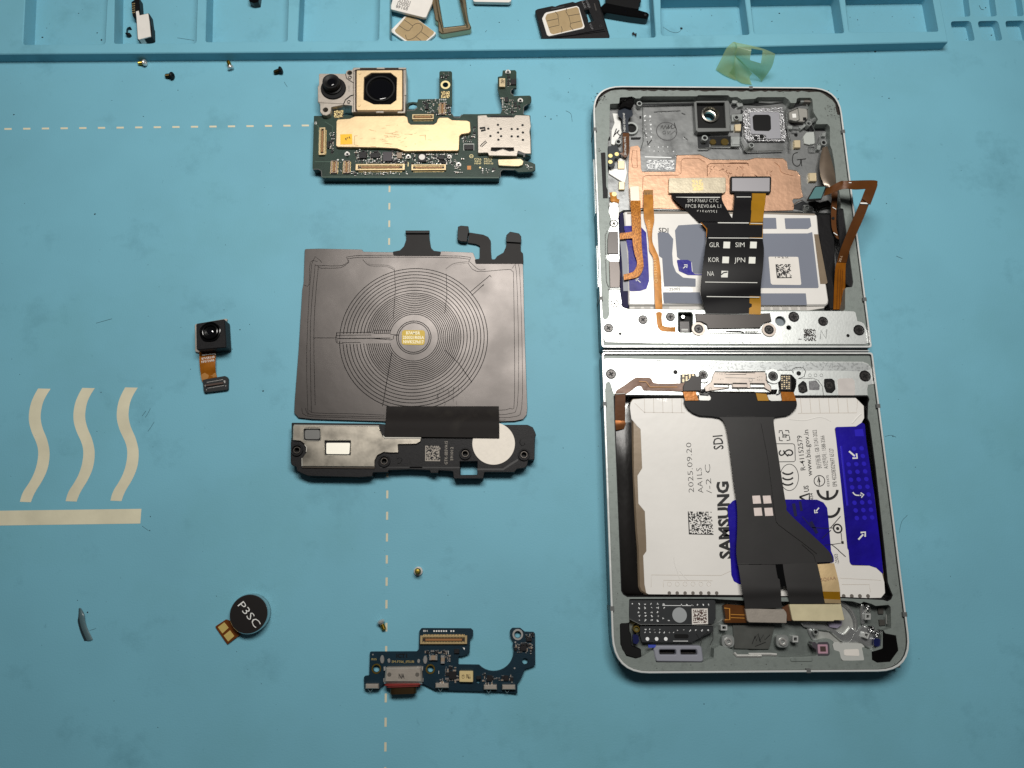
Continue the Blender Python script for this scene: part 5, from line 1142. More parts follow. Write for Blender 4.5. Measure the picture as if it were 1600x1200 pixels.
b.line(T6('0,690 155,690'), .6, ZL+.74).ringp(T6('198,742')[0], 3, 2.5, ZL+.75, ZL+.7, 16).ringp(T6('88,830')[0], 2.2, 1.8, ZL+.75, ZL+.7, 14).ringp(T5('1140,826')[0], 2.4, 2.0, ZL+.75, ZL+.7, 14).build('engraving', o)
M(deep_black).line(T5('1180,662 1560,668'), 1.0, ZL+.16).line(T6('0,664 335,660 345,690 342,745 365,772'), 1.0, ZL+.75).line(T5('755,612 742,640 742,700 770,715'), .6, ZL+.16).line(T5('870,620 890,648 1020,655 1110,655 1140,665 1142,720 1110,768 1080,775'), .9, ZL+.16).line(T6('350,690 380,650 580,652 600,680 590,640 620,625 690,628 712,660 700,710 650,728'), .9, ZL+.16).line(T6('640,730 780,725 830,745 870,800 880,888'), .6, ZL+.16).build('scribe_line', ph)
lug = M(alu).ringp(T5('1072,696')[0], 12, 5, ZL+.5, ZL, 28, .05); lug.build('lug', ph); M(alu).ringp(T6('410,706')[0], 12, 5, ZL+.5, ZL, 28, .05).build('lug', ph)
phone_screw(T5('1072,694')[0], 6.0, ZL+.5, a=.2); phone_screw(T6('408,706')[0], 6.2, ZL+.5, a=.8)
for f, q, cpx_ in ((T6, '640,790 690,745 720,770 735,850 690,870 650,860', T6('682,822')[0]), (T6, '885,730 960,728 985,750 995,830 960,868 905,860 885,800', T6('935,792')[0])):
    M(mat('countersink', (44, 44, 45), .35, .8)).prism(f(q), ZL+.16, ZL, bev=.05, r=.6).build('oval_seat', ph); phone_screw(cpx_, 6.0, ZL+.16, a=.9, recess=False)
b = M(deep_black).cylp(T6('648,680')[0], 3.6, zp_+.02, zp_-.1, 16).cylp(T5('812,668')[0], 3.6, zp_+.02, zp_-.1, 16).build('pin_hole', ph)
b = M(eng)
for u in (754, 806, 860): b.ringp(T6('%d,698' % u)[0], 2.6, 2.0, zp_+.02, zp_-.1, 16)
b.build('ring_mark', ph)
M(mat('etched_patch', (150, 150, 152), .4, .7, var=.6, vscale=2500, stretch=(1, 3, 1))).prism(T6('740,755 810,745 845,790 842,838 746,836'), ZL+.15, ZL, r=.3).build('etched_patch', ph)
M(mat('pale_sticker', (206, 200, 196), .45, .2, var=.12, vscale=350)).prism(T6('1010,740 1030,728 1150,726 1172,750 1178,886 1020,886'), ZL+.16, ZL, r=.5).build('sticker', ph)
def tail_connector(px, parent):
    o = M(mat('connector_base', (52, 48, 46), .4)).prism(px, ZL+.5, ZL, bev=.08, r=.2).build('connector', parent)
    x = [p[0] for p in px]; y = [p[1] for p in px]; b = M(gp); x0, x1, y0, y1 = min(x), max(x), min(y), max(y)
    for i in range(4):
        for j in range(7):
            if (i*7+j) % 5 == 3: continue
            b.sheet([(x0+(x1-x0)*(.12+.21*i), y0+(y1-y0)*(.06+.13*j)), (x0+(x1-x0)*(.12+.21*i+.12), y0+(y1-y0)*(.06+.13*j)), (x0+(x1-x0)*(.12+.21*i+.12), y0+(y1-y0)*(.06+.13*j+.07)), (x0+(x1-x0)*(.12+.21*i), y0+(y1-y0)*(.06+.13*j+.07))], ZL+.54)
    p = b.build('pins', o); p['kind'] = 'stuff'
M(glue_k).prism(T6('460,690 580,690 628,740 625,800 605,860 470,860 455,780'), ZL+.2, ZL, bev=.08, r=.4).build('gasket', ph)
tail_connector(T6('472,698 578,698 578,838 480,838'), ph)
tail_connector(T5('860,690 1000,680 1005,720 940,730 920,770 860,770'), ph)
b = M(glue_k).prism(T5('1035,825 1100,825 1110,868 1060,872'), ZL+.6, ZL, bev=.1).prism(T6('380,830 450,830 440,870 370,870'), ZL+.6, ZL, bev=.1).build('gasket', ph)
M(chrome).line(T5('1040,830 1045,878 1125,882'), 2.0, ZL+.75, h=.15).build('spring_clip', ph)
M(chrome).line(T6('470,820 470,870 440,880'), 2.0, ZL+.75, h=.15).build('spring_clip', ph)
# upper hinge cover
o = M(mat('cover_dark', (74, 70, 68), .38, .5, var=.08, vscale=200)).prism(T5('1000,118 1065,122 1560,128') + T6('0,128 290,118 380,115 385,150 395,190 330,205 300,230 290,252 0,258') + T5('1560,252 1120,262 1105,220 1060,196 1010,195 1004,150'), ZL+.75, ZL, bev=.1).build('hinge_cover', ph)
M(mat('bright_edge', (236, 238, 236), .25, .8)).line(T5('1065,122 1560,128') + T6('0,126 290,118'), 1.3, ZL+.8, h=.12).build('edge', o)
o = M(alu).prism(T5('1120,268 1560,262') + T6('0,262 300,262 300,304 0,304') + T5('1560,306 1122,302'), ZL+.4, ZL, bev=.06).build('cover_foot', ph)
M(mat('code_dark', (40, 36, 34), .5)).text('DZ W00N', *T5('1180,298 1278,298'), 3.2, ZL+.44).text('R3-A00A', *T5('1468,302 1560,302'), 3.2, ZL+.44).text('R3-A00P', *T6('150,302 268,302'), 3.2, ZL+.44).line(T5('1285,288 1420,288 1450,300'), 2.0, ZL+.44).line(T6('0,290 120,292 135,302'), 2.0, ZL+.44).build('lettering', o)
for f, u, v in ((T5, 1030, 262), (T6, 370, 270)):
    M(pinkish).ringp(f('%d,%d' % (u, v))[0], 11, 6.5, ZL+.45, ZL, 30, .06).build('lug', ph)

# lower half: bottom bay
FB = 2.6
M(mat('bay_paint', (112, 119, 116), .46, .35, var=.2, vscale=500, bump=.1)).prism(T9('200,440 1560,440') + T10('0,440 1400,480 1420,1100 0,1040') + T9('1300,1060 220,1060'), FB, .9).build('bay_floor', ph)
dk_l = mat('dark_label', (66, 68, 70), .36, .55, var=.1, vscale=300)
o = M(dk_l).prism(T9('318,460 1110,456 1128,480 1130,640 1105,690 890,692 420,692 320,640'), 4.6, FB, bev=.06, r=.2).build('lower_label', ph)
M(mat('bright_edge', (236, 238, 236), .25, .8)).line(T9('318,642 420,694 890,696 1100,704 1190,650'), 1.1, 4.66, h=.15).build('edge', o)
o2 = M(dk_l).prism(T9('420,712 1105,706 1110,760 905,862 440,862 420,800'), 4.4, FB, bev=.05, r=.2).build('lower_label', ph)
b = M(mat('laser_white', (238, 240, 240), .5)); rg = random.Random(18)
for c in range(6): glyphrow(b, T9, 352+58*c, 502, 1, 38, (1, 5, 5, 5, 5, 2)[c], 4.64, 1.3, 15)
glyphrow(b, T9, 640, 640, 50, 18, 2, 4.64, 1.3, 13); glyphrow(b, T9, 810, 510, 50, 0, 6, 4.64, 1.3, 12); b.line(T9('630,516 900,518'), .8, 4.64)
b.build('laser_marks', o, 'stuff')
b = M(mat('laser_white', (238, 240, 240), .5))
glyphrow(b, T9, 470, 740, 44, 0, 4, 4.44, 1.0, 12); glyphrow(b, T9, 470, 768, 44, 0, 7, 4.44, 1.0, 10); glyphrow(b, T9, 770, 750, 58, 0, 6, 4.44, 1.0, 14)
for u in (490, 576, 662): b.cylp(T9('%d,830' % u)[0], 2.8, 4.45, 4.4, 16)
b.line(T9('730,850 870,850'), .8, 4.44)
b.build('laser_marks', o2, 'stuff')
M(deep_black).prism(T9('738,785 865,785 878,800 870,825 745,825'), 4.43, 4.3, r=.4).build('slot', o2)
M(mat('grey_dot', (172, 176, 178), .4, .4)).cylp(T9('791,606')[0], 68/6, 4.65, 4.5, 40).build('round_sticker', o)
o = M(white_pl).prism(T9('905,546 1055,544 1058,690 908,692'), 4.66, 4.5, r=.1).build('code_label', ph)
M(mat('code_brown2', (84, 64, 58), .5)).cells(T9('918,556 1045,555 1046,680 920,680'), 4.69, 15, 91, .6, False).build('code_print', o)
M(deep_black).prism(T9('230,688 245,678 318,678 325,760 338,790 345,895 430,925 434,990 420,1010 375,1012 290,985 250,930 235,880'), ZL+.1, 2.0, bev=.2, r=.4).build('rubber_corner', ph)
M(mat('navy_hole', (18, 24, 70), .3)).prism(T9('352,795 375,785 405,800 412,850 395,880 355,870'), 4.2, FB, r=.4).build('blue_insert', ph)
b = M(brass).ringp(T9('388,738')[0], 5.2, 3.2, 4.9, FB, 24, .08); b.use(mat('hole_olive', (84, 84, 50), .5)).cylp(T9('388,738')[0], 3.3, 4.4, FB, 18); b.build('screw_boss', ph)
for f, u, v in ((T9, 1252, 858), (T10, 322, 858)):
    px = f('%d,%d' % (u, v))[0]
    M(rib).prism([(px[0]+dx, px[1]+dy) for dx, dy in ((-11, -11), (9, -11), (9, 9), (-11, 9))], 4.3, FB, bev=.1, r=1.2).build('boss_base', ph)
    b = M(silver).ringp(px, 6, 3.2, 4.7, FB, 26, .1); b.use(chrome).cylp((px[0], px[1]+.6), 3.2, 4.3, FB, 18, .4); b.build('screw_boss', ph)
o = M(mat('gasket_grey', (138, 140, 150), .5)).prism(T9('548,930 575,895 985,895 1000,915 1016,1030 1000,1048 575,1044 560,1000'), 5.5, 3.0, [[P(x, y, 5.5) for x, y in T9(q)] for q in ('600,932 755,932 762,980 606,980', '798,932 950,932 962,982 806,982')], .25, .5, hr=.4).build('speaker_gasket', ph)
M(deep_black).prism(T9('570,910 990,910 990,1010 570,1010'), 3.6, 2.6).build('mesh', o)
M(mat('gasket_mesh', (74, 70, 66), .5)).line(T9('600,955 755,958'), 1.5, 3.65, h=.1).line(T9('800,960 955,962'), 1.5, 3.65, h=.1).build('mesh_bar', o)
M(mat('blue_tab', (58, 74, 170), .4)).prism(T9('496,886 568,886 570,912 500,912'), 5.1, 4.6).build('blue_tab', ph)
b = M(rib)
for f, q in ((T9, '1178,700 1240,700 1242,752 1178,752'), (T10, '412,802 466,802 466,864 412,864'), (T10, '1092,592 1146,592 1146,652 1092,652'), (T10, '1085,765 1138,780 1120,835 1072,815')):
    px = f(q); M(mat('post_white', (206, 208, 206), .4, .5)).prism(px, 4.6, FB, [[P(px[0][0]*.75+px[2][0]*.25, px[0][1]*.75+px[2][1]*.25, 4.6), P(px[1][0]*.75+px[3][0]*.25, px[1][1]*.75+px[3][1]*.25, 4.6), P(px[2][0]*.75+px[0][0]*.25, px[2][1]*.75+px[0][1]*.25, 4.6), P(px[3][0]*.75+px[1][0]*.25, px[3][1]*.75+px[1][1]*.25, 4.6)]], .1, .1).build('square_post', ph)
M(mat('slot_plate', (112, 114, 110), .34, .6, var=.2, vscale=300)).prism(T9('1290,700 1560,698') + T10('0,700 245,704 190,925 0,925') + T9('1560,925 1305,920'), FB+.5, FB-.1, bev=.05).build('port_bed', ph)
b = M(pen).line(T9('1470,880 1500,800 1510,850 1530,790 1550,860'), 1.0, FB+.56).line(T10('50,830 90,780 100,850 140,790 150,840 200,790'), 1.0, FB+.56).line(T10('60,900 160,860'), 1.0, FB+.56).line(T9('945,780 990,850 1000,800'), .9, 4.46).line(T9('985,892 1010,800 1060,765'), .9, 4.5).line(T9('1075,890 1105,830 1100,770 1080,765'), .9, 4.5); b.build('pen_mark', ph)
M(white_metal).line(T9('1300,960 1330,990 1560,990') + T10('0,975 200,975 262,980'), 5.0, ZL+.1, h=.4).build('port_lip', ph)
# motor seat
mc = P(1299, 975, FB)
rk = mm(1)*.93
b = M(foil).prism_w(circ(mc, 40*rk, 0, 48), FB+.6, FB-.1, [circ(mc, 33*rk, 0, 48)], .2); b.build('motor_seat', ph); M(mat('seat_glint', (236, 236, 232), .2, .8)).line([(1299+38*math.cos(a*.1), 977-38*math.sin(a*.1)) for a in range(-9, 13)], 1.6, FB+.66, h=.25).build('seat_highlight', ph)  # the bright arc is a highlight put into the colour
M(mat('seat_floor', (188, 190, 186), .4, .5, bump=.25, bscale=300, var=.2, vscale=300)).prism_w(circ(mc, 33*rk, 0, 40), FB+.12, FB-.1).build('seat_floor', ph)
M(foil).prism(T10('480,670 560,660 700,690 760,720 900,790 960,720 1010,760 1080,700 1150,730 1260,760 1250,900 1180,940 1110,910 1040,870 900,870 850,840 760,760 600,740 520,720'), FB+.9, FB, bev=.25, r=.4).build('foil_patch', ph)
M(foil).prism(T10('1045,500 1140,500 1150,560 1110,570 1090,690 1060,700 1050,560'), FB+.9, FB, bev=.25, r=.3).build('foil_patch', ph)
M(mat('purple_film', (128, 122, 140), .4)).prism(T10('740,668 880,660 870,700 830,730 760,720'), FB+1.0, FB+.2, r=.3).build('film_patch', ph)
b = M(chrome)
for u, v in ((1118, 530), (1156, 735), (1205, 785)): b.ringp(T10('%d,%d' % (u, v))[0], 4.4, 2.6, 4.8, FB, 22, .15)
b.build('screw_boss', ph); boss(T10('630,768')[0], 4.8, 4.4, FB)
M(mat('navy_hole', (18, 24, 70), .3)).prism(T10('1172,830 1195,822 1235,830 1240,890 1215,905 1175,895'), 4.6, FB, r=.5).build('blue_insert', ph)
b = M(chrome).line(T10('1166,830 1172,905 1215,925 1250,915 1252,840'), 1.2, 4.7, h=.2).build('wire_clip', ph)
M(glue_k).prism(T10('1252,755 1270,745 1285,772 1388,792 1412,940 1330,1052 1205,1060 1152,1030 1148,945 1190,935 1252,915'), ZL+.15, 2.0, bev=.3, r=.3).build('rubber_corner', ph)
M(mat('sensor_pocket', (70, 66, 72), .4)).prism(T10('590,860 620,852 640,875 650,858 740,855 758,880 762,975 745,992 645,992 630,930 592,905'), ZL+.04, 3.4, [[P(x, y, ZL) for x, y in T10('648,885 738,885 742,968 652,968')]], .1, .4).build('sensor_pocket', ph)
o = M(mat('sensor_pink', (196, 156, 172), .4, .3)).prism(T10('645,882 740,882 745,970 650,970'), ZL+.12, 3.2, [[P(x, y, ZL) for x, y in T10('668,902 718,902 722,948 672,948')]], .1, .3).build('sensor_ring', ph)
M(mat('sensor_hole', (70, 56, 52), .4)).prism(T10('660,895 728,895 730,955 664,955'), ZL+.05, 3.0).build('sensor_eye', o)
o = M(mat('sticker_grey', (186, 188, 184), .5, .1)).prism(T10('785,885 800,862 845,860 868,880 890,870 1060,875 1085,900 1088,1020 1070,1036 880,1034 855,1000 850,950 800,935'), ZL-.1, 3.0, bev=.05, r=.4).build('sticker', ph)
M(white_pl).prism(T10('890,930 1030,925 1038,990 895,985'), ZL-.05, ZL-.15, r=.4).build('white_pad', o)
b = M(mat('slot_dark', (60, 58, 54), .5)).prism(T10('1212,540 1260,535 1264,595 1216,595'), FB+.5, FB).prism(T10('1222,650 1275,650 1280,700 1228,705'), FB+.5, FB).build('contact_pocket', ph)
M(white_metal).line(T10('1080,560 1120,585 1140,560'), 1.0, 4.4, h=.2).line(T10('1288,600 1292,690'), 1.6, FB+1.2, h=.3).build('wire_clip', ph)
M(paint).prism(T10('385,1000 600,1000 600,1045 390,1045'), ZL+.2, ZL-.1, bev=.18, r=.5).build('port_bump', ph)

# ------------------------------------------------------------------ batteries
batt_w = mat('battery_white', (231, 228, 223), .34, var=.06, vscale=60, bump=.25, bscale=130, coat=.35)
batt_tan = mat('battery_tan', (132, 116, 96), .34, .2, var=.15, vscale=150, bump=.1, bscale=300)
grey_lab = mat('grey_label', (122, 127, 140), .6, spec=.2, var=.05, vscale=80)
blue_film = mat('blue_film', (30, 18, 150), .34, spec=.22, var=.45, vscale=130, bump=.25, bscale=420)
navy_film = mat('navy_film', (14, 9, 58), .5, spec=.15)
film_k = mat('black_film', (24, 22, 21), .24, spec=.4, var=.35, vscale=90, bump=.35, bscale=160, stretch=(1.6, .6, 1))
film_k2 = mat('black_tape', (16, 15, 17), .45, spec=.2, bump=.15, bscale=500)
print_k = mat('battery_print', (22, 21, 22), .55)
def arrow(b, a, c, w, z, hw=2.6):
    dx, dy = c[0]-a[0], c[1]-a[1]; l = math.hypot(dx, dy); ux, uy = dx/l, dy/l; h = w*hw
    q = (c[0]-ux*h*.9, c[1]-uy*h*.9)
    b.line([a, (q[0]+ux*.5, q[1]+uy*.5)], w, z); b.line([(q[0]-uy*h*.8-ux*.2, q[1]+ux*h*.8-uy*.2), c, (q[0]+uy*h*.8-ux*.2, q[1]-ux*h*.8-uy*.2)], w, z)
t = thing('battery', 'smaller white and grey battery with blue tabs in the upper half of the phone', 'battery', (1140, 400), 1.0, 'phone batteries')
ZU = 4.4; e = .05
bo = T3('388,135 400,122 560,118 1000,120') + T4('300,128 780,142 822,152 838,330 872,560 930,955 925,985 905,1002 290,1006') + T3('1120,1000 440,1002 432,980 428,600 404,330')
M(batt_w).prism(bo, ZU, 1.1, bev=.35, r=.6).build('cell', t)
M(navy_film).prism(T3('345,150 380,120 402,300 432,880 436,1020 410,1034 375,1015 352,980 352,860 350,400'), ZU-.5, 1.1, bev=.15, r=.3).build('blue_wrap', t)
M(mat('grey_strip', (120, 124, 134), .4)).prism(T3('352,385 408,385 432,700 434,868 384,868 372,600'), ZU-.35, ZU-.6).build('side_strip', t)
M(film_k2).prism(T4('815,148 955,150 985,400 990,640 975,1035 940,1040 930,1000 935,955 870,560 838,330'), ZU-.35, 1.1, bev=.2, r=.3).build('side_film', t)
for q in (T3('705,325 730,316 805,322 852,380 842,520 850,620 878,690 945,742 1062,752 1062,828 765,826 748,560 718,540'), T3('868,300 900,252 1100,240 1168,290 1150,480 1122,706 1058,706 1034,690 1026,600 990,576 920,576 888,548'),
          T4('0,330 730,328 775,315 835,830 828,840 0,840'), T4('250,182 435,182 442,285 250,285'), T4('515,186 755,184 766,262 735,286 525,286'), T3('755,880 1100,880 1130,985 762,980'), T4('200,890 715,890 725,1000 200,1000')):
    M(grey_lab).prism(q, ZU+e, ZU-.05, r=.15).build('grey_patch', t)
b = M(mat('patch_edge', (70, 74, 84), .5)).line(T3('762,984 1130,989'), .7, ZU+e+.03).build('patch_edge', t)
M(blue_film).prism(T3('388,258 465,256 545,262 598,320 618,600 626,770 600,848 540,868 442,872 430,500'), ZU+e, ZU-.05, r=.5).build('blue_tab', t)
M(blue_film).prism(T3('884,575 990,577 1020,592 1028,686 1058,710 1130,712 1130,720 990,718 905,680'), ZU+2*e, ZU-.05, r=.4).build('blue_tab', t)
b = M(white_ink); arrow(b, T3('545,788')[0], T3('502,750')[0], 1.3, ZU+.12); arrow(b, T3('945,655')[0], T3('982,622')[0], 1.5, ZU+.16); b.build('arrow', t)
M(batt_tan).prism(T4('792,336 832,336 918,790 905,802 850,802'), ZU+e, ZU-.05).build('tan_margin', t)
o = M(white_pl).prism(T4('365,552 372,546 636,548 645,556 672,802 664,812 400,809 386,796'), ZU+2*e, ZU, r=.2).build('code_label', t)
M(print_k).cells(T4('430,618 570,616 584,746 444,748'), ZU+.14, 16, 101, .5).line(T4('430,548 430,560'), .8, ZU+.14).line(T4('450,552 475,552'), .8, ZU+.14).line(T4('488,546 510,560 490,560'), .8, ZU+.14).line(T4('525,546 528,560 545,548 548,562'), .8, ZU+.14).build('code_print', o)
M(print_k).text('SDI', *T3('714,318 806,320'), 7.0, ZU+.03, .015).text('i-25005', *T3('790,864 918,862'), 4.2, ZU+.03).build('lettering', t)
b = M(mat('emboss_grey', (176, 172, 166), .45))
for k in range(9): b.sheet(T4('%d,1012 %d,1010 %d,1040 %d,1042' % (320+85*k, 380+85*k, 384+85*k, 324+85*k)) if k < 5 else T3('%d,1006 %d,1006 %d,1030 %d,1030' % (490+88*(k-5), 550+88*(k-5), 550+88*(k-5), 490+88*(k-5))), ZU-.62)
o = M(mat('seal_edge', (206, 202, 196), .4)).prism(T3('440,1000 1140,1002') + T4('280,1006 740,1008 905,1006 880,1030 740,1052 280,1050') + T3('1130,1046 440,1036'), ZU-.7, 1.5, bev=.1).build('seal_edge', t)
b.build('emboss', o)
M(mat('fold_taupe', (150, 140, 128), .4)).line(T3('420,140 560,136 1000,136') + T4('340,140 800,152'), 2.5, ZU+.03, h=.08).build('seal_fold', t)  # raised taupe line along the battery's top edge

t = thing('battery', 'large white printed battery with blue film beside it in the lower half of the phone', 'battery', (1190, 780), 1.0, 'phone batteries')
ZW = 4.5
bo = T5('392,945 410,915 880,906 1000,908') + T6('0,908 1190,902 1215,935 1262,985') + T8('1120,0 1150,20 1168,200 1248,700 1305,1200') + T10('1275,250 1282,400 1245,448 1100,452 500,440') + T9('1380,425 480,418 425,388 405,340 396,0') + T7('378,1000 350,500 345,0')
M(batt_tan).prism(bo, ZW, 1.1, bev=.4, r=1.0).build('cell', t)
bw = T5('392,955 412,925 520,915 1000,912') + T6('0,912 1180,908 1212,938 1258,985 1262,1100 1228,1160 1180,1180') + T8('1060,38 880,45 865,62 880,160 930,620 985,1180') + T10('938,0 955,130 975,142 1130,144 1195,165 1250,215 1272,300 1278,400 1240,445 1100,448 500,436') + T9('1380,420 500,412 478,400 462,320 450,50 480,8') + T7('478,1100 465,835 405,762 396,500 440,430 425,65 355,0') + T5('470,1190 400,1110 385,1000')
M(batt_w).prism(bw, ZW+.08, ZW-.05, bev=.05, r=.25).build('wrapper', t)
zw = ZW+.10
M(film_k).strip(T7('180,0 190,300 210,700 220,1200') + T9('238,350 262,420')[0:2], T7('345,0 345,300 360,700 380,1200') + T9('405,350 470,425')[0:2], [3.6, 4.3, 4.2, 4.3, 4.1, 3.4], .2, 6, 5, .25).build('side_film', t)
b = M(blue_film).prism(T8('870,50 885,42 1060,40 1120,0 1148,18 1160,160 1232,640 1300,1200') + T10('1262,230 1200,165 1130,142 960,134 945,110 935,0') + T8('985,1180 930,620 880,160'), zw+.02, ZW-.02, bev=.02, r=.3)
o = b.build('blue_tab', t)
b = M(mat('blue_bump', (44, 34, 182), .3, spec=.35))
for i in range(10):
    for j in range(3):
        u, v = 975+72*j+11*i, 250+72*i-3*j
        if (i in (0, 1) and j == 0) or (i == 6 and j < 2): continue
        b.cylp(T8('%d,%d' % (u, v))[0], 3.6, zw+.07, zw, 16, .05)
b.line(T8('925,220 985,780'), 3.2, zw+.04, h=.05); b.sheet(T8('1050,68 1130,60 1140,130 1058,130'), zw+.05)
b.build('emboss', o)
o2 = M(blue_film).prism(T8('330,722 700,724 760,750 795,800 806,900 832,1200') + T10('770,0 795,60 800,110 300,200 150,320') + T9('1350,318 1300,290 1276,230 1265,0') + T7('1255,1000 1240,790 1290,735 1330,720'), zw+.03, ZW, bev=.02, r=.5).build('blue_tab', t)
b = M(white_ink); arrow(b, T8('1000,270')[0], T8('1076,335')[0], 2.6, zw+.12, 2.3); arrow(b, T8('1088,1098')[0], T8('1152,1028')[0], 2.6, zw+.12, 2.3); b.line([(a[0], a[1]) for a in cr([(x, y, 0) for x, y in T8('1035,655 1060,680 1100,684')], 4)], 1.8, zw+.12); arrow(b, T8('1095,684')[0], T8('1138,678')[0], 1.8, zw+.12, 2.6); arrow(b, T8('718,800')[0], T8('678,848')[0], 1.8, zw+.12, 2.2); b.build('arrow', t)
b = M(print_k)
def up(s, f, u0, v0, u1, v1, h, bold=0.0): b.text(s, f('%f,%f' % (u0, v0))[0], f('%f,%f' % (u1, v1))[0], h, zw, bold)
up('SDI', T7, 1203, 250, 1192, 118, 15, .012); up('SAMSUNG', T7, 1278, 1278, 1246, 552, 17.5, .042)
up('R-41152579', T8, 592, 446, 556, 120, 7.6, .004); up('www.bis.gov.in', T8, 656, 500, 617, 68, 7.8, .004)
up('执行标准 : GB 31241-2022', T8, 742, 430, 694, 68, 6.4, .0); up('A/S연락처 : 1588-3366', T8, 803, 432, 768, 122, 6.2, .0); up('EPR 4522083029697 65127', T8, 888, 598, 852, 242, 6.6, .0)
up('US', T8, 624, 648, 618, 590, 7.5, .02); up('634', T8, 664, 722, 658, 662, 4.2, .01); up('033475', T8, 818, 600, 808, 494, 3.6); up('-25003', T10, 848, 125, 832, 32, 5.6)
b.build('lettering', t)
dotm = mat('dot_print', (44, 42, 42), .6); b = M(dotm)
up('2025.09.20', T7, 926, 656, 900, 188, 8.2, -.012); up('AA1LS', T7, 1014, 660, 996, 424, 8.2, -.012); up('/-2 C', T7, 1094, 664, 1076, 392, 8.2, -.012)
b.build('lettering', t)
M(print_k).cells(T7('868,835 1090,838 1110,1055 878,1050'), zw, 24, 111, .45).build('code_print', t)
b = M(print_k)
rg = random.Random(31)
for k in range(58):                                    # small Hangul-like line hidden half under the ribbon
    s_ = k/58; u, v = 1240+70*s_, 70+600*s_
    if k % 7 == 6: continue
    b.line(T7('%f,%f %f,%f %f,%f' % (u-6, v-rg.uniform(-4, 4), u+14, v+rg.uniform(-5, 5), u+rg.uniform(0, 28), v+rg.uniform(-3, 5))), .9, zw)
b.build('small_print', t)
def arcl(f, u, v, ru, rv, a0, a1, n=20): return f(' '.join('%f,%f' % (u+ru*math.cos(math.radians(a0+(a1-a0)*i/n)), v+rv*math.sin(math.radians(a0+(a1-a0)*i/n))) for i in range(n+1)))
b = M(print_k)
b.line(arcl(T8, 440, 515, 86, 124, 0, 360, 40)[:-1], 1.0, zw, True)
for v in (470, 520, 570): b.line(arcl(T8, 425, v-15, 52, 32, 20, 160, 14), 2.6, zw)
b.line(T8('300,200 470,200 485,206 492,225 496,355 485,368 300,370'), 1.1, zw)
b.line([(a[0], a[1]) for a in cr([(x, y, 0) for x, y in T8('360,262 345,285 360,308 385,300 410,268 440,258 465,270 470,292 450,308 425,300')], 4)], 2.2, zw); b.line([(a[0], a[1]) for a in cr([(x, y, 0) for x, y in T8('385,262 400,290 430,318')], 4)], 2.2, zw)
for q in ('375,78 345,78 345,100', '400,76 432,76 438,100', '345,135 350,170 378,172', '440,130 446,165 415,170', '375,85 378,110', '410,120 440,120'): b.line(T8(q), 1.5, zw)
for a_, c_ in (('390,125', '378,112'), ('395,128', '410,112'), ('390,128', '376,140'), ('398,128', '412,142')): arrow(b, T8(a_)[0], T8(c_)[0], 1.0, zw, 2.2)
b.line(arcl(T8, 722, 548, 50, 50, 0, 360, 32)[:-1], 1.3, zw, True).line(T8('722,590 716,510'), 1.4, zw).line(T8('706,560 716,505 728,560'), 1.4, zw)
b.line(arcl(T8, 798, 632, 92, 86, 0, 180, 22), 4.2, zw).line(T8('797,640 800,712'), 4.2, zw)
b.line(arcl(T8, 820, 795, 88, 90, 2, 110, 18), 4.2, zw)
b.line(T8('535,700 628,668 628,740 600,735'), 3.0, zw).line(T8('535,700 600,738'), 3.0, zw)
b.ringp(T8('893,995')[0], 7.6, 5.2, zw, zw-.05, 26).cylp(T8('893,995')[0], 2.6, zw, zw-.05, 16)
b.line(T8('920,880 825,990'), 1.3, zw).line(T8('925,1035 935,1130 840,1145'), 1.2, zw).line(T8('815,990 850,990'), 1.3, zw).prism(T8('925,1115 948,1112 952,1138 930,1140'), zw, zw-.05)
b.line(T8('830,1140 905,1200'), 1.3, zw).line(T10('840,0 908,60'), 1.3, zw)
b.build('symbol', t)
b = M(mat('blue_shadowprint', (8, 6, 60), .4)); b.line(T8('560,880 650,985 810,995'), 1.3, zw+.06).line(T8('745,1090 830,1010'), 1.3, zw+.06).line(T8('770,1150 840,1145'), 1.3, zw+.06).line(T8('540,740 555,830'), 4, zw+.06).line(T8('480,760 500,880'), 5, zw+.06).line(T8('640,930 700,1040'), 5, zw+.06); b.build('symbol', t)
b = M(mat('emboss_line', (200, 192, 182), .4)); 
b.line(T5('430,960 520,1045 900,1050'), .9, zw).line(T6('640,1055 1190,1050 1200,930'), .9, zw)
for u in (520, 606, 692, 780, 868): b.line(T5('%d,915 %d,1050' % (u, u+4)), .9, zw)
for u in (668, 756, 842, 930, 1016, 1104): b.line(T6('%d,915 %d,1050' % (u-4, u+8)), .9, zw)
b.line(T9('525,345 525,230 1180,235 1280,190'), .8, zw); b.line(T9('640,345 640,280 1100,285'), .8, zw); b.line(T10('870,320 1130,320 1140,390'), .8, zw); b.line(T10('850,260 1240,280'), .7, zw)
for k in range(6): b.ringp(T9('%d,315' % (695+74*k))[0], 3.4, 3.0, zw+.02, ZW, 18)
b.build('emboss', t)
b = M(batt_w); b.line([(a[0], a[1]) for a in cr([(x, y, 0) for x, y in T9('735,60 745,130 770,200 790,270')], 4)], 1.6, ZW+.08, h=.06).line([(a[0], a[1]) for a in cr([(x, y, 0) for x, y in T9('790,190 850,260 880,280')], 4)], 1.4, ZW+.08, h=.05).line([(a[0], a[1]) for a in cr([(x, y, 0) for x, y in T6('560,1110 700,1120 850,1090 950,1130')], 4)], 2.2, ZW+.08, h=.07).line([(a[0], a[1]) for a in cr([(x, y, 0) for x, y in T6('1150,1150 1200,1090 1235,1060')], 4)], 2.6, ZW+.08, h=.1); b.build('wrinkle', t)
b = M(mat('seal_dark', (110, 104, 98), .4))
for k in range(7): b.cylp(T9('%d,400' % (695+74*k))[0], 2.8, zw+.02, ZW, 14)
for k in range(4): b.cylp(T10('%d,%d' % (890+76*k, 428))[0], 3.0, zw+.02, ZW, 14)
b.build('seal_dot', t)
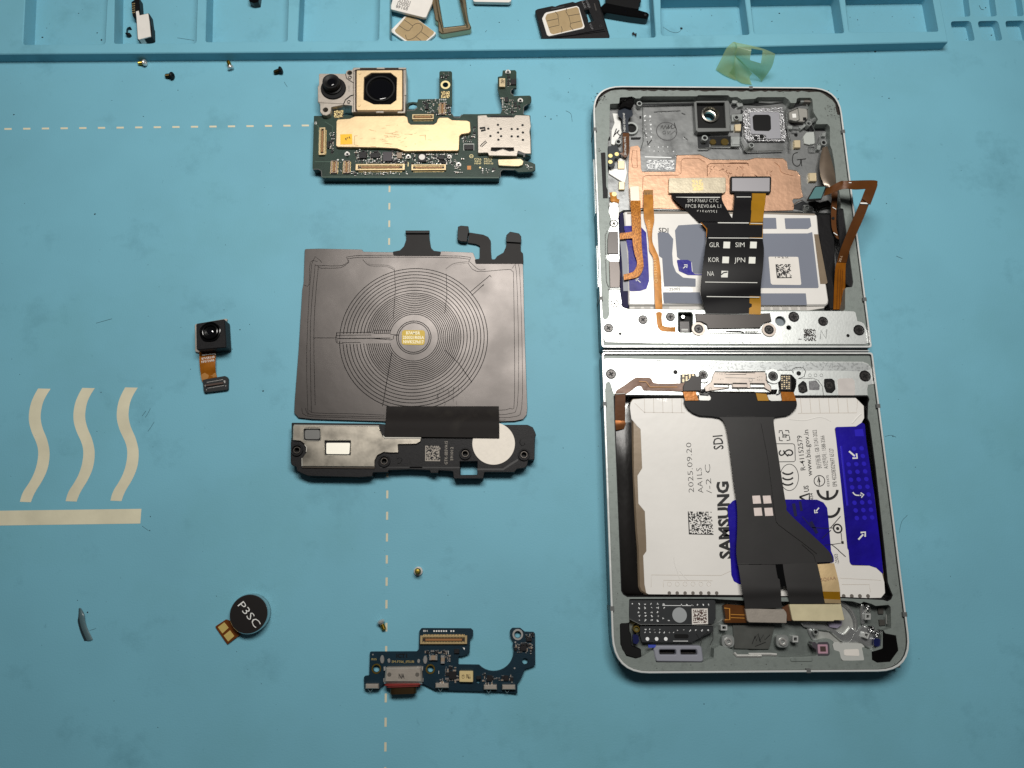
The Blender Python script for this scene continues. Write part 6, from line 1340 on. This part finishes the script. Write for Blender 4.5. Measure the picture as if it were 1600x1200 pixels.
M(well_m).prism(T8('1155,0 1195,0 1335,1200 1305,1200 1250,700 1170,200') + [], 2.6, 1.1).build('gap_liner', t)

# ------------------------------------------------------------------ ribbon cables
flex_k = mat('flex_black', (20, 19, 21), .42, var=.15, vscale=300, spec=.22)
flex_g = mat('flex_grey', (62, 59, 56), .46, .15, var=.10, vscale=200)
amber_o = mat('flex_ochre', (170, 122, 22), .35, .2, var=.15, vscale=300)
conn_silver = mat('connector_plate', (196, 186, 164), .40, .9, var=.2, vscale=400, bump=.05)
conn_grey = mat('connector_grey_plate', (152, 146, 142), .45, .5)
t = thing('ribbon_cable', 'black ribbon cable with white check boxes crossing the upper battery', 'ribbon cable', (1145, 410), 4.4, 'wide ribbon cables in the phone')
px3 = lambda u, v: (910+u/6, 310+v/6)
L = [px3(850, 0), px3(970, 105), px3(1105, 225), px3(1162, 290), px3(1166, 365), px3(1150, 480), px3(1130, 640), px3(1108, 860), px3(1138, 990), px3(1165, 1078)]
Rr = [px3(1720, 0), px3(1708, 105), px3(1694, 220), px3(1690, 280), px3(1690, 375), px3(1702, 480), px3(1694, 640), px3(1676, 800), px3(1672, 920), px3(1670, 1085)]
zsL = [3.7, 4.6, 5.4, 5.8, 6.3, 7.1, 7.7, 7.3, 6.4, 5.95]
# three strands: left arm, right arm and the joined body
M(flex_k).strip([px3(838, -45), px3(852, 0), px3(968, 105), px3(1095, 215)], [px3(1308, -48), px3(1312, 20), px3(1360, 112), px3(1420, 215)], [3.5, 3.9, 4.7, 5.4], .12, 5, 4).build('left_arm', t)
M(flex_k).strip([px3(1425, -60), px3(1424, 20), px3(1415, 112), px3(1400, 215)], [px3(1595, -60), px3(1590, 20), px3(1585, 112), px3(1575, 235)], [3.5, 3.9, 4.7, 5.4], .12, 5, 3).build('right_arm', t)
M(amber_o).strip([px3(1590, -60), px3(1585, 20), px3(1580, 112), px3(1570, 235)], [px3(1722, -60), px3(1716, 20), px3(1704, 112), px3(1690, 240)], [3.5, 3.9, 4.7, 5.4], .12, 5, 3).build('ochre_arm', t)
body = M(flex_k).strip(L[2:], Rr[2:], zsL[2:], .14, 6, 6, .12).build('body', t)
ys = [p[1] for p in L[2:]]
def zbody(y):
    y = min(max(y, ys[0]), ys[-1])
    pts = [(345, 5.4), (357, 5.8), (371, 6.3), (390, 7.1), (415, 7.7), (448, 7.35), (470, 6.45), (490, 5.95)]
    for (a, za_), (b_, zb_) in zip(pts, pts[1:]):
        if y <= b_: return za_+(zb_-za_)*(y-a)/(b_-a)+.26
    return 6.0
M(amber_o).strip([px3(1568, 915), px3(1566, 990), px3(1562, 1085)], [px3(1672, 918), px3(1674, 990), px3(1672, 1090)], [6.75, 6.25, 6.1], .08, 4, 3).build('ochre_tail', t)
M(amber_o).strip([px3(1566, 225), px3(1566, 300), px3(1566, 375)], [px3(1692, 228), px3(1692, 300), px3(1690, 378)], [5.62, 6.05, 6.52], .08, 4, 3).build('ochre_band', t)
M(flex_k).strip([px3(1170, 245), px3(1172, 300), px3(1172, 362)], [px3(1690, 248), px3(1688, 300), px3(1684, 362)], [5.85, 6.2, 6.6], .1, 4, 4, .06).build('cover_tab', t)
M(mat('amber_edge', (196, 128, 52), .35, .3)).line([px3(1112, 228), px3(1165, 285), px3(1166, 365)], 1.6, 6.0, h=.1).build('amber_edge', t)
b = M(mat('print_silver', (206, 206, 200), .45))
for q, w in (('1270,228 1560,230', 1.5), ('1182,370 1560,372', 1.2), ('1150,784 1640,790', 1.2), ('1165,920 1660,926', 1.2)): b.line([px3(*map(float, s.split(','))) for s in q.split()], w, zbody)
b.line([px3(1575, 234), px3(1688, 236)], 1.0, lambda y: 5.85); b.line([px3(1562, 372), px3(1690, 375)], .9, zbody)
b.line(T1('878,1130 1290,1130'), 1.4, 3.8).line(T1('1445,1126 1580,1126'), 1.2, 3.8); b.build('outline_print', t)
b = M(mat('print_silver', (206, 206, 200), .45))
za_ = lambda y: 3.95+max(0, (y-308))*.033+.12
b.text('SM-F766U CTC', px3(985, 36), px3(1274, 36), 5.4, za_, -.012).text('FPCB REV0.6A L1', px3(968, 88), px3(1300, 88), 5.4, za_, -.012).text('S15602S1', px3(1074, 142), px3(1260, 142), 5.4, za_, -.012)
for s_, u0, u1, v in (('GLR', 1190, 1284, 456), ('SIM', 1434, 1520, 456), ('KOR', 1182, 1282, 596), ('JPN', 1424, 1526, 598), ('NA', 1172, 1234, 726)): b.text(s_, px3(u0, v), px3(u1, v), 7.2, zbody)
b.build('lettering', t)
for u, v in ((1320, 405), (1570, 405), (1310, 545), (1558, 548), (1300, 678)):
    o = M(mat('box_print', (222, 222, 214), .5)).sheet([px3(u+4, v), px3(u+66, v+2), px3(u+62, v+63), px3(u, v+62)], zbody).build('check_box', t)
    if u == 1300: M(deep_black).line([px3(1302, 715), px3(1325, 696), px3(1360, 690)], 1.7, lambda y: zbody(y)+.04).build('tick', o)
o = M(conn_silver).prism(T1('810,955 822,948 1338,942 1345,955 1343,1078 1325,1090 815,1090 808,1078'), 3.7, 2.8, bev=.08, r=.12).build('connector', t)
M(mat('pale_gold_label', (236, 206, 120), .4, .5)).cells(T1('1026,964 1132,964 1134,1066 1030,1066'), 3.73, 14, 121, .6, False).build('code_print', o)
o = M(deep_black).prism(T2('8,940 20,932 384,932 392,945 388,1080 372,1092 18,1086 8,1076'), 3.7, 2.8, bev=.08, r=.12).build('connector', t)
M(mat('grey_plate', (158, 156, 160), .42, .4)).prism(T2('24,950 376,948 374,1074 24,1070'), 3.76, 3.6, r=.1).build('plate', o)

t = thing('ribbon_cable', 'dark grey ribbon cable splitting into two silver ends across the lower battery', 'ribbon cable', (1180, 780), 4.5, 'wide ribbon cables in the phone')
x5 = lambda u, v: (920+u/6, 470+v/6); x7 = lambda u, v: (930+u/6, 660+v/6); x8 = lambda u, v: (1160+u/6, 660+v/6); x10 = lambda u, v: (1170+u/6, 860+v/6)
cap = T5('888,935 1095,932 1100,860 1560,856') + T6('0,858 385,866 388,935 630,938 632,975 622,1010 580,1052 540,1074 430,1090 410,1120 420,1220 0,1220') + T5('1300,1220 1288,1180 1255,1115 1225,1096 1160,1084 1040,1076 975,1050 930,1015 905,980')
M(flex_k).prism(cap, 5.5, 5.25, bev=.05, r=.3).build('cap', t)
Lb = [x5(1222, 1090), x5(1290, 1200), x7(1300, 560), x7(1330, 800), x7(1332, 1000), (1150.6, 862), (1153, 884)]
Rb = [x5(1735, 1090), x8(300, 60), x8(375, 560), x8(412, 775), x8(448, 862), x8(800, 1195), x10(790, 108)]
zb = [5.55, 5.6, 5.75, 5.8, 5.85, 6.0, 6.1]
flex_d = mat('flex_charcoal', (50, 49, 49), .46, .1, spec=.3, var=.12, vscale=120, bump=.04, bscale=300)
M(flex_d).strip(Lb, Rb, zb, .14, 7, 6, .1).build('body', t)
zs_ = lambda y: 5.75+max(0, y-700)*.0018
M(flex_d).strip([(1153, 880), (1157, 905), (1160, 925), (1163, 938), (1164, 951)], [x10(262, 125), x10(292, 300), x10(300, 380), x10(304, 450), x10(310, 540)], [6.1, 6.5, 6.6, 6.0, 5.6], .14, 6, 4, .06).build('left_arm', t)
M(flex_d).strip([x10(310, 105), x10(345, 290), x10(362, 380), x10(374, 440), x10(384, 500)], [x10(640, 108), x10(680, 290), x10(694, 380), x10(700, 440), x10(708, 500)], [6.1, 6.5, 6.6, 6.0, 5.6], .14, 6, 4, .06).build('right_arm', t)
gold_patch = mat('gold_flex', (236, 206, 156), .36, .5, var=.25, vscale=220, bump=.1, bscale=500)
M(gold_patch).strip([x10(644, 130), x10(680, 290), x10(694, 385)], [x10(800, 120), x10(842, 290), x10(856, 388)], [6.25, 6.62, 6.7], .1, 6, 3, .05).build('gold_end', t)
M(amber_o).strip([x10(694, 385), x10(704, 440), x10(712, 488)], [x10(856, 388), x10(858, 440), x10(862, 488)], [6.7, 6.1, 5.65], .1, 5, 3, .05).build('ochre_end', t)
M(gold_patch).strip([x10(706, 455), x10(714, 495)], [x10(858, 462), x10(864, 498)], [6.05, 5.7], .1, 2, 2).build('gold_fold', t)
M(mat('print_faint', (170, 140, 110), .5)).text('SQ6AA', *T10('676,290 820,272'), 5.2, 6.72).build('lettering', t)
M(gloss_black).strip([x10(250, 130), x10(268, 240), x10(290, 340)], [x10(318, 128), x10(335, 240), x10(352, 335)], [6.22, 6.4, 6.5], .05, 4, 3).build('slit', t)
o = M(steel).prism(T9('1405,545 1560,545') + T10('0,545 328,550 352,580 358,605 355,682 0,675') + T9('1440,672 1425,660'), 5.5, 4.5, bev=.1, r=.2).build('connector', t)
o = M(mat('pale_brass', (240, 228, 188), .42, .45, var=.15, vscale=300, detail=8)).prism(T10('380,512 392,505 866,505 898,645 892,656 802,655 795,664 420,661 408,650'), 5.6, 4.5, bev=.1, r=.12).build('connector', t)
M(mat('flex_rust', (92, 58, 36), .4, .2)).prism(T10('375,505 310,540 352,580 360,660 405,660'), 4.8, 4.2).build('underside', t)
pink = mat('pink_square', (226, 212, 206), .5, var=.12, vscale=900)
for q in ('92,688 165,685 176,760 100,763', '190,688 263,685 274,758 200,762', '105,802 178,799 188,874 114,877', '205,802 280,799 290,874 214,878'):
    M(pink).sheet(T8(q), 6.02).build('white_square', t)
b = M(mat('crease_dark', (28, 26, 25), .5)); zc_ = lambda y: 5.95+max(0, y-660)*.0016
b.line(T8('178,0 245,350 300,800 320,930 345,960 560,1120 700,1230'), .7, zc_).line(T10('500,-60 610,40 630,105'), .7, 6.3).line(T9('1332,128 1560,130') + T10('0,130 250,130'), .6, 6.28).line(T5('1290,1080 1560,1085'), .5, 5.55); b.build('crease', t)

brown = mat('flex_brown', (92, 54, 22), .3, .1, var=.25, vscale=250, bump=.06, bscale=900, spec=.35)
orange = mat('flex_orange', (198, 132, 54), .42, .1, var=.40, vscale=500, bump=.10, bscale=1800, spec=.3)
G3 = 'narrow amber cables in the phone'
t = thing('flex_cable', 'orange hatched narrow cable with white end hooking down the left of the upper battery', 'flex cable', (992, 350), 4.4, G3)
x3 = px3; x1 = lambda u, v: (910+u/6, 120+v/6); x2 = lambda u, v: (1140+u/6, 120+v/6); x4 = lambda u, v: (1140+u/6, 310+v/6)
hatch = mat('hatched_flex', (206, 136, 58), .42, .1, col2=(140, 82, 20), vscale=5200, lo=.44, hi=.56, stretch=(1, .35, 1), spec=.3)
M(hatch).strip([x3(450, 20), x3(458, 150), x3(466, 300), x3(472, 420), x3(490, 520), x3(512, 590), x3(505, 640), x3(470, 690), x3(386, 712)], [x3(545, 20), x3(548, 150), x3(552, 300), x3(556, 420), x3(564, 520), x3(572, 600), x3(568, 660), x3(520, 735), x3(390, 765)], [4.0, 4.9, 5.2, 5.2, 5.2, 5.1, 5.1, 5.1, 5.0], .12, 5, 4, .05).build('strand', t)
M(hatch).strip([x3(350, 325), x3(410, 320), x3(468, 310)], [x3(352, 384), x3(410, 378), x3(470, 372)], [4.9, 5.0, 5.25], .1, 4, 3).build('branch', t)
M(mat('end_white', (232, 220, 200), .4, .2)).prism(T1('445,1028 530,1022 538,1160 525,1170 452,1168'), 4.0, 2.9, bev=.08, r=.1).build('connector', t)
t = thing('flex_cable', 'amber narrow cable running down to the sensor beside the white ended one', 'flex cable', (1030, 400), 4.4, G3)
M(orange).strip([x3(575, -80), x3(574, 60), x3(578, 180), x3(605, 280), x3(622, 400), x3(630, 490), x3(665, 560), x3(670, 700), x3(676, 850), x3(682, 1000), x3(695, 1130), (1028, 512)], [x3(662, -80), x3(664, 60), x3(674, 200), x3(658, 290), x3(656, 400), x3(690, 490), x3(718, 560), x3(735, 700), x3(742, 850), x3(750, 1000), x3(745, 1130), (1035.5, 509)], [3.6, 4.4, 4.9, 5.0, 5.0, 5.0, 5.0, 5.0, 5.0, 5.05, 5.55, 5.5], .12, 5, 4, .05).build('strand', t)
M(orange).strip([(1028, 510), (1033, 516.5), (1045, 518), (1057, 519)], [(1035, 508), (1040, 510), (1048, 511), (1056, 510.5)], [5.5, 5.5, 5.5, 5.3], .1, 5, 3).build('foot', t)
M(mat('end_brown', (128, 90, 36), .4, .3)).prism(T1('575,1065 660,1062 668,1190 575,1190'), 3.9, 2.9, bev=.05).build('connector', t)
M(black_ink).line(T1('595,1085 605,1140 625,1085 630,1140 600,1130'), 1.0, 3.95).build('symbol', t)
M(mat('amber_print', (240, 200, 130), .5)).text('Q1S12L51', *T3('702,790 690,580'), 4.0, 5.18).text('NEO', *T3('640,300 632,200'), 3.5, 5.1).build('lettering', t)
t = thing('flex_cable', 'brown cable looping up above the right edge of the phone with a teal end', 'flex cable', (1318, 480), 2.0, G3)
Lr = [x4(972, 1040), x4(980, 850), x4(992, 655), x4(1040, 480), x4(1110, 300), x4(1175, 150), x4(1240, 0), x2(1262, 1080)]
Rl = [x4(1080, 1040), x4(1084, 850), x4(1088, 640), x4(1128, 480), x4(1200, 310), x4(1262, 170), x4(1325, 10), x2(1360, 1090)]
M(amber).strip(Lr[:3]+[x4(1010, 590)], Rl[:3]+[x4(1100, 590)], [2.0, 4.2, 6.4, 7.0], .14, 6, 4).build('root', t)
M(brown).strip([x4(1006, 600)]+Lr[3:], [x4(1098, 600)]+Rl[3:], [7.0, 8.3, 10.0, 11.5, 12.8, 13.2], .14, 6, 4).build('riser', t)
M(brown).strip([x2(1278, 1050), x2(1180, 1056), x2(1100, 1048), x2(1030, 1060), x2(960, 1090), x2(880, 1118)], [x2(1385, 1000), x2(1360, 970), x2(1100, 975), x2(1040, 978), x2(965, 1018), x2(905, 1048)], [13.3, 12.8, 11.6, 10.8, 9.8, 8.6], .14, 6, 4).build('top_run', t)
M(brown).strip([x2(1275, 1050), x2(1262, 1080), x2(1240, 1140)], [x2(1386, 1000), x2(1380, 1040), x2(1320, 1200)], [13.3, 13.25, 13.0], .14, 5, 4).build('corner', t)
o = M(deep_black).prism(T2('728,1150 790,1040 808,1022 905,1020 900,1050 862,1150 740,1160'), 8.7, 8.2, bev=.05, r=.2).build('connector', t)
M(mat('teal_plate', (86, 128, 130), .35, .3)).prism(T2('742,1145 800,1044 812,1032 898,1030 858,1138'), 8.76, 8.6, r=.15).build('plate', o)
b = M(mat('amber_lines', (104, 54, 14), .4))
for u in (1006, 1030, 1048): b.line([x4(u, 1030), x4(u+6, 850), x4(u+14, 660)], .6, lambda y: 2.1+max(0, (483-y))*.0685+.14)
b.build('trace', t)
M(white_ink).line([x4(1226, 44), x4(1298, 46)], 2.2, 12.75).line([x2(1118, 992), x2(1142, 992)], 1.2, 11.95).build('outline_print', t)
zr = lambda y: 7.0+(408-y)*.058+.2
b = M(mat('cable_print', (214, 190, 160), .5)); b.text('25.06 09 @ 221 WD0N', x4(1040, 598), x4(1160, 240), 3.0, zr).text('FPCB REV0.7 L1', x4(1112, 510), x4(1210, 240), 2.8, zr); b.build('lettering', t)
t = thing('flex_cable', 'rust brown short antenna cable standing against the right wall above the battery', 'flex cable', (1300, 330), 2.5, G3)
M(mat('flex_taupe', (120, 106, 92), .28, .4, var=.3, vscale=200, coat=.3)).strip([x2(870, 665), x2(845, 800), x2(850, 900), x2(880, 1000), x2(905, 1035)], [x2(915, 650), x2(950, 760), x2(985, 900), x2(995, 980), x2(1000, 1020)], [4.6, 5.0, 5.2, 5.4, 5.4], .14, 6, 4, .5).build('blade', t)
M(brown).strip([x2(880, 950), x2(905, 1030), x2(950, 1010), x4(955, 40), x4(952, 150), x4(960, 280), x4(1000, 370)], [x2(990, 980), x2(1000, 1010), x2(1012, 1080), x4(1010, 20), x4(1000, 150), x4(1002, 270), x4(1026, 385)], [5.2, 5.4, 5.5, 5.2, 5.0, 4.9, 4.8], .14, 5, 4).build('strand', t)
b = M(deep_black).cylp(x4(972, 185), 2.3, 5.2, 4.9, 12); b.build('hole', t)
M(white_ink).line(x4_ := [x4(966, 82), x4(998, 102)], 1.0, 5.35).line([x4(975, 320), x4(1010, 345)], 1.2, 5.1).build('outline_print', t)
t = thing('flex_cable', 'dark navy to brown cable at the upper left corner with two gold dots', 'flex cable', (975, 200), 2.5, G3)
M(mat('flex_navy', (20, 30, 44), .35, coat=.3)).strip([x1(350, 280), x1(335, 330), x1(335, 365), x1(372, 400), x1(378, 525)], [x1(450, 270), x1(470, 330), x1(470, 365), x1(432, 400), x1(434, 525)], [4.6, 4.6, 4.6, 4.6, 4.5], .14, 5, 4).build('strand', t)
M(brown).strip([x1(378, 525), x1(378, 640), x1(378, 705), x1(345, 715)], [x1(438, 525), x1(440, 640), x1(434, 725), x1(400, 758)], [4.5, 4.5, 4.5, 4.4], .14, 5, 4).build('strand', t)
o = M(mat('pad_navy', (30, 38, 44), .35)).prism(T1('240,650 325,640 345,690 375,710 345,750 300,770 305,830 270,850 246,840 240,760'), 4.4, 2.6, bev=.06, r=.3).build('pad', t)
b = M(mat('dot_gold', (240, 222, 150), .4, .4))
for u, v in ((263, 740), (322, 724), (262, 797)): b.cylp(x1(u, v), 3.3, 4.46, 4.35, 18)
b.build('contact_dot', o)
M(white_ink).text('NEN 05S21NF', *T1('404,512 398,338'), 3.0, 4.78).text('SM-F766U FRC', *T1('412,735 408,560'), 3.0, 4.68).build('lettering', t)
t = thing('flex_cable', 'gold curl of cable under the white side bracket at the upper left', 'flex cable', (958, 312), 2.5, G3)
M(orange).strip([x1(252, 1085), x1(262, 1130), x1(270, 1170), x1(340, 1190)], [x1(310, 1080), x1(320, 1110), x1(325, 1140), x1(348, 1150)], [4.2, 4.4, 4.6, 4.4], .14, 6, 4, .3).build('strand', t)
M(mat('dot_gold', (240, 222, 150), .4, .4)).cylp(x1(298, 1100), 3.6, 4.7, 4.3, 18).build('contact_dot', t)
t = thing('flex_cable', 'brown cable bending round the upper left corner of the lower battery', 'flex cable', (965, 620), 4.0, G3)
M(brown).strip([x5(245, 1160), x5(246, 1000), x5(248, 870)], [x5(340, 1160), x5(342, 1000), x5(342, 868)], [4.9, 5.3, 5.6], .14, 5, 4).build('leg', t)
M(brown).strip([x5(250, 872), x5(262, 838), x5(335, 790), x5(430, 724), x5(480, 718), x5(578, 724), x5(618, 770), x5(780, 774), x5(905, 770)], [x5(342, 874), x5(360, 866), x5(400, 842), x5(452, 802), x5(490, 800), x5(515, 838), x5(570, 842), x5(780, 845), x5(885, 848)], [5.65, 5.65, 5.6, 5.55, 5.5, 5.5, 5.5, 5.6, 5.8], .14, 5, 4).build('strand', t)
M(mat('amber_line', (190, 130, 50), .4)).line(T5('470,755 540,760 575,808 830,808'), 1.2, 5.75).build('trace', t)
M(mat('cap_brownblack', (46, 40, 38), .45)).prism(T5('900,770 930,755 965,705 1060,708 1052,838 1040,842 885,846 885,800'), 6.2, 5.5, bev=.08, r=.2).build('cap', t)
M(mat('copper_glint', (200, 130, 80), .25, .8)).strip([x5(244, 1120), x5(240, 1170), x5(245, 1215)], [x5(340, 1125), x5(345, 1160), x5(330, 1200)], [5.0, 4.9, 4.4], .1, 4, 3, .15).build('copper_shine', t)  # sheen on the dark film, painted as a copper-coloured strip
M(mat('print_silver', (206, 206, 200), .45)).line(T5('255,873 338,868'), .8, 5.78).build('outline_print', t)
t = thing('flex_cable', 'short amber tab pair joining the wide ribbon to the hinge bracket of the lower half', 'flex cable', (1075, 620), 5.0, G3)
for q in ('880,846 1002,846 1030,935 905,936',): M(amber).prism(T5(q), 5.75, 5.55, bev=.03).build('tab', t)
for q in ('482,852 600,856 628,938 492,940',): M(amber).prism(T6(q), 5.75, 5.55, bev=.03).build('tab', t)
M(amber_o).prism(T6('245,864 345,872 370,938 265,938'), 5.75, 5.55, bev=.03).build('tab', t)
M(white_metal).prism(T5('1030,870 1120,872 1146,905 1142,928 1125,936 1035,934'), 5.72, 5.5, bev=.05, r=.3).build('clip', t)
M(white_metal).prism(T6('350,880 480,880 490,938 395,940 370,930'), 5.72, 5.5, bev=.05, r=.3).build('clip', t)
t = thing('flex_cable', 'rust brown tail of the charging label under the left silver ribbon end', 'flex cable', (1140, 960), 3.0, G3)
M(brown).prism(T9('1205,520 1240,505 1400,520 1425,640 1420,680 1220,680 1205,660 1225,640'), 4.3, 2.8, bev=.06, r=.2).build('strand', t)
M(mat('amber_line', (190, 130, 50), .4)).line(T9('1210,540 1260,545 1262,650 1215,650'), 1.6, 4.36).line(T9('1270,600 1400,605'), 1.0, 4.36).line(T9('1270,630 1400,635'), 1.0, 4.36).build('trace', t)
